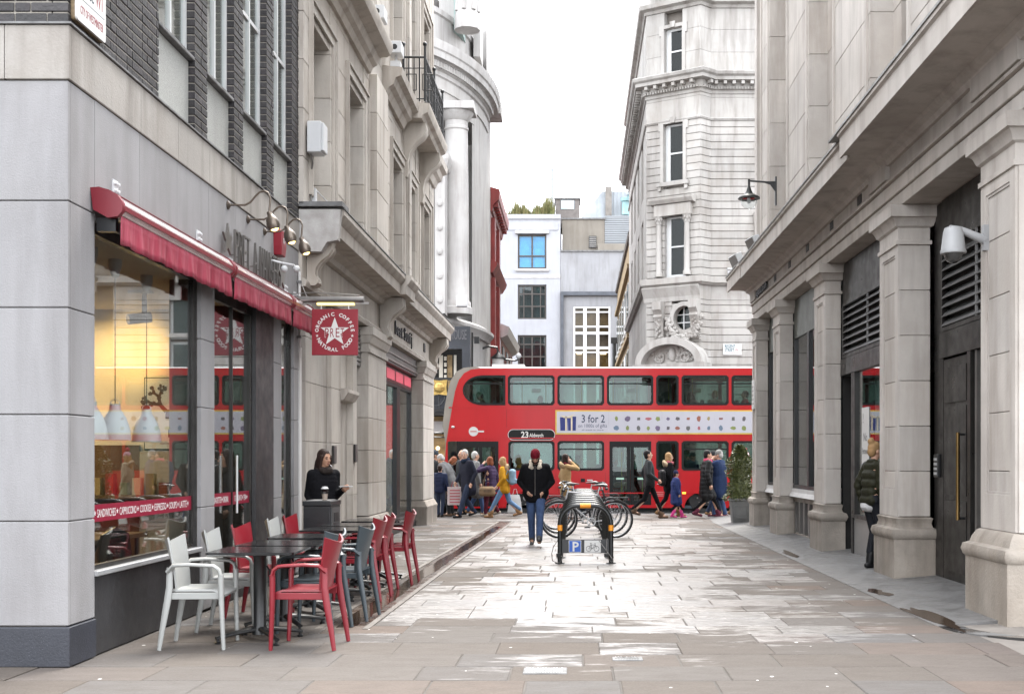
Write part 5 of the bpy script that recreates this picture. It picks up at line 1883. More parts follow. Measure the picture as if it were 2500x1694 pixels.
MB().box(-.95, 1.0, 0, 2.5, -.2, 2.2).build('wall', mat('hut_grey', (.20, .18, .17), .8, var=.2), t)
MB().box(-.5, .55, -.06, -.002, 1.4, 2.1).build('pane', mat('sky_blue_panel', (.5, .65, .75), .3), t)
MB().box(-1.05, 1.1, -.15, 2.6, 2.2, 2.32).build('roof', LEAD, t)
MB().box(-2.0, -1.0, .2, 1.8, -.2, 2.0).build('white_cabinet', ENDWHITE, t)

# ------------------------------------------------------------------ grey stepped building with the gridded window
ge = thing('grey_end_building', 'grey stepped building with tall white gridded window in a dark surround', 'building')
gx0, gx1 = XU(1368, D) + .02, XU(1560, D)
za, zb_, zc_ = ZV(713, D), ZV(615, D), ZV(530, D)
hx0, hx1, hz0, hz1 = XU(1400, D), XU(1490, D), 0, ZV(748, D)
MB().prism([(gx0, -.1), (gx1, -.1), (gx1, zb_), (gx0, zb_)], lambda a, b, t: (a, t, b), D, D + .5, [[(hx0, hz0), (hx1, hz0), (hx1, hz1), (hx0, hz1)]]).build('wall', CONC, ge)
MB().box(gx0, gx1, D + .51, D + 9, -.1, zb_ - .1).build('body', CONC, ge)
dk = mat('dark_blue_surround', (.09, .10, .12), .5, var=.2)
MB().box(gx0 + .02, XU(1376, D), D - .3, D - .001, 0, za).build('dark_surround', dk, ge)
MB().box(XU(1376, D), XU(1516, D), D - .3, D - .001, ZV(722, D), za).build('dark_surround', dk, ge)
MB().box(XU(1512, D), XU(1521, D), D - .3, D - .001, 0, ZV(722, D)).build('dark_surround', dk, ge)
MB().box(gx0, gx1, D - .1, D + .6, zb_, zb_ + .12).build('coping', LEAD, ge)
MB().box(gx0 + .1, XU(1476, D + 1), D + 1, D + 6, zb_ - .2, zc_).build('upper_block', TAUPE, ge)
MB().box(gx0 + .05, XU(1480, D + 1), D + .9, D + 6.1, zc_, zc_ + .12).build('coping', LEAD, ge)
vt = MB().box(XU(1438, D + 1), XU(1456, D + 1), D + .9, D + .999, ZV(600, D), ZV(571, D)).build('vent', BLACKP, ge)
for i in range(6):
    MB().box(XU(1439, D + 1), XU(1455, D + 1), D + .86, D + .899, ZV(598 - i * 4.5, D), ZV(596 - i * 4.5, D)).build('slat', GREYM, vt)
lv = MB()
z = ZV(605, D)
while z < zc_ + .2:
    lv.box(XU(1476, D + 1) + .02, gx1 + 2, D + 1.0, D + 1.3, z, z + .10)
    z += .145
lv.box(XU(1476, D + 1) + .02, gx1 + 2, D + 1.2, D + 4, zb_ - .1, zc_ + .2)
lv.build('louvre_cladding', WALLFAR, ge, kind='stuff')
MB().box(XU(1460, D), gx1, D + .3, D + .9, zb_ + .13, zb_ + .7).build('ledge_wall', TAUPE, ge)
# gridded window
WG = mat('white_grid_frame', (.74, .74, .75), .5, var=.05)
us = [1400, 1411, 1422.5, 1432.5, 1454, 1463.5, 1484, 1490]
f_ = MB()
for a, b in ((1400, 1404), (1424, 1432), (1456, 1463), (1486, 1490)):
    f_.box(XU(a, D), XU(b, D), D + .05, D + .25, 0, hz1)
for a, b in ((748, 752), (795, 799), (810, 816), (846, 852), (760, 763), (858, 861)):
    f_.box(hx0, hx1, D + .06, D + .24, ZV(b, D), ZV(a, D))
o = f_.build('window', WG, ge)
MB().box(hx0, hx1, D + .16, D + .17, 0, hz1).build('pane', glass('warm_grey_pane', (.80, .75, .66), 1.3), o)
MB().box(hx0, hx1, D + .44, D + .46, 0, ZV(850, D)).build('blind', mat('amber_room', (.32, .26, .15), .8, var=.4, scale=1), o)
MB().box(hx0, hx1, D + .44, D + .46, ZV(850, D) + .01, ZV(812, D)).build('blind', mat('slate_blind', (.16, .17, .21), .8, var=.2, scale=1), o)
MB().box(hx0, hx1, D + .44, D + .46, ZV(812, D) + .01, hz1).build('blind', mat('tan_blind', (.25, .23, .19), .8, var=.3, scale=1), o)
for (a, b) in ((1408, 1420), (1466, 1480)):
    MB().box(XU(a, D), XU(b, D), D + .40, D + .42, ZV(864, D), ZV(861, D)).build('ceiling_light', glow('office_light', (1, .95, .75), 1), o)
# glazed sloping roof and chimney behind
rf = thing('glazed_roof_building', 'grey metal and glass sloping roof rising behind the grey building', 'building')
D2 = 104
MB().prism([(XU(1420, D2), ZV(530, D2)), (XU(1470, D2), ZV(467, D2)), (XU(1620, D2), ZV(467, D2)), (XU(1620, D2), ZV(560, D2)), (XU(1420, D2), ZV(560, D2))], lambda a, b, t: (a, t, b), D2, D2 + 5).build('roof', mat('zinc_roof', (.34, .37, .40), .45, .3, var=.15, scale=.8, streak=.3), rf)
for k in range(9):
    u = 1480 + k * 9
    MB().box(XU(u, D2), XU(u, D2) + .05, D2 - .06, D2 - .001, ZV(530, D2), ZV(468, D2)).build('roof_seam', WALLFAR, rf)
MB().box(XU(1478, D2), XU(1493, D2), D2 - .6, D2 - .07, ZV(530, D2), ZV(459, D2)).build('chimney', mat('chimney_grey', (.24, .22, .20), .85, var=.2), rf)
TEAL = mat('teal_glass', (.30, .52, .55), .15, var=.35, scale=.7)
o = MB().box(XU(1532, D2), XU(1570, D2), D2 - .3, D2 - .07, ZV(530, D2), ZV(476, D2)).build('glazing', TEAL, rf)
MB().box(XU(1530, D2), XU(1572, D2), D2 - .45, D2 - .31, ZV(478, D2), ZV(474, D2)).build('glazing_bar', WALLFAR, o)
for u in (1540, 1548, 1556):
    MB().box(XU(u, D2), XU(u, D2) + .06, D2 - .35, D2 - .305, ZV(530, D2), ZV(480, D2)).build('glazing_bar', WALLFAR, o)
MB().lathe([(.3, ZV(530, D2)), (.3, ZV(500, D2)), (.42, ZV(498, D2)), (.42, ZV(490, D2)), (.1, ZV(487, D2))], (XU(1526, D2), D2 - 1, 0), 12).build('roof_vent', TEAL, rf)

# ------------------------------------------------------------------ yellow brick building, right of the side street
yb_ = thing('yellow_brick_building', 'narrow yellow brick building seen edge-on beside the rusticated tower', 'building')
xs = 2.72
MB().box(xs, 9, 62.5, 84, 0, 13.2).build('wall', YBRICK, yb_)
for k in range(6):
    y = 63.5 + k * 3.3
    for (z0, z1) in ((1.2, 3.6), (5.0, 7.3), (8.4, 10.8)):
        o = MB().box(xs - .10, xs - .001, y, y + 1.3, z0, z1).build('window', WHITEFR, yb_)
        MB().box(xs - .14, xs - .101, y + .1, y + 1.2, z0 + .1, z1 - .1).build('pane', GLASS2, o)
        MB().box(xs - .22, xs - .001, y - .15, y + 1.45, z0 - .18, z0 - .02).build('sill', WHITEFR, yb_)
for z in (4.2, 7.8, 11.4):
    MB().box(xs - .2, xs - .002, 62.5, 84, z, z + .22).build('string_course', YBRICK, yb_)
MB().exty([(xs + .1, 13.0), (xs - .12, 13.05), (xs - .16, 13.2), (xs + .4, 14.2)], 62.4, 84.2).build('roof', mat('roof_tiles', (.10, .08, .07), .8, var=.3), yb_)
for k in range(8):
    MB().box(xs - .35, xs - .15, 63 + k * 2.5, 63.2 + k * 2.5, 0, .2).build('foot_block', YBRICK, yb_)
t = thing('far_drainpipe', 'black drainpipe in the corner between the grey end building and the brick one', 'pipe', (xs - .25, 83.5, 0))
MB().tube([(0, 0, 0), (0, 0, 9.5)], .14, 8).build('pipe', BLACKM, t)
MB().box(-.22, .22, -.2, .2, 9.5, 9.9).build('hopper', BLACKM, t)
for z in (2, 4.5, 7):
    MB().box(-.2, .2, -.16, .16, z, z + .12).build('clip', BLACKM, t)
# ------------------------------------------------------------------ rusticated corner tower building
tw = thing('rusticated_tower_building', 'pale rusticated stone corner building with canted bay and round window', 'building')
PA, PB, PC, PD = Vector((2.60, 46.2)), Vector((4.55, 45.0)), Vector((4.98, 45.36)), Vector((13.0, 45.36))
P0 = Vector((2.60, 62.0))


def face_frame(p, q):
    d = (q - p)
    L = d.length
    d = d / L
    nrm = Vector((d.y, -d.x))           # outward
    return (lambda a, b, t: (p.x + d.x * a + nrm.x * t, p.y + d.y * a + nrm.y * t, b)), L


fL, LL = face_frame(P0, PA)
fA, LA = face_frame(PA, PB)
fB, LB = face_frame(PB, PC)
fC, LC = face_frame(PC, PD)
foot = [tuple(P0), tuple(PA), tuple(PB), tuple(PC), tuple(PD), (13.0, 62)]


def inset(k):
    c = [(P0.x + k, P0.y), (PA.x + k, PA.y + k * .8), (PB.x, PB.y + k * 1.15), (PC.x, PC.y + k), (PD.x, PD.y + k), (13.0, 62)]
    return c


MB().extz(inset(.26), 0, 19).build('core', JOINT, tw)


def poly_band(prof, name, m=STONE_T):
    """moulding that follows the faceted front: prof = (out, z)"""
    vs, fs = [], []
    base = [P0, PA, PB, PC, PD]
    nr = []
    for i, p in enumerate(base):
        ds = []
        if i > 0: ds.append((p - base[i - 1]).normalized())
        if i < 4: ds.append((base[i + 1] - p).normalized())
        ns = [Vector((d.y, -d.x)) for d in ds]
        n = sum(ns, Vector((0, 0))).normalized()
        k = 1 / max(.3, n.dot(ns[0]))
        nr.append(n * k)
    mprof = len(prof)
    for p, n in zip(base, nr):
        for o, z in prof:
            vs.append((p.x + n.x * o, p.y + n.y * o, z))
    for i in range(4):
        for j in range(mprof - 1):
            fs.append((i * mprof + j, (i + 1) * mprof + j, (i + 1) * mprof + j + 1, i * mprof + j + 1))
        
    return MB().add(vs, fs).build(name, m, tw)


# openings on the canted face: (a0,a1,z0,z1)
def au(u):           # column of the photo -> distance along the canted face
    # intersect the view ray with the face line
    k = (u - U0) / F
    d = PB - PA
    s = (k * PA.y - PA.x) / (d.x - k * d.y)
    return s * LA


OPS = [(au(1622), au(1666), 16.05, 17.75), (au(1620), au(1668), 11.95, 14.15), (au(1622), au(1674), 8.38, 10.65)]
CR = .279


def blocks(fm, L, z0, z1, ops, k0, n, plain=False):
    z = z0
    j = 0
    while z < z1 - .02:
        zt_ = min(z + (CR if not plain else .85), z1)
        spans = [(0, L)]
        for (a, b, c, d) in ops:
            if zt_ > c + .02 and z < d - .02:
                ns = []
                for (p, q) in spans:
                    if p < a: ns.append((p, min(q, a)))
                    if q > b: ns.append((max(p, b), q))
                spans = ns
        for (p, q) in spans:
            m = 1
            if q - p > 2.6: m = int((q - p) / 1.6)
            for i in range(m):
                aa, bb = p + (q - p) * i / m, p + (q - p) * (i + 1) / m
                if bb - aa < .03: continue
                mb = MB()
                g = .004 if plain else .014
                g2 = .002 if (plain or m == 1) else .002
                mb.prism([(-.25, z + (.002 if plain else .004)), (-.028, z + g * .4), (0, z + g * 1.6), (0, zt_ - g * 1.2), (-.028, zt_ - .002), (-.25, zt_ - .002)], lambda a_, b_, t_: fm(t_, b_, a_), aa + g2, bb - g2)
                mb.build('stone_block', STONE_T, tw)
        z = zt_
        j += 1


ocu = (au(1640), au(1706), 6.2, 7.35)
for fm, L, ops in ((fA, LA, OPS), (fB, LB, []), (fC, 5.2, [(2.05, 3.1, 10.4, 14.0), (2.05, 3.1, 6.0, 8.4), (2.05, 3.1, 3.0, 5.9)])):
    blocks(fm, L, 8.36, 14.2, ops, 0, 0)
    blocks(fm, L, 14.2, 15.2, [], 0, 0, True)
    blocks(fm, L, 15.9, 18.4, ops[:1] if fm is fA else [], 0, 0, True)
    blocks(fm, L, 0, 7.45, ([ocu] + [(au(1575), au(1704), 0, 5.0)]) if fm is fA else ops, 0, 0)
    blocks(fm, L, 7.45, 8.0, [], 0, 0, True)
# street face, receding: plain storeys with windows
blocks(fL, LL, 0, 15.2, [(LL - 3.5 - k * 3.2, LL - 2.2 - k * 3.2, z0, z1) for k in range(4) for (z0, z1) in ((2.4, 5.6), (8.6, 10.8), (11.9, 14.0))], 0, 0, True)
blocks(fL, LL, 15.9, 18.4, [], 0, 0, True)
# mouldings
poly_band([(-.2, 18.40), (.05, 18.40), (.1, 18.5), (.26, 18.56), (.3, 18.7), (-.3, 18.85)], 'attic_cornice')
poly_band([(-.2, 15.18), (.04, 15.18), (.06, 15.3), (.12, 15.32), (.14, 15.42), (.16, 15.58), (.42, 15.60), (.43, 15.72), (.52, 15.78), (.56, 15.88), (.5, 15.92), (-.2, 15.98)], 'main_cornice')
poly_band([(-.1, 14.18), (.04, 14.19), (.07, 14.25), (.03, 14.3), (-.1, 14.3)], 'string_course')
poly_band([(-.1, 7.99), (.12, 8.0), (.16, 8.04), (.24, 8.08), (.26, 8.3), (-.1, 8.37)], 'balcony_course')
dn = MB()
md = MB()
for fm, L in ((fA, LA), (fB, LB), (fC, 5.0), (fL, LL)):
    n = int(L / .11)
    for k in range(n):
        a = L * (k + .2) / n
        dn.prism([(a, 15.32), (a + .055, 15.32), (a + .055, 15.42), (a, 15.42)], fm, .125, .19)
    n = max(1, int(L / .33))
    for k in range(n):
        a = L * (k + .3) / n
        md.prism([(a, 15.46), (a + .12, 15.46), (a + .12, 15.585), (a, 15.585)], fm, .165, .38)
dn.build('dentils', STONE_T, tw, kind='stuff')
md.build('modillions', STONE_T, tw, kind='stuff')
DOM = mat('grey_mansard', (.36, .36, .36), .8, var=.1)
mb = MB()
mb.extz(inset(.15), 18.8, 22)
mb.build('attic_storey', STONE_T, tw)
# swags on the attic just in the frame
MB().sphere((3.0, 45.75, 19.4), (.3, .25, .4), 10, 8).build('scroll', STONE_T, tw, smooth=60)


def pr(fm, a0, a1, z0, z1, t0, t1, name, m, parent=None):
    return MB().prism([(a0, z0), (a1, z0), (a1, z1), (a0, z1)], fm, t0, t1).build(name, m, parent or tw)


for k, (a0, a1, z0, z1) in enumerate(OPS):
    # reveal, sash window, architrave
    o = MB().prism([(a0, z0), (a1, z0), (a1, z1), (a0, z1)], fA, -.24, -.18, [[(a0 + .20, z0 + .08), (a1 - .03, z0 + .08), (a1 - .03, z1 - .08), (a0 + .20, z1 - .08)]]).build('window', WHITEFR, tw)
    zm = (z0 + z1) / 2
    pr(fA, a0 + .2, a1 - .03, zm - .03, zm + .03, -.23, -.17, 'meeting_rail', WHITEFR, o)
    pr(fA, a0 + .2, a1 - .03, z0 + .08, zm - .03, -.22, -.21, 'pane', GLASST, o)
    pr(fA, a0 + .2, a1 - .03, zm + .03, z1 - .08, -.22, -.21, 'pane', GLASST, o)
    pr(fA, a0 + .2, a1 - .03, z0 + .08, z1 - .08, -.245, -.242, 'blind', mat('dim_room', (.035, .032, .028), .8, var=.4, scale=2) if k == 0 else bpy.data.materials['dim_room'], o)
    if k < 2:
        ar = MB()
        w_ = .13
        for (p, q, r_, s_) in ((a0 - w_, a0, z0, z1 + w_), (a1, a1 + w_, z0, z1 + w_), (a0, a1, z1, z1 + w_)):
            ar.prism([(p, r_), (q, r_), (q, s_), (p, s_)], fA, -.05, .05)
        for p in (a0 - w_ - .08, a1 + w_):
            ar.prism([(p, z1 - .25), (p + .08, z1 - .25), (p + .08, z1 + w_), (p, z1 + w_)], fA, -.05, .05)
        ar.prism([((a0 + a1) / 2 - .08, z1), ((a0 + a1) / 2 + .08, z1), ((a0 + a1) / 2 + .11, z1 + .22), ((a0 + a1) / 2 - .11, z1 + .22)], fA, .051, .1)
        ar.build('architrave', STONE_T, tw)
        pr(fA, a0 - .25, a1 + .25, z0 - .16, z0 - .01, -.05, .14, 'sill', STONE_T)
        for p in (a0 - .2, a1 + .08):
            pr(fA, p, p + .12, z0 - .32, z0 - .165, -.05, .10, 'sill_bracket', STONE_T)
    else:
        # little engaged columns and entablature
        for p in (a0 - .18, a1 + .1):
            cl = MB()
            x, y, _ = fA(p, 0, .10)
            cl.lathe([(.15, z0), (.15, z0 + .12), (.115, z0 + .2), (.11, z0 + 1.0), (.095, z1 - .32)], (x, y, 0), 14)
            o = cl.build('half_column', STONE_T, tw, smooth=40)
            cp = MB()
            cp.lathe([(.10, z1 - .32), (.12, z1 - .28), (.11, z1 - .2), (.16, z1 - .05), (.18, z1)], (x, y, 0), 8)
            for j in range(8):
                an = j * math.pi / 4
                cp.sphere((x + .13 * math.cos(an), y + .13 * math.sin(an), z1 - .16 + .05 * (j % 2)), (.04, .04, .07), 6, 4)
            cp.build('column_capital', STONE_T, o)
        pr(fA, a0 - .35, a1 + .28, z1, z1 + .42, -.05, .2, 'window_entablature', STONE_T)
        MB().prism([(0, z1 + .422), (.26, z1 + .45), (.36, z1 + .58), (.38, z1 + .66), (0, z1 + .72)], lambda a, b, t: fA(t, b, a), a0 - .5, a1 + .42).build('window_pediment', STONE_T, tw)
# narrow window and half column on the frontal face (mostly hidden)
for (z0, z1) in ((10.4, 14.0), (6.0, 8.4), (3.0, 5.9)):
    pr(fC, 2.05, 3.1, z0, z1, -.24, -.2, 'window', WHITEFR)
    pr(fC, 2.15, 3.0, z0 + .1, z1 - .1, -.199, -.19, 'pane', GLASST)
    pr(fC, 1.93, 2.05, z0 - .1, z1 + .15, -.05, .05, 'architrave', STONE_T)
    pr(fC, 1.85, 3.3, z1 + .15, z1 + .3, -.05, .09, 'window_hood', STONE_T)
x, y, _ = fC(1.72, 0, .1)
MB().lathe([(.13, 8.4), (.11, 8.6), (.1, 10.2), (.12, 10.3), (.17, 10.7)], (x, y, 0), 12).build('half_column', STONE_T, tw, smooth=40)
# sloping apron under the balcony course
MB().prism([(-.02, 7.44), (.03, 7.44), (.06, 7.6), (.22, 7.95), (.22, 7.985), (-.02, 7.985)], lambda a, b, t: fA(t, b, a), -.1, LA).build('balcony_apron', STONE_T, tw)
# oculus with garland
oa, oz = au(1672.5), 6.78
ring = [(oa + .62 * math.cos(k * math.pi / 16), oz + .62 * math.sin(k * math.pi / 16)) for k in range(32)]
hole = [(oa + .45 * math.cos(k * math.pi / 16), oz + .45 * math.sin(k * math.pi / 16)) for k in range(32)]
MB().prism([(ocu[0], ocu[2]), (ocu[1], ocu[2]), (ocu[1], ocu[3]), (ocu[0], ocu[3])], fA, -.25, -.03, [hole]).build('oculus_wall', STONE_T, tw)
MB().prism(ring, fA, -.029, .09, [hole]).build('oculus_ring', STONE_T, tw, smooth=40)
o = MB().prism(hole, fA, -.26, -.24).build('window', GLASST, tw)
ob = MB()
for k in (-.15, .15):
    ob.prism([(oa + k - .02, oz - .43), (oa + k + .02, oz - .43), (oa + k + .02, oz + .43), (oa + k - .02, oz + .43)], fA, -.235, -.20)
    ob.prism([(oa - .43, oz + k - .02), (oa + .43, oz + k - .02), (oa + .43, oz + k + .02), (oa - .43, oz + k + .02)], fA, -.234, -.201)
ob.build('glazing_bar', WHITEFR, o)
MB().prism(hole, fA, -.30, -.29).build('blind', mat('ochre_room', (.25, .21, .13), .8, var=.3), o)
gl_ = MB()
rr = random.Random(8)
for k in range(46):
    an = R(180 + k * 4)
    r_ = .66 + .05 * math.sin(k)
    dep = .10 + .10 * math.sin(math.pi * k / 45)
    for _ in range(3):
        p = fA(oa + (r_ + rr.uniform(-.1, .1) * (1 + math.sin(math.pi * k / 45))) * math.cos(an), oz + (r_ + rr.uniform(-.12, .12)) * math.sin(an) * 1.12, dep)
        gl_.sphere(p, rr.uniform(.05, .085), 6, 4)
for s_ in (-1, 1):
    for k in range(9):
        gl_.sphere(fA(oa + s_ * .68, oz - .1 - k * .09, .1), rr.uniform(.035, .06), 6, 4)
gl_.build('carved_garland', STONE_T, tw, kind='stuff')
for a, w_ in ((au(1603), .36), (au(1690), .34)):
    pfl = [(-.02, 5.95), (.10, 6.0), (.16, 6.1), (.13, 6.25), (.16, 6.5), (.22, 6.75), (.30, 6.85), (.24, 6.95), (.30, 7.05), (.38, 7.12), (.38, 7.43), (-.02, 7.43)]
    o = MB().prism(pfl, lambda p, q, t: fA(t, q, p), a, a + w_).build('carved_bracket', STONE_T, tw, smooth=40)
    lf = MB()
    for k in range(10):
        lf.sphere(fA(a + rr.uniform(.04, w_ - .04), 6.1 + k * .07, .2), (.06, .05, .06), 6, 4)
    lf.build('leaf_carving', STONE_T, o, kind='stuff')
# segmental pediment over the doorway
pa, pb = au(1572), au(1722)
pm, hw = (pa + pb) / 2, (pb - pa) / 2
arc_o = [(pm + (hw + .1) * math.cos(R(t)), 5.06 + .98 * math.sin(R(t))) for t in range(0, 181, 9)]
arc_i = [(pm + (hw - .17) * math.cos(R(t)), 5.06 + .72 * math.sin(R(t))) for t in range(0, 181, 9)]
MB().prism(arc_o + arc_i[::-1], fA, -.1, .55).build('arched_pediment', STONE_T, tw, smooth=40)
MB().prism(arc_i, fA, -.1, .12).build('tympanum', STONE_T, tw)
pr(fA, pm - hw - .22, pm + hw + .22, 4.86, 5.055, -.1, .55, 'pediment_base', STONE_T)
pr(fA, pm - hw, pm + hw, 4.5, 4.858, -.1, .3, 'door_frieze', STONE_T)
tc = MB()
for k in range(70):
    a = pm + rr.uniform(-.85, .85)
    z = 5.12 + rr.random() * .55 * math.sqrt(max(0, 1 - ((a - pm) / (hw - .1)) ** 2))
    if abs(a - pm) < .18: continue
    tc.sphere(fA(a, z, .13), rr.uniform(.035, .07), 6, 4)
for s_ in (-1, 1):
    cx_, cz_ = pm + s_ * .5, 5.33
    tc.tube([fA(cx_ + s_ * (.04 + .02 * k) * math.cos(k * .6), cz_ + (.04 + .02 * k) * math.sin(k * .6), .17) for k in range(11)], .035, 6)
tc.sphere(fA(pm, 5.42, .15), (.15, .13, .27), 10, 8)
tc.build('carved_relief', STONE_T, tw, kind='stuff')
for s_ in (-1, 1):
    pr(fA, pm + s_ * (hw - .1) - .12, pm + s_ * (hw - .1) + .12, 0, 4.5, -.1, .2, 'door_pilaster', STONE_T)
pr(fA, pm - hw + .1, pm + hw - .1, 0, 4.5, -.25, -.2, 'doorway', DARKIN)

t = thing('regent_street_sign'.replace('regent_', ''), 'white street name plate on the rusticated stone tower above the bus', 'street sign', (XU(1788, 45.3), 45.34, ZV(853, 45.3)))
wS, hS = .35, .21
MB().box(-wS, wS, -.03, 0, -hS, hS).build('plate', SIGNW, t, bevel=.01)
NV = mat('sign_ink', (.02, .10, .14), .5)
text_mb(MB(), 'REGENT', .17, (-wS + .06, -.0305, .06), 'C', .0005, width=.40, bold=.004).build('lettering', NV, t)
text_mb(MB(), 'STREET', .17, (-wS + .06, -.0305, -.08), 'C', .0005, width=.36, bold=.004).build('lettering', NV, t)
text_mb(MB(), 'W1', .17, (.10, -.0305, -.08), 'C', .0005, width=.15).build('lettering', SIGNRED, t)
text_mb(MB(), 'CITY OF WESTMINSTER', .06, (-wS + .09, -.0305, -.165), 'C', .0005, width=.5).build('lettering', SIGNRED, t)
t = thing('ledge_lamp', 'small white floodlight on the balcony course of the stone tower', 'floodlight', (XU(1782, 45.2), 45.05, 8.42))
MB().box(-.1, .12, -.05, .1, 0, .12).build('casing', WHITEP, t)
MB().box(-.12, .30, -.12, .12, .12, .17).build('visor', WHITEP, t)
# ------------------------------------------------------------------ red double-decker bus
YB, PPM = 34.4, F / 34.4


def bxz(u, v):
    return ((u - U0) / PPM, H - (v - V0) / PPM)


BRED = mat('bus_red', (.36, .005, .009), .34, var=.0, coat=.12, spec=.3, streak=.12)
BWHITE = mat('bus_roof_white', (.50, .50, .50), .4, var=.05)
BTAN = mat('windscreen_edge', (.24, .225, .20), .2, var=.1, spec=.7)
RUB = mat('tyre_rubber', (.02, .02, .021), .8, var=.2, co='obj', bump=.2)
bus = thing('double_decker_bus', 'red double-decker bus crossing behind the pedestrians', 'bus', (0, YB, -.12))


def bb(mb, name, m, parent=None, **k):
    mb.v = [(x, y - YB, z + .12) for x, y, z in mb.v]
    return mb.build(name, m, parent or bus, **k)


front = [(1084, 1241), (1085, 1150), (1089, 1082), (1096, 1040), (1104, 993), (1111, 955), (1120, 928), (1133, 911), (1150, 902), (1178, 898.5)]
fp_ = [bxz(*p) for p in front]
xe = 7.0
zr = fp_[-1][1]
outl = [fp_[0]] + fp_[1:] + [(xe - .55, zr), (xe - .2, zr - .08), (xe - .06, zr - .25), (xe, zr - .6), (xe, fp_[0][1])]


def hole(u0, u1, v0, v1, r=.06):
    x0, z1 = bxz(u0, v0)
    x1, z0 = bxz(u1, v1)
    return [(x0 + r, z0), (x1 - r, z0), (x1, z0 + r), (x1, z1 - r), (x1 - r, z1), (x0 + r, z1), (x0, z1 - r), (x0, z0 + r)]


V_U, V_L = (917, 988), (1077, 1147)
x0, z1 = bxz(1130, 917)
x1, z0 = bxz(1233, 988)
rz = (z1 - z0) / 2
rnd_win = [(x1, z0), (x1, z1)] + [(x0 + .55 + .55 * math.cos(R(a)), z1 - rz + rz * math.sin(R(a))) for a in range(90, 271, 15)]
UP_W = [(1241, 1353), (1362, 1474), (1483, 1594), (1603, 1656), (1665, 1778), (1787, 1892), (1902, 1985)]
LO_W = [(1242, 1353), (1362, 1474), (1603, 1656), (1665, 1778), (1787, 1892), (1902, 1985)]
DOORS = [(1093, 1217, 1077, 1236), (1488, 1590, 1077, 1232)]
holes = [rnd_win] + [hole(a, b, *V_U) for a, b in UP_W] + [hole(a, b, *V_L) for a, b in LO_W] + [hole(a, b, c, d, .03) for a, b, c, d in DOORS]
WX = [bxz(1283, 1218)[0], bxz(1718.6, 1218)[0]]
zb = outl[0][1]


def with_arches(o):
    out = list(o)
    arch = []
    for wx in WX[::-1]:
        arch += [(wx + .56 * math.cos(R(t)), zb + .46 * math.sin(R(t)) + .02) for t in range(0, 181, 15)]
    return out + [(xe - .001, zb)] + arch if False else out + arch


bb(MB().prism(with_arches(outl), lambda a, b, t: (a, t, b), YB, YB + .05, holes), 'side_panel', BRED)
holes_far = [hole(a, b, *V_U) for a, b in [(1135, 1233)] + UP_W] + [hole(a, b, *V_L) for a, b in [(1135, 1233)] + LO_W[:2] + [(1483, 1594)] + LO_W[2:]]
bb(MB().prism(with_arches(outl), lambda a, b, t: (a, t, b), YB + 2.45, YB + 2.5, holes_far), 'side_panel', BRED)
# roof, rear and front skins
sk = MB()
pts = outl[8:]
for (a, b) in zip(pts[:-1], pts[1:]):
    sk.add([(a[0], YB + .05, a[1]), (a[0], YB + 2.45, a[1]), (b[0], YB + 2.45, b[1]), (b[0], YB + .05, b[1])], [(0, 1, 2, 3)])
bb(sk, 'rear_skin', BRED)
rfm = MB()
rp = [(YB + .0, zr - .11), (YB + .03, zr - .03), (YB + .14, zr + .035), (YB + .4, zr + .06), (YB + 2.1, zr + .06), (YB + 2.36, zr + .035), (YB + 2.47, zr - .03), (YB + 2.5, zr - .11)]
xa_ = fp_[-1][0]
rfm.extx([rp[1], *rp[2:7], (YB + 2.45, zr - .08), (YB + .05, zr - .08)], xa_ - .25, xe - .5)
bb(rfm, 'roof', BWHITE, smooth=30)
fs_ = MB()
off = [(x - .20 * min(1, max(0, (z - 2.0) / .5)) - .02, z + .05 * min(1, max(0, (z - 3.6) / .3))) for x, z in fp_]
fs_.prism(off + fp_[::-1], lambda a, b, t: (a, t, b), YB + .04, YB + 2.46)
bb(fs_, 'windscreen', BTAN, smooth=40)
bb(MB().box(bxz(1198, 0)[0], bxz(1278, 0)[0], YB + .5, YB + 2.0, zr + .06, zr + .15), 'roof_hatch', BWHITE)
bb(MB().box(xe - .03, xe + .03, YB + .3, YB + 2.2, .9, 1.9), 'rear_window', GLASS2)
BTXT = mat('bus_black', (.005, .0055, .006), .45, var=.1, spec=.25)


def gasket(hp, name='window_frame', d=.05):
    cx_ = sum(p[0] for p in hp) / len(hp)
    cz_ = sum(p[1] for p in hp) / len(hp)
    sx = max(p[0] for p in hp) - cx_
    sz = max(p[1] for p in hp) - cz_
    inn = [(cx_ + (p[0] - cx_) * (1 - d / sx), cz_ + (p[1] - cz_) * (1 - d / sz)) for p in hp]
    ot = [(cx_ + (p[0] - cx_) * (1 + .012 / sx), cz_ + (p[1] - cz_) * (1 + .012 / sz)) for p in hp]
    o = bb(MB().prism(ot, lambda a, b, t: (a, t, b), YB - .008, YB + .06, [inn]), name, BTXT)
    bb(MB().prism(inn, lambda a, b, t: (a, t, b), YB + .018, YB + .024), 'pane', GLASSB, o)
    return o, inn


for i, hp in enumerate(holes[:len(UP_W) + 1 + len(LO_W)]):
    o, inn = gasket(hp)
    xs_ = [p[0] for p in inn]
    zs_ = [p[1] for p in inn]
    upper = i <= len(UP_W)
    wide = max(xs_) - min(xs_) > 1.0
    if wide and (upper or i in (len(UP_W) + 2, len(UP_W) + 4)):
        zh = min(zs_) + (max(zs_) - min(zs_)) * .76
        xl = min(xs_) + (.12 if i == 0 else 0)
        bb(MB().box(xl, max(xs_), YB + .004, YB + .03, zh - .018, zh + .018), 'hopper_bar', BTXT, o)
for hp in holes_far:
    bb(MB().prism(hp, lambda a, b, t: (a, t, b), YB + 2.47, YB + 2.476), 'far_pane', GLASSB)
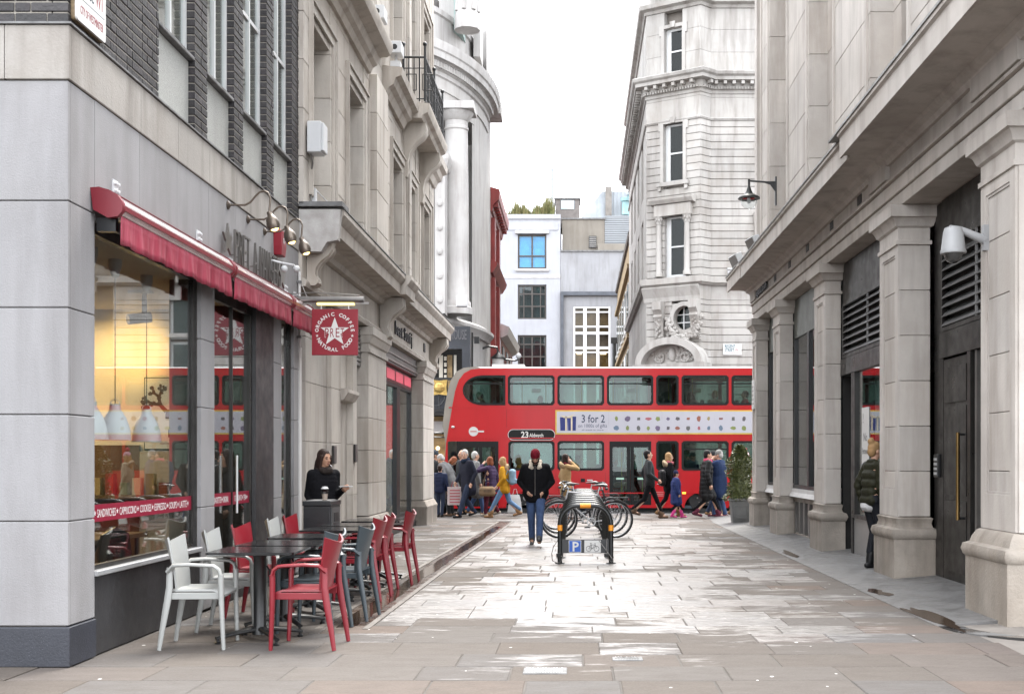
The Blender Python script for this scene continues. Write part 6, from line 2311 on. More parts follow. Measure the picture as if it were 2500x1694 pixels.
# doors
for (a, b, c, d) in DOORS:
    hp = hole(a, b, c, d, .03)
    x0, x1 = hp[0][0] - .03, hp[1][0] + .03
    z0, z1 = hp[0][1], hp[4][1]
    if a < 1100: x0 += .32
    w = MB()
    xm = (x0 + x1) / 2
    for p, q in ((x0, x0 + .09), (xm - .10, xm - .005), (xm + .005, xm + .10), (x1 - .09, x1)):
        w.box(p, q, YB - .006, YB + .05, z0, z1)
    w.box(x0 + .09, x1 - .09, YB - .004, YB + .05, z1 - .17, z1)
    for p, q in ((x0 + .09, xm - .10), (xm + .10, x1 - .09)):
        w.box(p, q, YB - .003, YB + .05, z0, z0 + .12)
        w.box(p, q, YB + .0, YB + .045, z0 + .78, z0 + .82)
    o = bb(w, 'door', BTXT)
    for p, q in ((x0 + .09, xm - .10), (xm + .10, x1 - .09)):
        bb(MB().box(p, q, YB + .02, YB + .026, z0 + .12, z1 - .17), 'pane', GLASSB, o)
        bb(MB().box((p + q) / 2 - .10, (p + q) / 2 + .12, YB + .012, YB + .017, z0 + .72, z0 + .78), 'door_label', mat('mint_label', (.45, .70, .58), .5) if p < x0 + .1 and a < 1100 else bpy.data.materials['mint_label'], o)
    for p in (x0 + .35, xm + .35):
        bb(MB().tube([(p, YB + .12, z0 + .3), (p, YB + .12, z1 - .3)], .018, 6), 'grab_rail', mat('rail_yellow', (.5, .36, .04), .4) if a < 1100 and p < xm else bpy.data.materials['rail_yellow'], o)
    if a < 1100:
        p0, p1 = hp[0][0] - .02, x0 - .02
        bb(MB().box(p0, p1, YB + .018, YB + .024, z0 + .5, z1), 'cab_pane', GLASSB)
        bb(MB().box(p1 - .04, p1 + .015, YB - .004, YB + .05, z0, z1), 'door_post', BTXT)
        bb(MB().box(p0 - .02, p1 - .05, YB + .0, YB + .04, z0, z0 + .5), 'cab_panel', BRED)
# decks and interior
DIN = mat('bus_interior_blue', (.05, .07, .085), .8, var=.2)
bb(MB().box(fp_[0][0] + .1, xe - .1, YB + .06, YB + 2.44, .08, .16), 'lower_floor', DIN)
bb(MB().box(bxz(1120, 0)[0], xe - .1, YB + .06, YB + 2.44, 2.13, 2.2), 'upper_floor', DIN)
bb(MB().box(bxz(1110, 0)[0], bxz(1120, 0)[0], YB + .06, YB + 2.44, 2.2, 3.0), 'front_bulkhead', DIN)
bb(MB().box(bxz(1150, 0)[0], xe - .3, YB + .08, YB + 2.42, zr - .12, zr - .09), 'upper_ceiling', BWHITE)
bb(MB().box(fp_[0][0] + .3, xe - .1, YB + .06, YB + 2.44, 1.98, 2.0), 'lower_ceiling', BWHITE)
SEATM = mat('bus_seat', (.045, .06, .09), .85, var=.3, scale=20)
for deck, z in ((0, 2.2), (1, .35)):
    for i in range(10):
        x = bxz(1165, 0)[0] + 1.0 * i
        if deck and (i < 2 or 3 < i < 6): continue
        for y in (.35, 1.7):
            s = MB()
            s.box(x, x + .42, YB + y, YB + y + .42, z + .30, z + .42)
            s.extx([(YB + y, z + .42), (YB + y + .42, z + .42), (YB + y + .38, z + .98), (YB + y + .04, z + .98)], x + .42, x + .50)
            bb(s, 'seat', SEATM)
for k, x in enumerate((1270, 1330, 1420, 1500, 1560, 1640, 1700)):
    bb(MB().tube([(bxz(x, 0)[0], YB + 1.2, 2.2), (bxz(x, 0)[0], YB + 1.2, zr - .1)], .018, 6), 'grab_rail', bpy.data.materials['rail_yellow'])
GSIGN = mat('green_exit_sign', (.03, .42, .22), .5)
for u in (1300, 1548, 1718):
    bb(MB().box(bxz(u - 10, 0)[0], bxz(u + 14, 0)[0], YB + 2.40, YB + 2.42, 3.5, 3.62), 'exit_sign', GSIGN)
# beading, destination blind, roundel, adverts
for z, m_ in ((2.06, BRED), (2.93, BRED), (.50, BRED)):
    bb(MB().box(fp_[1][0] + .12, xe - .02, YB - .008, YB - .0005, z, z + .03), 'beading', m_)
dx0, dz1 = bxz(1241, 1049)
dx1, dz0 = bxz(1354, 1073)
rr_ = (dz1 - dz0) / 2
pill = [(dx0 + rr_ + rr_ * math.cos(R(a)), dz0 + rr_ + rr_ * math.sin(R(a))) for a in range(90, 271, 20)] + [(dx1 - rr_ + rr_ * math.cos(R(a)), dz0 + rr_ + rr_ * math.sin(R(a))) for a in range(-90, 91, 20)]
pill_o = [((p[0] - (dx0 + dx1) / 2) * 1.02 + (dx0 + dx1) / 2, (p[1] - dz0 - rr_) * 1.1 + dz0 + rr_) for p in pill]
db = bb(MB().prism(pill_o, lambda a, b, t: (a, t, b), YB - .008, YB - .0005, [pill]), 'blind_surround', BWHITE)
db = bb(MB().prism(pill, lambda a, b, t: (a, t, b), YB - .006, YB - .0003), 'destination_blind', BTXT)
bb(text_mb(MB(), '23', .25, (dx0 + .36, YB - .007, dz0 + .055), 'C', .0005, width=.21, bold=.006), 'lettering', SIGNW, db)
bb(text_mb(MB(), 'Aldwych', .15, (dx0 + .60, YB - .007, dz0 + .075), 'C', .0005, width=.40, bold=.003), 'lettering', SIGNW, db)
cx_, cz_ = bxz(1156, 1053)
bb(MB().prism([(cx_ + .135 * math.cos(R(a)), cz_ + .135 * math.sin(R(a))) for a in range(0, 360, 18)], lambda a, b, t: (a, t, b), YB - .004, YB - .0004), 'roundel', BWHITE)
bb(MB().box(cx_ - .1, cx_ + .30, YB - .0065, YB - .0042, cz_ - .022, cz_ + .022), 'roundel_bar', BWHITE)
bb(MB().box(cx_ - .09, cx_ + .09, YB - .0085, YB - .0068, cz_ - .012, cz_ + .012), 'roundel_text', BRED)
ax0, az1 = bxz(1356, 1001)
ax1, az0 = xe - .35, bxz(0, 1060)[1]
adp = bb(MB().box(ax0, ax1, YB - .016, YB - .0005, az0, az1), 'advert_frame', mat('advert_yellow', (.62, .42, .08), .4))
adw = mat('advert_white', (.40, .40, .45), .4, var=.03)
bb(MB().box(ax0 + .04, ax1 - .04, YB - .019, YB - .0165, az0 + .04, az1 - .04), 'advert_sheet', adw, adp)
NAVY = mat('advert_navy', (.02, .03, .16), .5)
bb(text_mb(MB(), '3 for 2', .31, (bxz(1419, 0)[0], YB - .0195, bxz(0, 1031)[1]), 'C', .0004, width=.66, bold=.004), 'lettering', mat('advert_ink', (.035, .045, .085), .5), adp)
bb(text_mb(MB(), 'on 1000s of gifts', .14, (bxz(1411, 0)[0], YB - .0195, bxz(0, 1043)[1]), 'C', .0004, width=.82), 'lettering', bpy.data.materials['advert_ink'], adp)
bb(text_mb(MB(), 'all week in store', .06, (bxz(1420, 0)[0], YB - .0195, bxz(0, 1051)[1]), 'C', .0004, width=.62), 'lettering', bpy.data.materials['advert_ink'], adp)
gx, gz = bxz(1368, 1051)
gift = MB()
for (a, b, h_) in ((0, .20, .38), (.22, .44, .40)):
    gift.prism([(gx + a, gz), (gx + b, gz), (gx + b + .01, gz + h_), (gx + a - .01, gz + h_)], lambda p, q, t: (p, t, q), YB - .0205, YB - .0192)
bb(gift, 'gift_picture', NAVY, adp)
rb_ = MB()
for a in (.14, .30):
    rb_.box(gx + a, gx + a + .045, YB - .022, YB - .0207, gz, gz + .40)
rb_.prism([(gx + .0, gz + .44), (gx + .2, gz + .40), (gx + .42, gz + .48), (gx + .3, gz + .36), (gx + .1, gz + .36)], lambda p, q, t: (p, t, q), YB - .022, YB - .0207)
bb(rb_, 'ribbon_picture', mat('ribbon_beige', (.62, .55, .42), .5), adp)
cols = [(.10, .09, .10), (.32, .10, .12), (.33, .2, .17), (.2, .24, .08), (.30, .13, .08), (.14, .11, .18), (.2, .1, .1), (.3, .25, .12), (.12, .17, .24), (.12, .12, .12), (.3, .1, .14), (.26, .1, .07), (.18, .23, .28)]
cm = [mat('advert_item_%s' % n, c, .5) for n, c in zip('abcdefghijklm', cols)]
rr = random.Random(21)
for row_, v in ((0, 1022), (1, 1045)):
    for k, u in enumerate((1505, 1532, 1559, 1583, 1606, 1631, 1654, 1680, 1706, 1730, 1760, 1790, 1816, 1845, 1872, 1900)):
        x, z = bxz(u, v)
        w_, h_ = rr.uniform(.05, .10), rr.uniform(.05, .10)
        q = MB()
        nn = rr.choice((4, 5, 6, 8))
        q.prism([(x + w_ * rr.uniform(.7, 1.05) * math.cos(2 * math.pi * j / nn + .78), z + h_ * rr.uniform(.7, 1.05) * math.sin(2 * math.pi * j / nn + .78)) for j in range(nn)], lambda a, b, t: (a, t, b), YB - .0205, YB - .0192)
        q.prism([(x - w_ * .5, z - h_ * .4), (x + w_ * .3, z - h_ * .5), (x + w_ * .4, z + h_ * .1)], lambda a, b, t: (a, t, b), YB - .0215, YB - .0206)
        bb(q, 'gift_picture', rr.choice(cm), adp)
for u in (1486, 1616, 1744, 1872):
    x = bxz(u, 0)[0]
    bb(MB().box(x - .01, x + .01, YB - .0205, YB - .0192, az0 + .04, az1 - .04), 'advert_seam', mat('advert_seam', (.45, .45, .5), .5) if u == 1486 else bpy.data.materials['advert_seam'], adp)
# wheels, skirts, lamps, mirror
for wx in WX:
    w = bb(MB().lathe([(.30, 0), (.42, -.01), (.47, .03), (.49, .08), (.49, .24), (.46, .28), (.3, .28)], (wx, YB + .06, .37), 28, 'Y'), 'wheel', RUB, smooth=40)
    bb(MB().lathe([(.30, .02), (.27, .05), (.22, .09), (.14, .09), (.12, .02), (.06, -.0), (.0, -.0)], (wx, YB + .055, .37), 24, 'Y', cap=False), 'rim', mat('rim_silver', (.42, .42, .43), .35, .7, co='obj') if wx == WX[0] else bpy.data.materials['rim_silver'], w, smooth=40)
    for k in range(8):
        a = k * math.pi / 4
        bb(MB().sphere((wx + .18 * math.cos(a), YB + .06, .37 + .18 * math.sin(a)), .025, 6, 4), 'wheel_nut', GREYM, w)
    bb(MB().prism([(wx + .57 * math.cos(R(t)), zb + .47 * math.sin(R(t)) + .02) for t in range(0, 181, 12)], lambda a, b, t: (a, t, b), YB + .40, YB + .45), 'wheel_arch', BTXT)
bb(MB().box(fp_[0][0] + .1, xe - .05, YB + .1, YB + 2.4, -.02, .1), 'underframe', BTXT)
SEAM = mat('bus_seam', (.16, .004, .006), .5)
for u in (1237, 1357.5, 1478.5, 1598.5, 1660, 1782.5, 1897):
    x_ = bxz(u, 0)[0]
    bb(MB().box(x_ - .005, x_ + .005, YB - .002, YB - .0002, 2.36, 2.92), 'panel_seam', SEAM) if u < 1350 else None
    bb(MB().box(x_ - .005, x_ + .005, YB - .002, YB - .0002, .54, 1.10), 'panel_seam', SEAM)
    bb(MB().box(x_ - .005, x_ + .005, YB - .002, YB - .0002, 3.92, zr - .13), 'panel_seam', SEAM)
AMB = glow('amber_lamp', (.9, .35, .03), .8)
for u, v in ((1670, 1203), (1420, 1196)):
    x, z = bxz(u, v)
    bb(MB().box(x - .05, x + .05, YB - .012, YB - .0005, z - .025, z + .025), 'side_marker', AMB)
x, z = bxz(1423, 1172)
bb(MB().box(x - .06, x + .06, YB - .006, YB - .0005, z - .05, z + .05), 'filler_flap', BTXT)
bb(MB().box(x + .12, x + .28, YB - .006, YB - .0005, z - .02, z + .02), 'side_label', BWHITE)
x, z = bxz(1620, 1202)
for k in range(3):
    bb(MB().box(x - .26, x + .0, YB - .004, YB - .0005, z - k * .05, z - k * .05 + .02), 'side_label', mat('pink_label', (.6, .25, .25), .5) if k == 0 else bpy.data.materials['pink_label'])
x, z = bxz(1106, 1042)
bb(MB().sphere((x, YB - .01, z), (.05, .03, .035), 10, 6), 'side_lamp', BWHITE)
mx0, mz = bxz(1092, 1062)
mr = bb(MB().tube([(mx0, YB + .2, mz + .06), (mx0 - .35, YB - .05, mz + .06), (mx0 - .62, YB - .08, mz + .04)], .025, 6).tube([(mx0, YB + .2, mz - .06), (mx0 - .35, YB - .05, mz - .06), (mx0 - .62, YB - .08, mz - .04)], .02, 6), 'mirror_arm', BLACKM)
bb(MB().box(mx0 - .82, mx0 - .60, YB - .2, YB + .02, mz - .36, mz + .12), 'mirror', mat('mirror_yellow', (.55, .42, .03), .4), mr)
# ------------------------------------------------------------------ people
_cl = {}


def cloth(name, col, rough=.9, bump=.35, sc=45, var=.18):
    if name not in _cl:
        _cl[name] = mat(name, col, rough, var=var, scale=7, bump=bump, bscale=sc, co='obj', spec=.12)
    return _cl[name]


SKIN = mat('skin', (.46, .27, .19), .55, var=.06, scale=9, co='obj', spec=.35)
SKIN2 = mat('skin_tan', (.36, .20, .13), .55, var=.06, scale=9, co='obj', spec=.35)
LIPS = mat('lips', (.30, .09, .08), .5, co='obj')
EYE = mat('eye_dark', (.02, .014, .012), .3, co='obj')


def capsule(mb, p0, r0, p1, r1, n=10):
    p0, p1 = Vector(p0), Vector(p1)
    d = p1 - p0
    d = d.normalized() if d.length > 1e-6 else Vector((0, 0, 1))
    P, Q = [], []
    for a in (-78, -45, -18):
        P.append(p0 + d * r0 * math.sin(R(a)))
        Q.append(r0 * math.cos(R(a)))
    P.append(p0 + d * .0005)
    Q.append(r0)
    P.append(p1)
    Q.append(r1)
    for a in (18, 45, 78):
        P.append(p1 + d * (r1 * math.sin(R(a)) + .0005))
        Q.append(r1 * math.cos(R(a)))
    mb.tube(P, Q, n)


def blob(name, prims, m, parent, vox=.013, sm=4):
    mb = MB()
    for p in prims:
        if p[0] == 'c': capsule(mb, *p[1:])
        else: mb.sphere(p[1], p[2], 12, 8, p[3] if len(p) > 3 else None)
    o = mb.build(name, m, parent)
    r = o.modifiers.new('skin', 'REMESH')
    r.mode = 'VOXEL'
    r.voxel_size = vox
    r.use_smooth_shade = True
    s = o.modifiers.new('smooth', 'SMOOTH')
    s.factor = .5
    s.iterations = sm
    return o


def ik(a, t, l1, l2, hint):
    a, t = Vector(a), Vector(t)
    d = t - a
    L = min(d.length, (l1 + l2) * .998)
    if d.length > L: t = a + d.normalized() * L
    u = d.normalized()
    k = (l1 * l1 - l2 * l2 + L * L) / (2 * L)
    h = math.sqrt(max(0, l1 * l1 - k * k))
    n = Vector(hint) - u * Vector(hint).dot(u)
    return a + u * k + n.normalized() * h, t


def person(label, x, y, head, h=1.72, z=0.0, lean=0, hp=0, hy=0, legs=((.0, 0), (.0, 0)), arms=None, fem=False, skin=SKIN,
           coat=None, coat_len=.80, puff=0, bulk=1.0, trousers=None, slim=1.0, shoes=None, boot=0, hair=None, style='short', hat=None, scarf=None,
           collar=None, fur=None, beard=None, sleeve=True, vox=.013, group='pedestrians passing in front of the bus', cat='person', sit=False, shirt=None, skirt=None, lower=True, coat_name='coat'):
    s = h / 1.75
    root = thing('person', label, cat, (x, y, z), R(head), group)
    v = vox
    l1, l2 = .43 * s, .42 * s
    ank = []
    hw = (.085 if fem else .09) * s
    zp = .92 * s
    for i, (f, up) in enumerate(legs):
        sx = -hw if i == 0 else hw
        a = Vector((sx * .9, f * s, (.085 + up) * s))
        ank.append(a)
        mxr = math.sqrt(max(.01, ((l1 + l2) * .992) ** 2 - (f * s) ** 2)) + a.z + .03 * s
        zp = min(zp, mxr)
    if sit: zp = .46 * s
    Rl = Matrix.Rotation(R(-lean), 3, 'X')
    piv = Vector((0, 0, zp))

    def T(px, py, pz):
        return piv + Rl @ Vector((px * s, py * s, (pz - .92) * s))

    knees = []
    hips = []
    for i in range(2):
        sx = -hw if i == 0 else hw
        hip = Vector((sx, 0, zp))
        if sit:
            kn, an = hip + Vector((0, .42 * s, .03)), hip + Vector((0, .42 * s, -.38 * s))
            ank[i] = an
        else:
            kn, an = ik(hip, ank[i], l1, l2, (sx * .3, 1, 0))
        hips.append(hip)
        knees.append(kn)
    sw = (.165 if fem else .19)
    sh = [T(-sw, 0, 1.40), T(sw, 0, 1.40)]
    arms = arms or ((.06, .04, -.52), (.06, .04, -.52))
    el, ha = [], []
    for i in range(2):
        sd = -1 if i == 0 else 1
        a = arms[i]
        hint = a[3] if len(a) > 3 else (.5, -1, -.2)
        tgt = sh[i] + Rl @ Vector((sd * a[0] * s, a[1] * s, a[2] * s))
        e, hnd = ik(sh[i], tgt, .285 * s, .26 * s, (sd * hint[0], hint[1], hint[2]))
        el.append(e)
        ha.append(hnd)
    # head frame
    neck0, neck1 = T(0, -.005, 1.44), T(0, .012, 1.525)
    Mh = Rl @ Matrix.Rotation(R(hy), 3, 'Z') @ Matrix.Rotation(R(-hp), 3, 'X')

    def Hd(px, py, pz):
        return neck1 + Mh @ Vector((px * s, py * s, pz * s))

    # one continuous body
    b = []
    b += [('c', T(-.10, 0, 1.36), .085 * s, T(.10, 0, 1.36), .085 * s), ('c', T(-.07, .01, 1.24), .105 * s, T(.07, .01, 1.24), .105 * s),
          ('c', T(-.055, .0, 1.08), .095 * s, T(.055, .0, 1.08), .095 * s), ('c', T(-.07, -.01, .94), .105 * s, T(.07, -.01, .94), .105 * s),
          ('c', T(0, 0, 1.42), .06 * s, neck1, .052 * s)]
    for i in range(2):
        b += [('c', hips[i], .083 * s, knees[i], .056 * s), ('c', knees[i], .055 * s, ank[i], .038 * s),
              ('c', ank[i], .038 * s, ank[i] + Vector((0, .11 * s, -.045 * s)), .03 * s),
              ('c', sh[i], .052 * s, el[i], .040 * s), ('c', el[i], .040 * s, ha[i], .028 * s)]
        fd = (ha[i] - el[i]).normalized()
        sd = -1 if i == 0 else 1
        lat = fd.cross(Vector((sd, 0, .2))).normalized()
        nrm = lat.cross(fd)
        palm = ha[i] + fd * .045 * s
        b.append(('c', ha[i], .027 * s, ha[i] + fd * .075 * s, .031 * s))
        for k in range(4):
            o0 = ha[i] + fd * .075 * s + lat * (k - 1.5) * .021 * s
            L = (.062, .072, .068, .052)[k] * s
            m1 = o0 + fd * L * .55 - nrm * .010 * s * sd
            b += [('c', o0, .0105 * s, m1, .0098 * s), ('c', m1, .0098 * s, m1 + fd * L * .4 - nrm * .022 * s * sd, .0085 * s)]
        t0 = ha[i] + fd * .03 * s + lat * (-.026) * s
        b.append(('c', t0, .0125 * s, t0 + fd * .045 * s - lat * .022 * s, .010 * s))
    b += [('e', Hd(0, -.012, .105), (.074 * s, .092 * s, .098 * s), Mh), ('e', Hd(0, .028, .05), (.056 * s, .060 * s, .076 * s), Mh),
          ('e', Hd(0, .058, .002), (.030 * s, .026 * s, .024 * s), Mh), ('c', Hd(0, .088, .085), .010 * s, Hd(0, .104, .055), .0145 * s),
          ('e', Hd(-.076, -.008, .07), (.012 * s, .02 * s, .032 * s), Mh), ('e', Hd(.076, -.008, .07), (.012 * s, .02 * s, .032 * s), Mh),
          ('e', Hd(0, .072, .105), (.05 * s, .016 * s, .012 * s), Mh), ('c', Hd(-.03, .062, .06), .02 * s, Hd(.03, .062, .06), .02 * s)]
    body = blob('body', b, skin, root, min(v, .0115), 2)
    f_ = MB()
    for sx in (-1, 1):
        f_.sphere(Hd(sx * .031, .083, .084), (.013 * s, .008 * s, .0065 * s), 8, 6, Mh)
    f_.build('eye', EYE, root)
    MB().sphere(Hd(0, .088, .022), (.024 * s, .010 * s, .007 * s), 8, 6, Mh).build('mouth', LIPS, root)
    if hair:
        eb = MB()
        for sx in (-1, 1):
            eb.sphere(Hd(sx * .033, .083, .107), (.022 * s, .009 * s, .006 * s), 8, 5, Mh)
        eb.build('eyebrow', hair, root)
        hh = []
        if style != 'bald':
            hh += [('e', Hd(0, -.024, .118), (.083 * s, .098 * s, .097 * s), Mh), ('e', Hd(0, -.055, .07), (.076 * s, .062 * s, .085 * s), Mh)]
        if style == 'long':
            hh += [('e', Hd(0, -.075, -.03), (.095 * s, .055 * s, .16 * s), Mh), ('e', Hd(-.078, -.02, .02), (.030 * s, .055 * s, .12 * s), Mh),
                   ('e', Hd(.078, -.02, .02), (.030 * s, .055 * s, .12 * s), Mh), ('e', Hd(0, -.10, -.14), (.10 * s, .055 * s, .13 * s), Mh),
                   ('c', Hd(-.075, .03, .11), .022 * s, Hd(-.088, .02, -.05), .02 * s), ('c', Hd(.075, .03, .11), .022 * s, Hd(.088, .02, -.05), .02 * s)]
        if style == 'bun':
            hh += [('e', Hd(0, -.085, .20), (.052 * s, .05 * s, .048 * s), Mh), ('e', Hd(0.012, -.09, .225), (.03 * s, .03 * s, .03 * s), Mh)]
        if style == 'bob':
            hh += [('e', Hd(0, -.06, .02), (.09 * s, .06 * s, .10 * s), Mh), ('c', Hd(-.078, .01, .10), .024 * s, Hd(-.085, .0, -.02), .028 * s), ('c', Hd(.078, .01, .10), .024 * s, Hd(.085, .0, -.02), .028 * s)]
        if hh: blob('hair', hh, hair, root, v * .8, 2)
    if hat:
        o = blob('hat', [('e', Hd(0, -.014, .135), (.089 * s, .104 * s, .098 * s), Mh), ('e', Hd(0, -.012, .112), (.094 * s, .110 * s, .034 * s), Mh)], hat, root, v * .8, 2)
    if beard:
        blob('beard', [('e', Hd(0, .045, .002), (.056 * s, .050 * s, .036 * s), Mh), ('c', Hd(-.062, .01, .05), .014 * s, Hd(-.05, .04, .01), .02 * s), ('c', Hd(.062, .01, .05), .014 * s, Hd(.05, .04, .01), .02 * s)], beard, root, v * .7, 1)
    k = bulk
    if coat:
        c = []
        zh = coat_len
        rows = [(1.385, .115 if not fem else .105, .096), (1.30, .115 if not fem else .095, .128), (1.20, .10 if not fem else .085, .142), (1.06, .085 if not fem else .068, .138), (.94, .09, .145), (.80, .10, .15), (.62, .11, .155), (.45, .12, .16), (.3, .12, .16)]
        step = puff if puff else .055
        zz = 1.385
        fwd = sum((kk.y for kk in knees)) / 2
        while zz > zh - .01:
            for (a, bq) in zip(rows, rows[1:]):
                if bq[0] <= zz <= a[0]:
                    f = (a[0] - zz) / (a[0] - bq[0])
                    wq = a[1] + (bq[1] - a[1]) * f
                    rq = (a[2] + (bq[2] - a[2]) * f) * k
                    break
            if puff: rq *= 1.06
            dz = rq if zz - rq < zh else 0
            yy = .0
            if zz < .85: yy = fwd * (.85 - zz) * .7 / s
            # flattened front to back by two close rows
            rv = min(rq, max(.03, (zz - zh) + .03)) if not puff else min(rq * .62 if zz < 1.3 else rq, rq)
            for off_ in (-1, 1):
                yo = (rq - rv) * off_
                c.append(('c', T(-wq * k, yy + yo / s * .8, zz), rv * s, T(wq * k, yy + yo / s * .8, zz), rv * s))
            zz -= step
        for i in range(2):
            sd = -1 if i == 0 else 1
            c.append(('c', T(0, -.01, 1.40), .075 * s, sh[i], .075 * s * k))
            if sleeve:
                if puff:
                    for (p, q) in ((sh[i], el[i]), (el[i], ha[i])):
                        n = max(3, int((q - p).length / (puff * s * .9)))
                        for j in range(n):
                            c.append(('e', p.lerp(q, (j + .3) / n), (.072 * s * k,) * 3))
                c += [('c', sh[i], .076 * s * k, el[i], .060 * s * k), ('c', el[i], .062 * s * k, ha[i], .046 * s * k)]
        for i in range(5):
            an = R(20 + i * 80)
        c += [('c', T(-.055, -.035, 1.455), .042 * s, T(.055, -.035, 1.455), .042 * s), ('c', T(-.06, -.02, 1.45), .04 * s, T(-.035, .06, 1.42), .035 * s), ('c', T(.06, -.02, 1.45), .04 * s, T(.035, .06, 1.42), .035 * s)]
        if zh < .6 and not sit:
            for i in range(2):
                hd_ = hips[i].lerp(knees[i], .9)
                c.append(('c', hips[i], .12 * s * k, hd_, .115 * s * k))
        blob(coat_name, c, coat, root, v, 3)
    if shirt:
        blob('shirt', [('c', T(-.06, -.03, coat_len + .0), .095 * s, T(.03, -.03, coat_len + .0), .095 * s), ('c', T(-.06, .0, .95), .10 * s, T(.06, .0, .95), .10 * s)], shirt, root, v, 2)
    if skirt:
        blob('skirt', [('c', T(-.08, 0, .9), .12 * s, T(.08, 0, .9), .12 * s)] + [('c', hips[i], .11 * s, knees[i] + Vector((0, 0, -.1 * s)), .12 * s) for i in range(2)] + [('c', (hips[0] + hips[1]) / 2, .12 * s, (knees[0] + knees[1]) / 2 + Vector((0, 0, -.1 * s)), .12 * s)], skirt, root, v, 3)
    if trousers and lower:
        c = [('c', T(-.07, -.012, .93), .112 * s, T(.07, -.012, .93), .112 * s)]
        for i in range(2):
            lo = ank[i] + Vector((0, 0, .0 if not boot else boot * .5 * s))
            c += [('c', hips[i], .097 * s * slim, knees[i], .070 * s * slim), ('c', knees[i], .069 * s * slim, lo, .056 * s * slim)]
        blob('trousers', c, trousers, root, v, 3)
    if shoes and lower:
        c = []
        for i in range(2):
            a = ank[i]
            tilt = legs[i][1] if not sit else 0
            back = legs[i][0] < -.05
            toe = a + Vector((0, .155 * s, -.05 * s + (-.0 if not back else -.02 * s) + (.05 if (tilt > 0 and not back) else 0)))
            heel = a + Vector((0, -.045 * s, -.045 * s + (.03 if back and tilt > .03 else 0)))
            c += [('c', heel, .041 * s, toe, .036 * s), ('c', a + Vector((0, 0, -.01)), .05 * s, a + Vector((0, .03 * s, .03 * s)), .048 * s)]
            if boot:
                c.append(('c', a, .056 * s, a.lerp(knees[i], boot), .064 * s))
        blob('shoe', c, shoes, root, v * .85, 2)
    if scarf:
        blob('scarf', [('c', T(-.06, -.04, 1.475), .05 * s, T(.06, -.04, 1.475), .05 * s), ('c', T(-.075, -.03, 1.47), .05 * s, T(-.04, .075, 1.45), .05 * s), ('c', T(.075, -.03, 1.47), .05 * s, T(.04, .075, 1.45), .05 * s), ('c', T(-.04, .08, 1.45), .05 * s, T(.04, .08, 1.45), .05 * s)], scarf, root, v, 2)
    if collar:
        blob('fleece_collar', [('c', T(-.085, -.02, 1.49), .04 * s, T(-.06, .075, 1.40), .042 * s), ('c', T(.085, -.02, 1.49), .04 * s, T(.06, .075, 1.40), .042 * s), ('c', T(-.08, -.05, 1.50), .042 * s, T(.08, -.05, 1.50), .042 * s), ('c', T(-.085, .02, 1.46), .036 * s, T(-.1, .075, 1.41), .03 * s), ('c', T(.085, .02, 1.46), .036 * s, T(.1, .075, 1.41), .03 * s)], collar, root, v * .8, 2)
    if fur:
        rr = random.Random(4)
        c = []
        for j in range(12):
            an = R(-30 + j * 240 / 11)
            c.append(('e', T(.13 * math.cos(an), -.10 - .03 * math.sin(an), 1.42 + .06 * math.sin(an) + rr.uniform(-.015, .015)), (.045 * s, .045 * s, .045 * s)))
        blob('fur_hood', c, fur, root, v, 1)
    Mw = Matrix.Rotation(R(head), 4, 'Z')
    root_loc = Vector((x, y, z))
    return {'root': root, 'hand': [root_loc + Mw @ p for p in ha], 'mouth': root_loc + Mw @ Hd(0, .10, .022), 'T': lambda *p: root_loc + Mw @ T(*p), 'Mw': Mw, 'Mh': Mh}


DEN = cloth('denim', (.06, .095, .19), .9, .3, 80)
DENL = cloth('light_denim', (.13, .22, .36), .9, .3, 80)
DENB = cloth('dark_denim', (.03, .04, .07), .9, .3, 80)
BLK_C = cloth('black_wool', (.006, .006, .0075))
NAVYC = cloth('navy_cloth', (.018, .026, .06))
GREYC = cloth('grey_wool', (.11, .11, .115))
CHARC = cloth('charcoal_cloth', (.035, .037, .04))
TANB = cloth('tan_suede', (.30, .17, .085), .85)
BROWNB = cloth('brown_leather', (.12, .075, .05), .6)
BLKB = cloth('black_leather', (.015, .015, .016), .35, .1)
HDK = cloth('dark_brown_hair', (.03, .017, .013), .5, .5, 120)
HBL = cloth('blonde_hair', (.34, .21, .10), .5, .5, 120)
HGI = cloth('ginger_hair', (.20, .065, .03), .5, .5, 120)
HGR = cloth('grey_hair', (.42, .41, .40), .6, .5, 120)
HBK = cloth('black_hair', (.014, .012, .012), .45, .5, 120)


def at(u, v_foot=None, d=None):
    d = d or F * H / (v_foot - V0)
    return XU(u, d), d


# --- the three people nearest
p1 = person('woman in black coat and dark scarf smoking behind the litter bin', -3.07, 14.55, 218, 1.60, lean=1, hp=4, hy=14, fem=True, skin=SKIN2,
            arms=((-.02, .26, -.20, (.1, -1, -.9)), (.0, .10, -.46, (.1, -1, -.2))), coat=BLK_C, coat_len=.62, bulk=.92, trousers=BLK_C, shoes=BLKB, hair=HDK, style='long', scarf=cloth('dark_taupe_knit', (.035, .028, .025), .95, .6, 60), vox=.010, group=None)
hnd = p1['hand'][0]
t = thing('smartphone', 'white-edged phone held level by the smoking woman', 'phone', tuple(hnd + Vector((.05, -.06, .045))), R(-20))
MB().box(-.075, .075, -.037, .037, -.005, .004).build('case', WHITEP, t, bevel=.003)
MB().box(-.068, .068, -.033, .033, .0042, .0052).build('screen', BLACKP, t)
mo_ = p1['mouth']
dv = Vector((.5, -.75, -.35)).normalized()
t = thing('cigarette', 'white cigarette between the lips of the woman in black', 'cigarette', tuple(mo_))
MB().tube([-dv * .012, dv * .03], .0045, 8).build('filter', TANB, t)
MB().tube([dv * .0302, dv * .08], .0045, 8).build('paper', WHITEP, t)

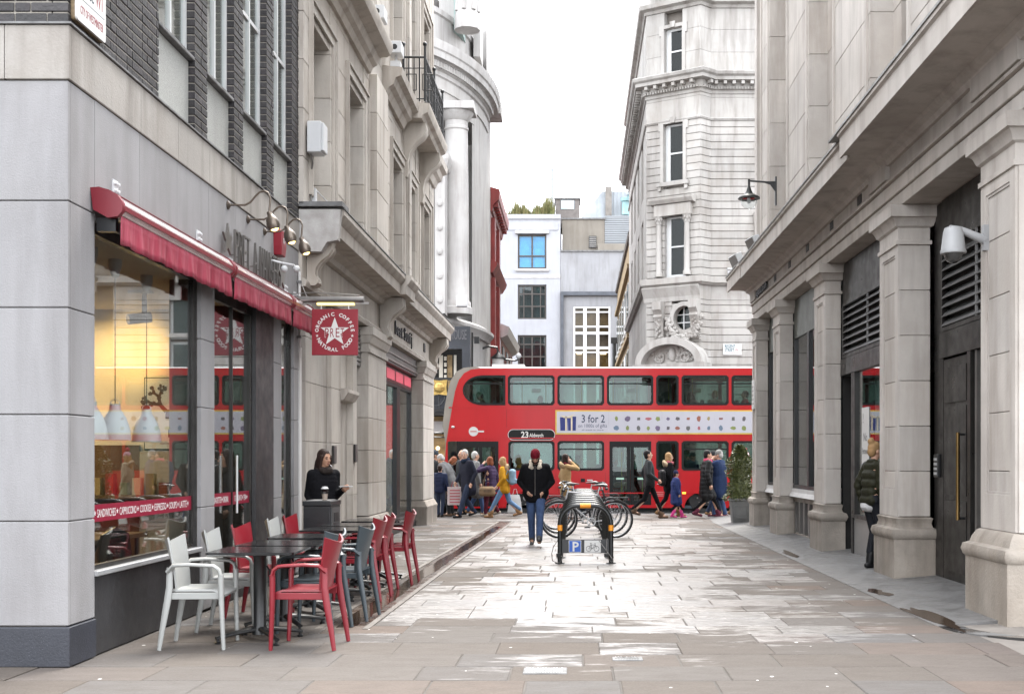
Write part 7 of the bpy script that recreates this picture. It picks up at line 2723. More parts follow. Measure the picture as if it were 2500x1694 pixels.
x, d = at(1308, 1330)
p2 = person('man in burgundy beanie and black fleece-collared jacket walking towards the camera', x, d, 178, 1.66, lean=6, hp=30, legs=((.26, .035), (-.20, .0)),
            arms=((-.04, .105, -.42, (1, -.9, 0)), (-.04, .105, -.42, (1, -.9, 0))), coat=BLK_C, coat_len=.80, bulk=1.03, trousers=DEN, slim=1.04, shoes=cloth('grey_trainer', (.09, .09, .09), .7), hair=HBK, hat=cloth('burgundy_knit', (.16, .012, .022), .95, .6, 90), collar=cloth('cream_fleece', (.50, .44, .36), 1, .8, 70), beard=HBK, vox=.011, group=None, coat_name='jacket')
zl = p2['T']
MB().tube([(0, .175, .86), (0, .182, 1.1), (0, .165, 1.36)], .006, 6).build('zip', GREYM, p2['root'])

p3 = person('woman with blonde bun and olive puffer jacket leaning into the shop doorway', 3.79, 15.62, -72, 1.66, z=.05, lean=4, hp=3, fem=True, legs=((.02, 0), (.10, .0)),
            arms=((.08, .02, -.50), (.03, .10, -.52)), coat=cloth('olive_puffer', (.020, .020, .011), .55, .2, 40), coat_len=.86, puff=.115, bulk=.92, trousers=cloth('black_leggings', (.014, .015, .019), .7, .1), slim=.92, shoes=BLKB, boot=.28, hair=HBL, style='bun', shirt=cloth('white_cotton', (.6, .6, .6)), vox=.0105, group=None, coat_name='jacket')

# --- passers-by along the kerb
def far(u, d, *a, **k):
    k.setdefault('bulk', .93)
    return person(a[0], XU(u, d), d, *a[1:], vox=.0145, **k)


far(1074, 30.9, 'boy in navy quilted jacket seen from behind beside the stone shop pier', -12, 1.34, coat=cloth('navy_puffer', (.015, .022, .055), .6), puff=.085, coat_len=.84, trousers=DENB, shoes=BLKB, hair=HDK, legs=((.08, 0), (-.05, 0)))
far(1083, 31.7, 'woman with ginger hair bending forward behind the boy in navy', -70, 1.62, lean=22, hp=20, fem=True, coat=CHARC, coat_len=.7, trousers=BLK_C, shoes=BLKB, hair=HGI, style='bob', arms=((.05, .2, -.4), (.05, .25, -.38)))
far(1101, 31.3, 'man in grey coat bending over a pink and white carrier bag', 65, 1.70, lean=26, hp=10, coat=GREYC, coat_len=.52, trousers=CHARC, shoes=BROWNB, hair=HGR, arms=((.05, .12, -.48), (.05, .15, -.46)))
far(1062, 32.0, 'person in dark knitted hat half hidden by the stone shop pier', -80, 1.72, coat=CHARC, hat=cloth('slate_knit', (.05, .06, .075)), trousers=BLK_C, shoes=BLKB, hair=HDK)
p4 = far(1143, 30.6, 'grey-haired man in open navy coat striding with a carrier bag', 132, 1.78, lean=8, hy=32, legs=((.34, .0), (-.26, .05)), coat=cloth('ink_navy_coat', (.022, .024, .038)), coat_len=.60, trousers=DENB, shoes=BLKB, hair=HGR, arms=((.08, .10, -.48), (.16, .10, -.46)), scarf=cloth('navy_scarf', (.012, .02, .04)))
far(1128, 32.1, 'bald man partly hidden behind the grey-haired man', 120, 1.74, coat=CHARC, trousers=CHARC, shoes=BLKB, hair=HDK, style='bald', legs=((.1, 0), (-.1, 0)))
far(1160, 31.7, 'person in pale grey coat and jeans behind the grey-haired man', -65, 1.70, coat=cloth('pale_grey_coat', (.20, .20, .20)), coat_len=.55, trousers=DEN, shoes=TANB, hair=HGR, legs=((-.18, .04), (.2, 0)))
p5 = far(1199, 31.2, 'woman with red hair and purple jacket holding a hand to her face', 62, 1.56, fem=True, lean=4, coat=cloth('plum_puffer', (.045, .028, .065), .7), puff=.09, coat_len=.76, trousers=cloth('burgundy_trousers', (.09, .018, .03)), shoes=cloth('pale_shoe', (.4, .36, .3)), hair=HGI, style='bob', legs=((.14, 0), (-.2, .05)), arms=((-.03, .16, .10, (1, .4, -1)), (.06, .02, -.5)))
p6 = far(1232, 30.4, 'girl with long blonde hair in mustard yellow jacket striding left', 84, 1.60, fem=True, lean=5, coat=cloth('mustard_jacket', (.50, .25, .02), .85), coat_len=.74, trousers=DENL, shoes=TANB, boot=.2, hair=HBL, style='long', legs=((.38, .0), (-.40, .06)), arms=((.08, .14, -.44), (.08, -.02, -.5)), fur=cloth('tan_fur', (.38, .27, .17), 1, .8))
p7 = far(1381, 29.2, 'woman in tan coat with a phone at her ear behind the bicycles', -75, 1.62, fem=True, coat=cloth('camel_coat', (.36, .24, .12)), coat_len=.66, trousers=DENB, shoes=BROWNB, hair=HDK, style='bob', skirt=cloth('cream_knit_skirt', (.45, .36, .25), 1, .8, 50), scarf=cloth('wine_scarf', (.14, .02, .03)), arms=((.06, .02, -.5), (-.05, .14, .10, (1, .6, -1))), fur=cloth('camel_fur', (.42, .30, .18), 1, .8))
far(1586, 30.0, 'man in black jacket and slim trousers striding right', -86, 1.74, lean=-3, hp=-6, coat=cloth('black_leather_jacket', (.022, .025, .027), .5), coat_len=.82, trousers=BLK_C, slim=.9, shoes=BROWNB, boot=.15, hair=HBK, legs=((.30, .0), (-.42, .10)), arms=((.05, -.04, -.48), (.05, .16, -.42)), coat_name='jacket')
p8 = far(1633, 31.0, 'blonde woman in black coat walking right beside a girl in pink boots', -80, 1.68, fem=True, coat=BLK_C, coat_len=.70, trousers=BLK_C, slim=.9, shoes=TANB, boot=.18, hair=HBL, style='bob', legs=((.30, 0), (-.32, .04)), scarf=cloth('rose_scarf', (.42, .12, .14)), fur=cloth('beige_fur', (.42, .33, .22), 1, .8))
far(1650, 30.4, 'small girl in navy hooded jacket and pink wellington boots', -78, 1.20, fem=True, coat=cloth('royal_navy_puffer', (.022, .035, .12), .6), puff=.09, coat_len=.56, bulk=1.1, trousers=BLK_C, shoes=cloth('pink_rubber', (.62, .06, .25), .4, .05), boot=.42, hair=HDK, hat=cloth('navy_knit', (.02, .025, .06)), legs=((.26, 0), (-.16, .03)))
far(1724, 30.4, 'person in long black quilted coat walking right past the rear wheel', -82, 1.76, lean=3, coat=cloth('black_puffer', (.014, .014, .015), .5), puff=.10, coat_len=.50, bulk=1.05, trousers=BLK_C, slim=.9, shoes=cloth('plum_boot', (.12, .03, .05)), boot=.2, hair=HBK, legs=((.34, 0), (-.30, .05)), scarf=cloth('hot_pink_scarf', (.5, .07, .13)))
far(1741, 31.6, 'person in navy jacket half hidden between the black and the navy coats', -70, 1.70, coat=NAVYC, coat_len=.7, trousers=DENB, shoes=TANB, hair=HDK, hat=CHARC, legs=((.25, 0), (-.2, .03)))
far(1757, 30.8, 'person in grey beanie and long navy coat with hands at the face', 55, 1.72, fem=True, hp=10, coat=cloth('long_navy_coat', (.02, .035, .085)), coat_len=.50, bulk=1.08, trousers=DEN, shoes=cloth('maroon_shoe', (.12, .03, .05)), hair=HGR, hat=cloth('grey_knit', (.22, .22, .21), 1, .6), arms=((-.04, .18, .06, (1, .4, -1)), (-.04, .18, .06, (1, .4, -1))), legs=((.12, 0), (-.12, 0)))
p9 = far(1820, 31.0, 'person in beige fur-hooded coat and bobble hat behind the potted bush', -85, 1.70, fem=True, coat=cloth('beige_parka', (.34, .30, .22)), coat_len=.55, trousers=BLK_C, shoes=TANB, boot=.25, hair=HBL, style='long', fur=cloth('parka_fur', (.32, .26, .18), 1, .8), legs=((.10, 0), (-.42, .04)), hat=cloth('white_pink_knit', (.52, .30, .36), 1, .6))
MB().sphere(tuple(Vector((0, -.01, 1.70 * 1.75 / 1.75 + .02))), .055, 12, 8).build('bobble', cloth('crimson_bobble', (.35, .03, .08), 1, .9), p9['root'])

# bags that they carry
b_ = p4['hand'][1]
t = thing('carrier_bag', 'white and pink printed carrier bag hanging from the grey-haired man\'s hand', 'bag', (b_.x - .05, b_.y - .02, b_.z - .60), R(15))
MB().rect(-.17, .17, -.06, .06, [(-.01, 0), (0, .02), (0, .44), (.005, .46)]).build('bag_body', mat('carrier_white', (.55, .46, .46), .6), t)
for k in range(5):
    MB().box(-.13, .13, -.064, -.0605, .06 + k * .075, .09 + k * .075).build('printed_line', mat('carrier_pink', (.45, .10, .12), .6) if k == 0 else bpy.data.materials['carrier_pink'], t)
MB().tube([(-.08, 0, .45), (-.05, 0, .60), (.05, 0, .60), (.08, 0, .45)], .008, 6).build('handle', SIGNRED, t)
b_ = p5['T'](.0, .0, .82)
t = thing('shoulder_bag', 'tan canvas shoulder bag on the woman in purple', 'bag', (b_.x - .09, b_.y - .24, b_.z - .12), R(10))
blob('bag_body', [('c', (-.12, 0, .08), .09, (.12, 0, .08), .09), ('c', (-.13, 0, .0), .09, (.13, 0, .0), .09)], cloth('canvas_tan', (.26, .18, .11)), t, .014)
MB().tube([(-.12, 0, .12), (-.05, .1, .40), (.05, .22, .62)], .014, 6).build('strap', BROWNB, t)
MB().box(-.1, .1, -.10, -.085, .02, .10).build('flap', cloth('canvas_dark', (.17, .12, .08)), t)
b_ = p6['T'](.06, -.20, 1.16)
t = thing('backpack', 'light blue backpack on the girl in the mustard jacket', 'bag', (b_.x + .03, b_.y - .07, b_.z - .17), R(84))
blob('bag_body', [('c', (-.09, 0, z_), .085, (.09, 0, z_), .085) for z_ in (.05, .1, .15, .2, .25, .29)], cloth('pale_blue_nylon', (.20, .30, .38), .6), t, .014)
for s_ in (-1, 1):
    MB().tube([(s_ * .1, .08, .05), (s_ * .12, .16, .16), (s_ * .1, .10, .34)], .014, 6).build('strap', cloth('pale_blue_strap', (.20, .32, .42), .6), t)
blob('front_pocket', [('c', (-.06, -.07, z_), .05, (.06, -.07, z_), .05) for z_ in (.04, .09)], cloth('pale_blue_nylon', (.20, .30, .38), .6), t, .014)
b_ = p8['T'](.0, -.2, 1.1)
t = thing('black_backpack', 'black backpack with pale trim on the blonde woman', 'bag', (b_.x, b_.y - .16, b_.z - .22), R(-80))
blob('bag_body', [('c', (-.08, 0, z_), .09, (.08, 0, z_), .09) for z_ in (.05, .1, .15, .2, .25, .3)], BLKB, t, .014)
MB().tube([(-.1, .05, .05), (-.1, .14, .2), (-.08, .1, .36)], .014, 6).build('strap', BLKB, t)
MB().box(-.07, .07, -.115, -.10, .02, .03).build('trim', PALEST, t)
x, d = at(1256, 1258)
t = thing('white_bag', 'plain white carrier bag hanging low behind the girl in yellow', 'bag', (XU(1257, 31.3), 31.3, .08))
MB().rect(-.16, .16, -.06, .06, [(.02, 0), (.03, .03), (-.02, .38), (-.05, .48)]).build('bag_body', WHITEP, t)
MB().tube([(-.06, 0, .46), (-.02, 0, .62), (.04, 0, .62), (.07, 0, .46)], .008, 6).build('handle', WHITEP, t)

# passengers in the bus
def rider(u, dz, y, *a, **k):
    return person(a[0], XU(u, YB), YB + y, *a[1:], z=dz, vox=.016, sit=True, lower=False, group='passengers on the bus', **k)


ZU = 2.22
rider(1184, ZU, .55, 'bus passenger in pale green hat and dusty pink coat at the rounded upper window', 95, 1.66, lean=14, hp=20, coat=cloth('dusty_pink', (.26, .12, .12)), hat=cloth('mint_knit', (.30, .42, .32)), hair=HDK, coat_len=.86)
rider(1317, ZU, .55, 'bus passenger with dark hair, low in the second upper window', 90, 1.5, coat=CHARC, hair=HBK, style='bob', coat_len=.86)
rider(1690, ZU, .5, 'bus passenger in black coat turned sideways in an upper window', -60, 1.66, coat=BLK_C, hair=HDK, style='long', coat_len=.86, arms=((.05, .3, -.15), (.05, .4, -.1)))
rider(1752, ZU, .7, 'bus passenger in beige coat beside the one in black, upper deck', 40, 1.72, coat=cloth('sand_coat', (.24, .20, .15)), hair=HBL, coat_len=.86)
rider(1825, ZU, .5, 'bus passenger in red coat and glasses at the last upper window', 92, 1.70, coat=cloth('red_coat', (.42, .02, .04)), hair=HDK, coat_len=.86, skin=SKIN2)
rider(1262, .36, .6, 'bus passenger with fair hair seen low through the lower window', 100, 1.72, coat=cloth('khaki_coat', (.14, .13, .08)), hair=HBL, style='long', coat_len=.86)
rider(1412, .36, .6, 'bus passenger in tan coat in the third lower window', -95, 1.72, coat=cloth('camel_coat', (.36, .24, .12)), hair=HDK, style='bob', coat_len=.86)
rider(1504, .30, .8, 'bus passenger in grey standing near the middle doors', -140, 1.66, coat=GREYC, hair=HGR, coat_len=.86)
# ------------------------------------------------------------------ café chairs and tables
def plastic(name, col):
    t = NT(name)
    k = t.n('TexVoronoi', {'Vector': t.coords('obj'), 'Scale': 95, 'Randomness': 1.0})
    drop = t.ramp(k.outputs['Distance'], .25, .12)
    c = t.mix(t.ramp(t.noise('obj', 5, 4), .3, .7, 0, .25), col, tuple(x * .8 for x in col))
    t.l(c, t.b.inputs['Base Color'])
    t.l(t.ramp(t.noise('obj', 7, 4), .3, .7, .30, .48), t.b.inputs['Roughness'])
    bn = t.n('Bump', {'Strength': .18, 'Distance': .004, 'Height': drop})
    t.l(bn.outputs[0], t.b.inputs['Normal'])
    return t.m


P_WHITE = plastic('ivory_plastic', (.27, .275, .265))
P_RED = plastic('red_plastic', (.165, .007, .014))
P_GREY = plastic('slate_plastic', (.036, .048, .056))


def surf(f, nu, nv, th):
    """thin curved shell from f(u,v) with thickness"""
    vs, fs = [], []
    P = [[Vector(f(i / nu, j / nv)) for j in range(nv + 1)] for i in range(nu + 1)]
    for side in (0, 1):
        for i in range(nu + 1):
            for j in range(nv + 1):
                a = P[min(i + 1, nu)][j] - P[max(i - 1, 0)][j]
                b = P[i][min(j + 1, nv)] - P[i][max(j - 1, 0)]
                n = a.cross(b).normalized()
                vs.append(P[i][j] + n * (th if side else 0))
    m = (nu + 1) * (nv + 1)
    ix = lambda s, i, j: s * m + i * (nv + 1) + j
    for i in range(nu):
        for j in range(nv):
            fs.append((ix(0, i, j), ix(0, i, j + 1), ix(0, i + 1, j + 1), ix(0, i + 1, j)))
            fs.append((ix(1, i, j), ix(1, i + 1, j), ix(1, i + 1, j + 1), ix(1, i, j + 1)))
    for i in range(nu):
        fs.append((ix(0, i, 0), ix(0, i + 1, 0), ix(1, i + 1, 0), ix(1, i, 0)))
        fs.append((ix(0, i, nv), ix(1, i, nv), ix(1, i + 1, nv), ix(0, i + 1, nv)))
    for j in range(nv):
        fs.append((ix(0, 0, j), ix(1, 0, j), ix(1, 0, j + 1), ix(0, 0, j + 1)))
        fs.append((ix(0, nu, j), ix(0, nu, j + 1), ix(1, nu, j + 1), ix(1, nu, j)))
    return MB().add(vs, fs)


def chair(m, label, x, y, rz, parts=None):
    """armchair facing local +x"""
    t = thing('cafe_chair', label, 'chair', (x, y, 0), R(rz), 'plastic armchairs outside the café')
    t.scale = (.89, 1, 1)
    if parts:
        for o in parts['root'].children:
            c = o.copy()
            if c.data.materials[0] is not m:
                c.data = parts['meshes'].setdefault((o.name.split('.')[0], o.data.name, m.name), None) or _recol(o.data, m, parts, o)
            C.objects.link(c)
            c.parent = t
        return t
    # seat: shallow dish with a rolled rim
    def seat(u, v):
        sx, sy = -.21 + .45 * u, (-.225 + .45 * v) * (1 - .10 * (1 - u))
        e = max(abs(2 * u - 1), abs(2 * v - 1))
        return (sx, sy, .445 + .0 - .018 * (1 - e ** 3) - (.03 if u == 1 else 0) - (.012 if u > .88 else 0))
    surf(seat, 10, 10, .016).build('seat', m, t, smooth=60)
    ap = MB()
    ap.box(-.20, .235, -.228, -.212, .385, .437)
    ap.box(-.20, .235, .212, .228, .385, .437)
    ap.box(.222, .238, -.211, .211, .395, .425)
    ap.build('seat_apron', m, t, bevel=.004)
    def back(u, v):
        y_ = -1 + 2 * u
        z = .44 + v * (.37 + .05 * abs(y_) ** 1.6)
        w = .205 + .045 * v
        xx = -.20 - .105 * v ** 1.25 + .075 * (y_ * y_) * (.35 + .65 * v)
        return (xx, y_ * w, z)
    b_ = surf(back, 14, 10, .017).build('backrest', m, t, smooth=60)
    for sd in (-1, 1):
        # arm: runs from the back shell forward and bends down into the front leg
        arm = [(-.225, sd * .235, .60), (-.17, sd * .262, .648), (-.05, sd * .275, .655), (.10, sd * .275, .648), (.17, sd * .274, .642), (.212, sd * .272, .615), (.226, sd * .268, .57)]
        MB().tube(arm, [.030, .027, .024, .024, .024, .025, .026], 8, sec=(1.15, .62)).build('armrest', m, t, smooth=50)
        MB().tube([(.226, sd * .268, .575), (.228, sd * .262, .40), (.236, sd * .255, .2), (.246, sd * .25, .0)], [.027, .026, .023, .019], 8, sec=(.9, .9)).build('leg', m, t, smooth=50)
        MB().tube([(-.215, sd * .225, .63), (-.215, sd * .232, .48), (-.23, sd * .236, .38), (-.275, sd * .24, .15), (-.30, sd * .243, 0)], [.026, .03, .031, .024, .018], 8, sec=(1.0, .8)).build('leg', m, t, smooth=50)
    return t


def _recol(me, m, parts, o):
    n = me.copy()
    n.materials[0] = m
    parts['meshes'][(o.name.split('.')[0], me.name, m.name)] = n
    return n


c0 = chair(P_WHITE, 'pale ivory armchair on the café side, nearest the grey corner pier', -2.95, 9.48, 4)
PT = {'root': c0, 'meshes': {}}
for (m, lab, x, y, rz) in (
        (P_WHITE, 'pale ivory armchair, second along the café window', -2.96, 10.42, 3),
        (P_RED, 'red armchair with its back to the café glass, beside the second table', -2.96, 11.30, -4),
        (P_WHITE, 'pale ivory armchair by the dark column, beyond the red one', -2.95, 12.45, 2),
        (P_RED, 'red armchair on the café side right in front of the black bin', -2.94, 13.15, -2),
        (P_GREY, 'slate grey armchair standing against the front of the black bin', -2.78, 13.95, -28),
        (P_RED, 'red armchair on the street side, nearest the camera', -2.12, 9.46, 178),
        (P_GREY, 'slate grey armchair right behind the nearest red chair', -2.27, 10.32, 172),
        (P_GREY, 'slate grey armchair on the street side standing in the gutter line', -2.15, 11.12, 176),
        (P_RED, 'red armchair on the street side, just past the two slate ones', -2.28, 12.66, 176),
        (P_RED, 'red armchair on the street side, middle of the farther three', -2.29, 13.35, 181),
        (P_RED, 'red armchair standing farthest out at the end of the row', -2.20, 14.35, 178)):
    chair(m, lab, x, y, rz, PT)

TB = None
TOP = mat('black_laminate', (.007, .0075, .0085), .16, var=.2, co='obj', rvar=.06, spec=.6)
for (x, y, rz, lab) in ((-2.57, 9.75, 1, 'black square pedestal table between the nearest ivory and red chairs'),
                        (-2.56, 10.55, -1, 'black square pedestal table, second from the camera'),
                        (-2.56, 11.55, 2, 'black square pedestal table in front of the café doorway'),
                        (-2.52, 12.72, -2, 'black square pedestal table before the black bin'),
                        (-2.50, 13.55, 1, 'black square pedestal table, second from the far end'),
                        (-2.46, 14.6, 0, 'black square pedestal table at the far end of the row')):
    if TB is None:
        TB = thing('cafe_table', lab, 'table', group='black tables outside the café')
        r = .03
        sq = []
        for sx, sy, a0 in ((1, 1, 0), (-1, 1, 90), (-1, -1, 180), (1, -1, 270)):
            sq += [(sx * (.345 - r) + r * math.cos(R(a0 + k * 30)), sy * (.345 - r) + r * math.sin(R(a0 + k * 30))) for k in range(4)]
        MB().extz(sq, .712, .73).build('tabletop', TOP, TB, bevel=.004)
        MB().box(-.16, .16, -.16, .16, .692, .711).build('top_plate', BLACKM, TB)
        MB().lathe([(.062, .05), (.058, .1), (.050, .12), (.050, .66), (.062, .692)], n=20).build('column', BLACKM, TB, smooth=40)
        for k in range(4):
            a = R(35 + 90 * k)
            c, s_ = math.cos(a), math.sin(a)
            o = MB().tube([(c * .03, s_ * .03, .095), (c * .2, s_ * .2, .075), (c * .36, s_ * .36, .045)], [.034, .028, .020], 8, sec=(1.1, .7)).build('foot_arm', BLACKM, TB, smooth=50)
            MB().lathe([(.024, .0), (.026, .012), (.012, .02), (.012, .045)], (c * .345, s_ * .345, 0), 12).build('foot', BLACKM, o)
        MB().tube([(.06, -.02, .60), (.085, -.03, .56), (.085, -.03, .50), (.075, -.03, .47)], .008, 6).build('hook', BLACKM, TB)
        o = TB
    else:
        o = copy_tree(TB)
        o['label'] = lab
    o.location = (x, y, 0)
    o.rotation_euler = (0, 0, R(rz))
# litter bin with a cup on it
t = thing('litter_bin', 'black box litter bin between the café chairs and the smoking woman', 'litter bin', (-2.96, 13.95, 0), R(-2))
MB().box(-.155, .155, -.24, .24, .03, .93).build('body', BLACKP, t, bevel=.006)
MB().box(-.165, .165, -.25, .25, .931, .985).build('lid', BLACKP, t, bevel=.008)
MB().box(-.14, .12, -.2, .2, .9855, .992).build('stubber', LEAD, t)
MB().box(.156, .166, -.2, .2, .06, .91).build('side_door', mat('bin_grey', (.10, .10, .10), .35, .3), t)
MB().box(.166, .172, -.1, .1, .75, .85).build('slot', BLACKM, t)
for sx in (-.13, .13):
    for sy in (-.2, .2):
        MB().box(sx - .02, sx + .02, sy - .02, sy + .02, 0, .03).build('foot', BLACKM, t)
t = thing('coffee_cup', 'tall clear takeaway cup standing on the black bin', 'cup', (-2.90, 13.82, .993))
MB().lathe([(.028, 0), (.040, .125), (.042, .13)], n=20).build('cup_body', glass('cup_plastic', (.80, .78, .76), 1.45), t, smooth=40)
MB().lathe([(.027, .003), (.034, .07), (.0, .071)], n=20, cap=False).build('drink', mat('milky_drink', (.55, .48, .42), .4), t, smooth=40)
MB().lathe([(.043, .128), (.044, .136), (.034, .140), (.03, .155), (.0, .157)], n=20, cap=False).build('lid', WHITEP, t, smooth=40)

# ------------------------------------------------------------------ bicycle stands
SM = mat('stand_dark_green', (.010, .012, .012), .28, var=.2, co='obj', spec=.45)
ST = None
for i in range(10):
    y = 17.0 + i * .98
    lab = 'black hoop bicycle stand %s' % ('nearest the camera with orange bands and a parking plate' if i == 0 else 'in the row behind the marked one')
    if i < 2:
        t = thing('bicycle_stand', lab, 'bike stand', (.10, y, 0), group='black hoop bicycle stands')
        pts = [(-.36, 0, 0), (-.36, 0, .55)] + [(-.36 + .24 - .24 * math.cos(R(a)), 0, .55 + .26 * math.sin(R(a))) for a in (15, 30, 45, 60, 75, 90)] + \
              [(.36 - .24 + .24 * math.sin(R(a)), 0, .55 + .26 * math.cos(R(a))) for a in (0, 15, 30, 45, 60, 75)] + [(.36, 0, .55), (.36, 0, 0)]
        MB().tube(pts, .034, 12).build('hoop', SM, t, smooth=50)
        for s_ in (-1, 1):
            MB().lathe([(.07, 0), (.07, .008), (.04, .012)], (s_ * .36, 0, .002), 14).build('ground_flange', SM, t)
        if i == 0:
            for s_ in (-1, 1):
                MB().tube([(s_ * .36, 0, .46), (s_ * .36, 0, .54)], .0365, 12).build('orange_band', ORANGE, t, smooth=50)
            MB().tube([(-.075, 0, .81), (.075, 0, .81)], .0365, 12).build('orange_band', ORANGE, t, smooth=50)
            MB().box(-.33, .33, -.012, .012, .145, .335).build('plate', BLACKP, t)
            pp = MB().box(-.235, -.06, -.0165, -.0125, .155, .325).build('parking_sign', SIGNW, t)
            MB().box(-.228, -.067, -.0185, -.0167, .162, .318).build('blue_panel', SIGNBLUE, pp)
            text_mb(MB(), 'P', .185, (-.19, -.0192, .175), 'C', .0004, width=.088, bold=.004).build('lettering', SIGNW, pp)
            cs = MB().box(-.015, .215, -.0165, -.0125, .155, .325).build('cycle_sign', SIGNW, t)
            q = MB()
            for cx in (.045, .155):
                q.tube([(cx + .036 * math.cos(k * .524), -.0185, .207 + .036 * math.sin(k * .524)) for k in range(13)], .0035, 5)
            A, B, D_, E, G = (.045, -.0185, .207), (.155, -.0185, .207), (.095, -.0185, .207), (.078, -.0185, .262), (.137, -.0185, .262)
            for p, r_ in ((A, E), (A, D_), (D_, E), (D_, G), (E, G), (B, (.133, -.0185, .28)), ((.125, -.0185, .283), (.142, -.0185, .283)), (E, (.074, -.0185, .282)), ((.062, -.0185, .284), (.088, -.0185, .284))):
                q.tube([p, r_], .003, 5)
            q.build('bicycle_symbol', SIGNBLK, cs)
        last = t
    else:
        t = copy_tree(last)
        t.location = (.10, y, 0)
    t['label'] = lab if i == 0 else ['', 'black hoop bicycle stand, second in the row', 'black hoop bicycle stand, third in the row', 'black hoop bicycle stand, fourth in the row', 'black hoop bicycle stand, fifth in the row', 'black hoop bicycle stand, sixth in the row', 'black hoop bicycle stand, seventh in the row', 'black hoop bicycle stand, third from the far end', 'black hoop bicycle stand, next to last under the bicycles', 'black hoop bicycle stand, farthest end of the row'][i]
lk = None
for (x, y, rz, lab) in ((-.29, 16.92, 20, 'thin cable lock hanging on the left foot of the nearest bicycle stand'), (.40, 16.9, -15, 'cable lock drooping from the right leg of the nearest bicycle stand')):
    t = thing('cable_lock', lab, 'bike lock', (x, y, 0), R(rz), 'cable locks left on the bicycle stands')
    pts = [(0, 0, .33), (-.07, -.02, .24), (-.1, -.03, .14), (-.09, -.04, .05), (-.02, -.04, .015), (.04, -.03, .03), (.06, -.03, .10), (.02, -.02, .12)]
    if x > 0: pts = [(0, 0, .36), (.0, -.03, .22), (.03, -.04, .08), (.07, -.04, .03), (.10, -.03, .05), (.06, 0, .1), (-.12, -.02, .34)]
    MB().tube(pts, .006, 6).build('cable', GREYM, t, smooth=60)
    MB().box(-.03, .03, -.05, -.02, .10, .15).build('lock_body', BLACKM, t, bevel=.005)

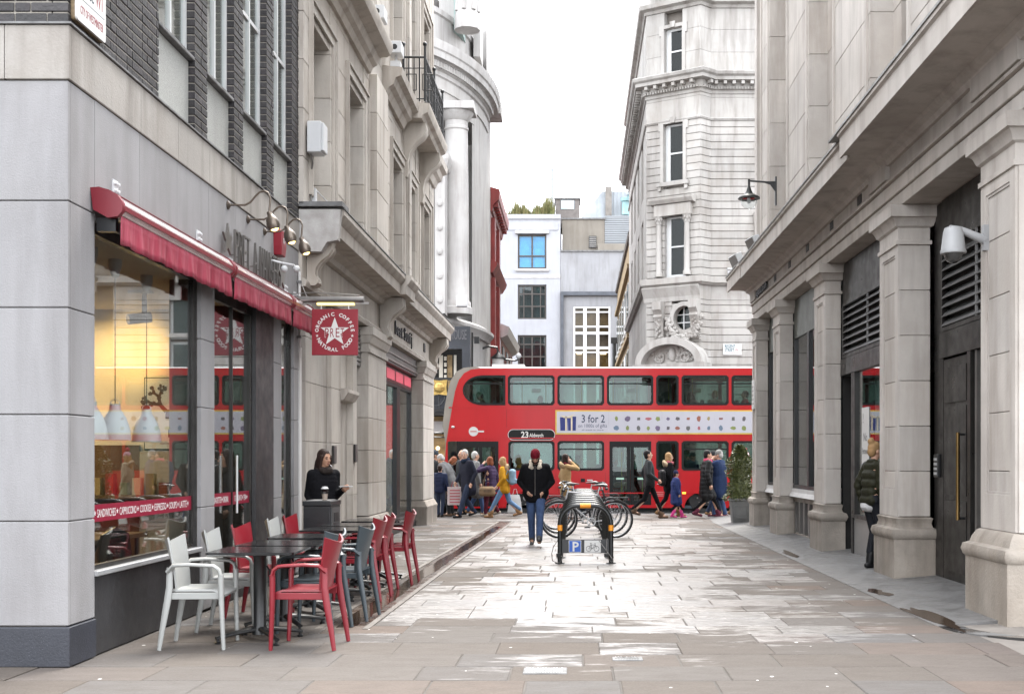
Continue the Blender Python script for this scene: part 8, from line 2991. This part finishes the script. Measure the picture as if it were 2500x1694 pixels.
# ------------------------------------------------------------------ bicycles
def bicycle(label, x, y, rz, fm, group='bicycles locked to the stands', flip=False):
    t = thing('bicycle', label, 'bicycle', (x, y, 0), R(rz), group)
    rw, z = .335, .34
    hub = []
    for nm, cx in (('rear', -.52), ('front', .52)):
        w = MB()
        w.tube([(cx + rw * math.cos(k * math.pi / 16), 0, z + rw * math.sin(k * math.pi / 16)) for k in range(33)], .018, 8, cap=False)
        wo = w.build('wheel', RUB, t, smooth=60)
        r2 = MB()
        r2.tube([(cx + (rw - .026) * math.cos(k * math.pi / 16), 0, z + (rw - .026) * math.sin(k * math.pi / 16)) for k in range(33)], .010, 6, cap=False)
        r2.build('rim', ALU, wo, smooth=60)
        sp = MB()
        for k in range(20):
            a = k * math.pi / 10
            sp.tube([(cx + .02 * math.cos(a + .5), .012 * (-1) ** k, z + .02 * math.sin(a + .5)), (cx + (rw - .03) * math.cos(a), 0, z + (rw - .03) * math.sin(a))], .0016, 4, cap=False)
        sp.build('spokes', ALU, wo, kind='stuff')
        MB().lathe([(.02, -.04), (.022, 0), (.02, .04)], (cx, 0, z), 10, 'Y').build('hub', ALU, wo)
        fd = MB()
        arc0 = range(2, 13) if nm == 'rear' else range(4, 15)
        fd.tube([(cx + (rw + .035) * math.cos(k * math.pi / 16), 0, z + (rw + .035) * math.sin(k * math.pi / 16)) for k in arc0], .024, 6, sec=(1, .35))
        fd.build('mudguard', BLACKM, t, smooth=60)
    bb_, st_, hd1, hd0 = (-.08, 0, .30), (-.20, 0, .80), (.36, 0, .86), (.40, 0, .70)
    f_ = MB()
    for p, q, r_ in ((bb_, st_, .017), (bb_, hd0, .020), (st_, hd1, .016), (hd0, hd1, .021), (bb_, (-.52, .05, z), .010), (bb_, (-.52, -.05, z), .010), (st_, (-.52, .05, z), .009), (st_, (-.52, -.05, z), .009)):
        f_.tube([p, q], r_, 8)
    f_.build('frame', fm, t)
    MB().tube([hd0, (.43, .05, .60), (.49, .05, .45), (.52, .05, z)], .012, 8).tube([hd0, (.43, -.05, .60), (.49, -.05, .45), (.52, -.05, z)], .012, 8).build('fork', BLACKM, t)
    sd_ = MB().tube([st_, (-.235, 0, .95)], .013, 8).build('seat_post', ALU, t)
    s = MB()
    s.tube([(-.37, 0, .965), (-.30, 0, .985), (-.20, 0, .982), (-.10, 0, .975)], [.075, .08, .045, .02], 10, sec=(1, .42))
    s.build('saddle', BLACKM, t, smooth=60)
    h_ = MB().tube([hd1, (.345, 0, .93), (.40, 0, .97)], .014, 8).build('stem', ALU, t)
    MB().tube([(.33, -.30, 1.0), (.38, -.22, 1.01), (.40, -.08, .975), (.40, .08, .975), (.38, .22, 1.01), (.33, .30, 1.0)], .012, 8).build('handlebar', BLACKM, t, smooth=60)
    for s_ in (-1, 1):
        MB().tube([(.33, s_ * .30, 1.0), (.25, s_ * .33, .99)], .017, 8).build('grip', RUB, t)
        MB().tube([(.40, s_ * .2, .99), (.44, s_ * .26, .96)], .006, 6).build('brake_lever', ALU, t)
    cr = MB().lathe([(.062, .030), (.085, .030), (.085, .034), (.062, .034), (.062, .030)], bb_, 20, 'Y', cap=False).build('chainring', ALU, t)
    for k, s_ in ((0, -1), (1, 1)):
        e = (bb_[0] + .12 * s_ * .7, s_ * .07, bb_[2] - .14 * s_ * .7)
        MB().tube([(bb_[0], s_ * .05, bb_[2]), e], .010, 6).build('crank', ALU, cr)
        MB().box(e[0] - .05, e[0] + .05, e[1] + s_ * .01, e[1] + s_ * .09, e[2] - .012, e[2] + .012).build('pedal', BLACKM, cr)
    MB().tube([(bb_[0], .032, bb_[2] + .085), (-.52, .032, z + .035)], .004, 4).tube([(bb_[0], .032, bb_[2] - .085), (-.52, .032, z - .035)], .004, 4).build('chain', GREYM, t)
    MB().box(-.78, -.42, -.06, .06, .74, .755).tube([(-.7, .05, .745), (-.53, .055, z)], .005, 5).tube([(-.7, -.05, .745), (-.53, -.055, z)], .005, 5).build('luggage_rack', BLACKM, t)
    MB().sphere((.44, 0, .88), (.035, .03, .03), 10, 8).build('front_lamp', BLACKM, t)
    MB().tube([(.40, .05, .99), (.48, .06, .90), (.46, .03, .76), (.40, .02, .72)], .004, 5).build('brake_cable', BLACKM, t)
    MB().box(-.79, -.775, -.03, .03, .70, .74).build('rear_reflector', SIGNRED, t)
    return t


bicycle('silver bicycle facing left, locked to the middle of the stand row', .16, 22.6, 184, mat('bike_silver', (.42, .42, .43), .3, .6, co='obj'))
bicycle('black bicycle facing right with red lamp, beside the silver one', .12, 24.0, 3, mat('bike_black', (.02, .02, .022), .3, co='obj'))
bicycle('dark bicycle at the far stands, half hidden by the other two', .05, 25.3, 178, mat('bike_navy', (.03, .04, .06), .3, co='obj'))

# ------------------------------------------------------------------ planter with clipped bush
t = thing('lead_planter', 'square grey lead planter by the far right-hand pier', 'planter', (3.68, 27.5, .03))
PL = mat('planter_lead', (.16, .165, .165), .55, .3, var=.2, co='obj', bump=.1)
MB().rect(-.2, .2, -.2, .2, [(-.02, 0), (-.02, .03), (-.015, .05), (.025, .48), (.05, .50), (.05, .55), (.02, .56)]).build('pot', PL, t)
MB().prism([(-.15, .14), (-.12, .10), (.12, .10), (.15, .14), (.17, .37), (.14, .41), (-.14, .41), (-.17, .37)], lambda a, b, q: (a, -.185 - .045 * b / .5 - q, b), 0, .022, [[(-.125, .15), (.125, .15), (.145, .37), (-.145, .37)]]).build('front_moulding', PL, t)
MB().box(-.2, .2, -.2, .2, .50, .53).build('soil', DARKIN, t)
pb = thing('potted_bush', 'glossy evergreen bush growing in the grey lead planter', 'bush', (3.68, 27.5, .53))
LEAF = NT('glossy_leaf')
LEAF.l(LEAF.mix(LEAF.n('NewGeometry').outputs['Random Per Island'], (.04, .065, .02), (.13, .14, .05)), LEAF.b.inputs['Base Color'])
LEAF.b.inputs['Roughness'].default_value = .3
lv_ = MB()
rr = random.Random(12)
for i in range(5200):
    z = rr.random() ** .9 * 1.25
    rad = (.30 - .06 * z / 1.25) * (1 + .18 * math.sin(z * 9 + 1) + .1 * math.sin(z * 23))
    if z > 1.0: rad *= max(.1, (1.3 - z) / .3)
    a = rr.uniform(0, 6.283)
    r_ = rad * (rr.random() ** .4)
    p = Vector((r_ * math.cos(a), r_ * math.sin(a), z))
    d = Vector((math.cos(a) + rr.gauss(0, .5), math.sin(a) + rr.gauss(0, .5), rr.gauss(.1, .5))).normalized()
    sd = d.cross(Vector((rr.gauss(0, 1), rr.gauss(0, 1), 1))).normalized() * rr.uniform(.012, .02)
    L = rr.uniform(.045, .075)
    up = d.cross(sd).normalized() * .006
    lv_.add([p, p + d * L * .5 + sd + up, p + d * L, p + d * L * .5 - sd + up], [(0, 1, 2), (0, 2, 3)])
lv_.build('foliage', LEAF.m, pb, kind='stuff')
MB().lathe([(.20, .0), (.22, .2), (.20, .6), (.12, 1.0), (.02, 1.15)], n=10).build('inner_foliage', LEAF.m, pb)
MB().tube([(0, 0, -.02), (.02, .01, .4), (0, 0, 1.0)], [.03, .022, .01], 8).build('stem', WOOD, pb)
for k in range(8):
    a = k * 2.4
    MB().tube([(0, 0, .1 + k * .1), (.2 * math.cos(a), .2 * math.sin(a), .25 + k * .1)], [.012, .005], 5).build('branch', WOOD, pb)
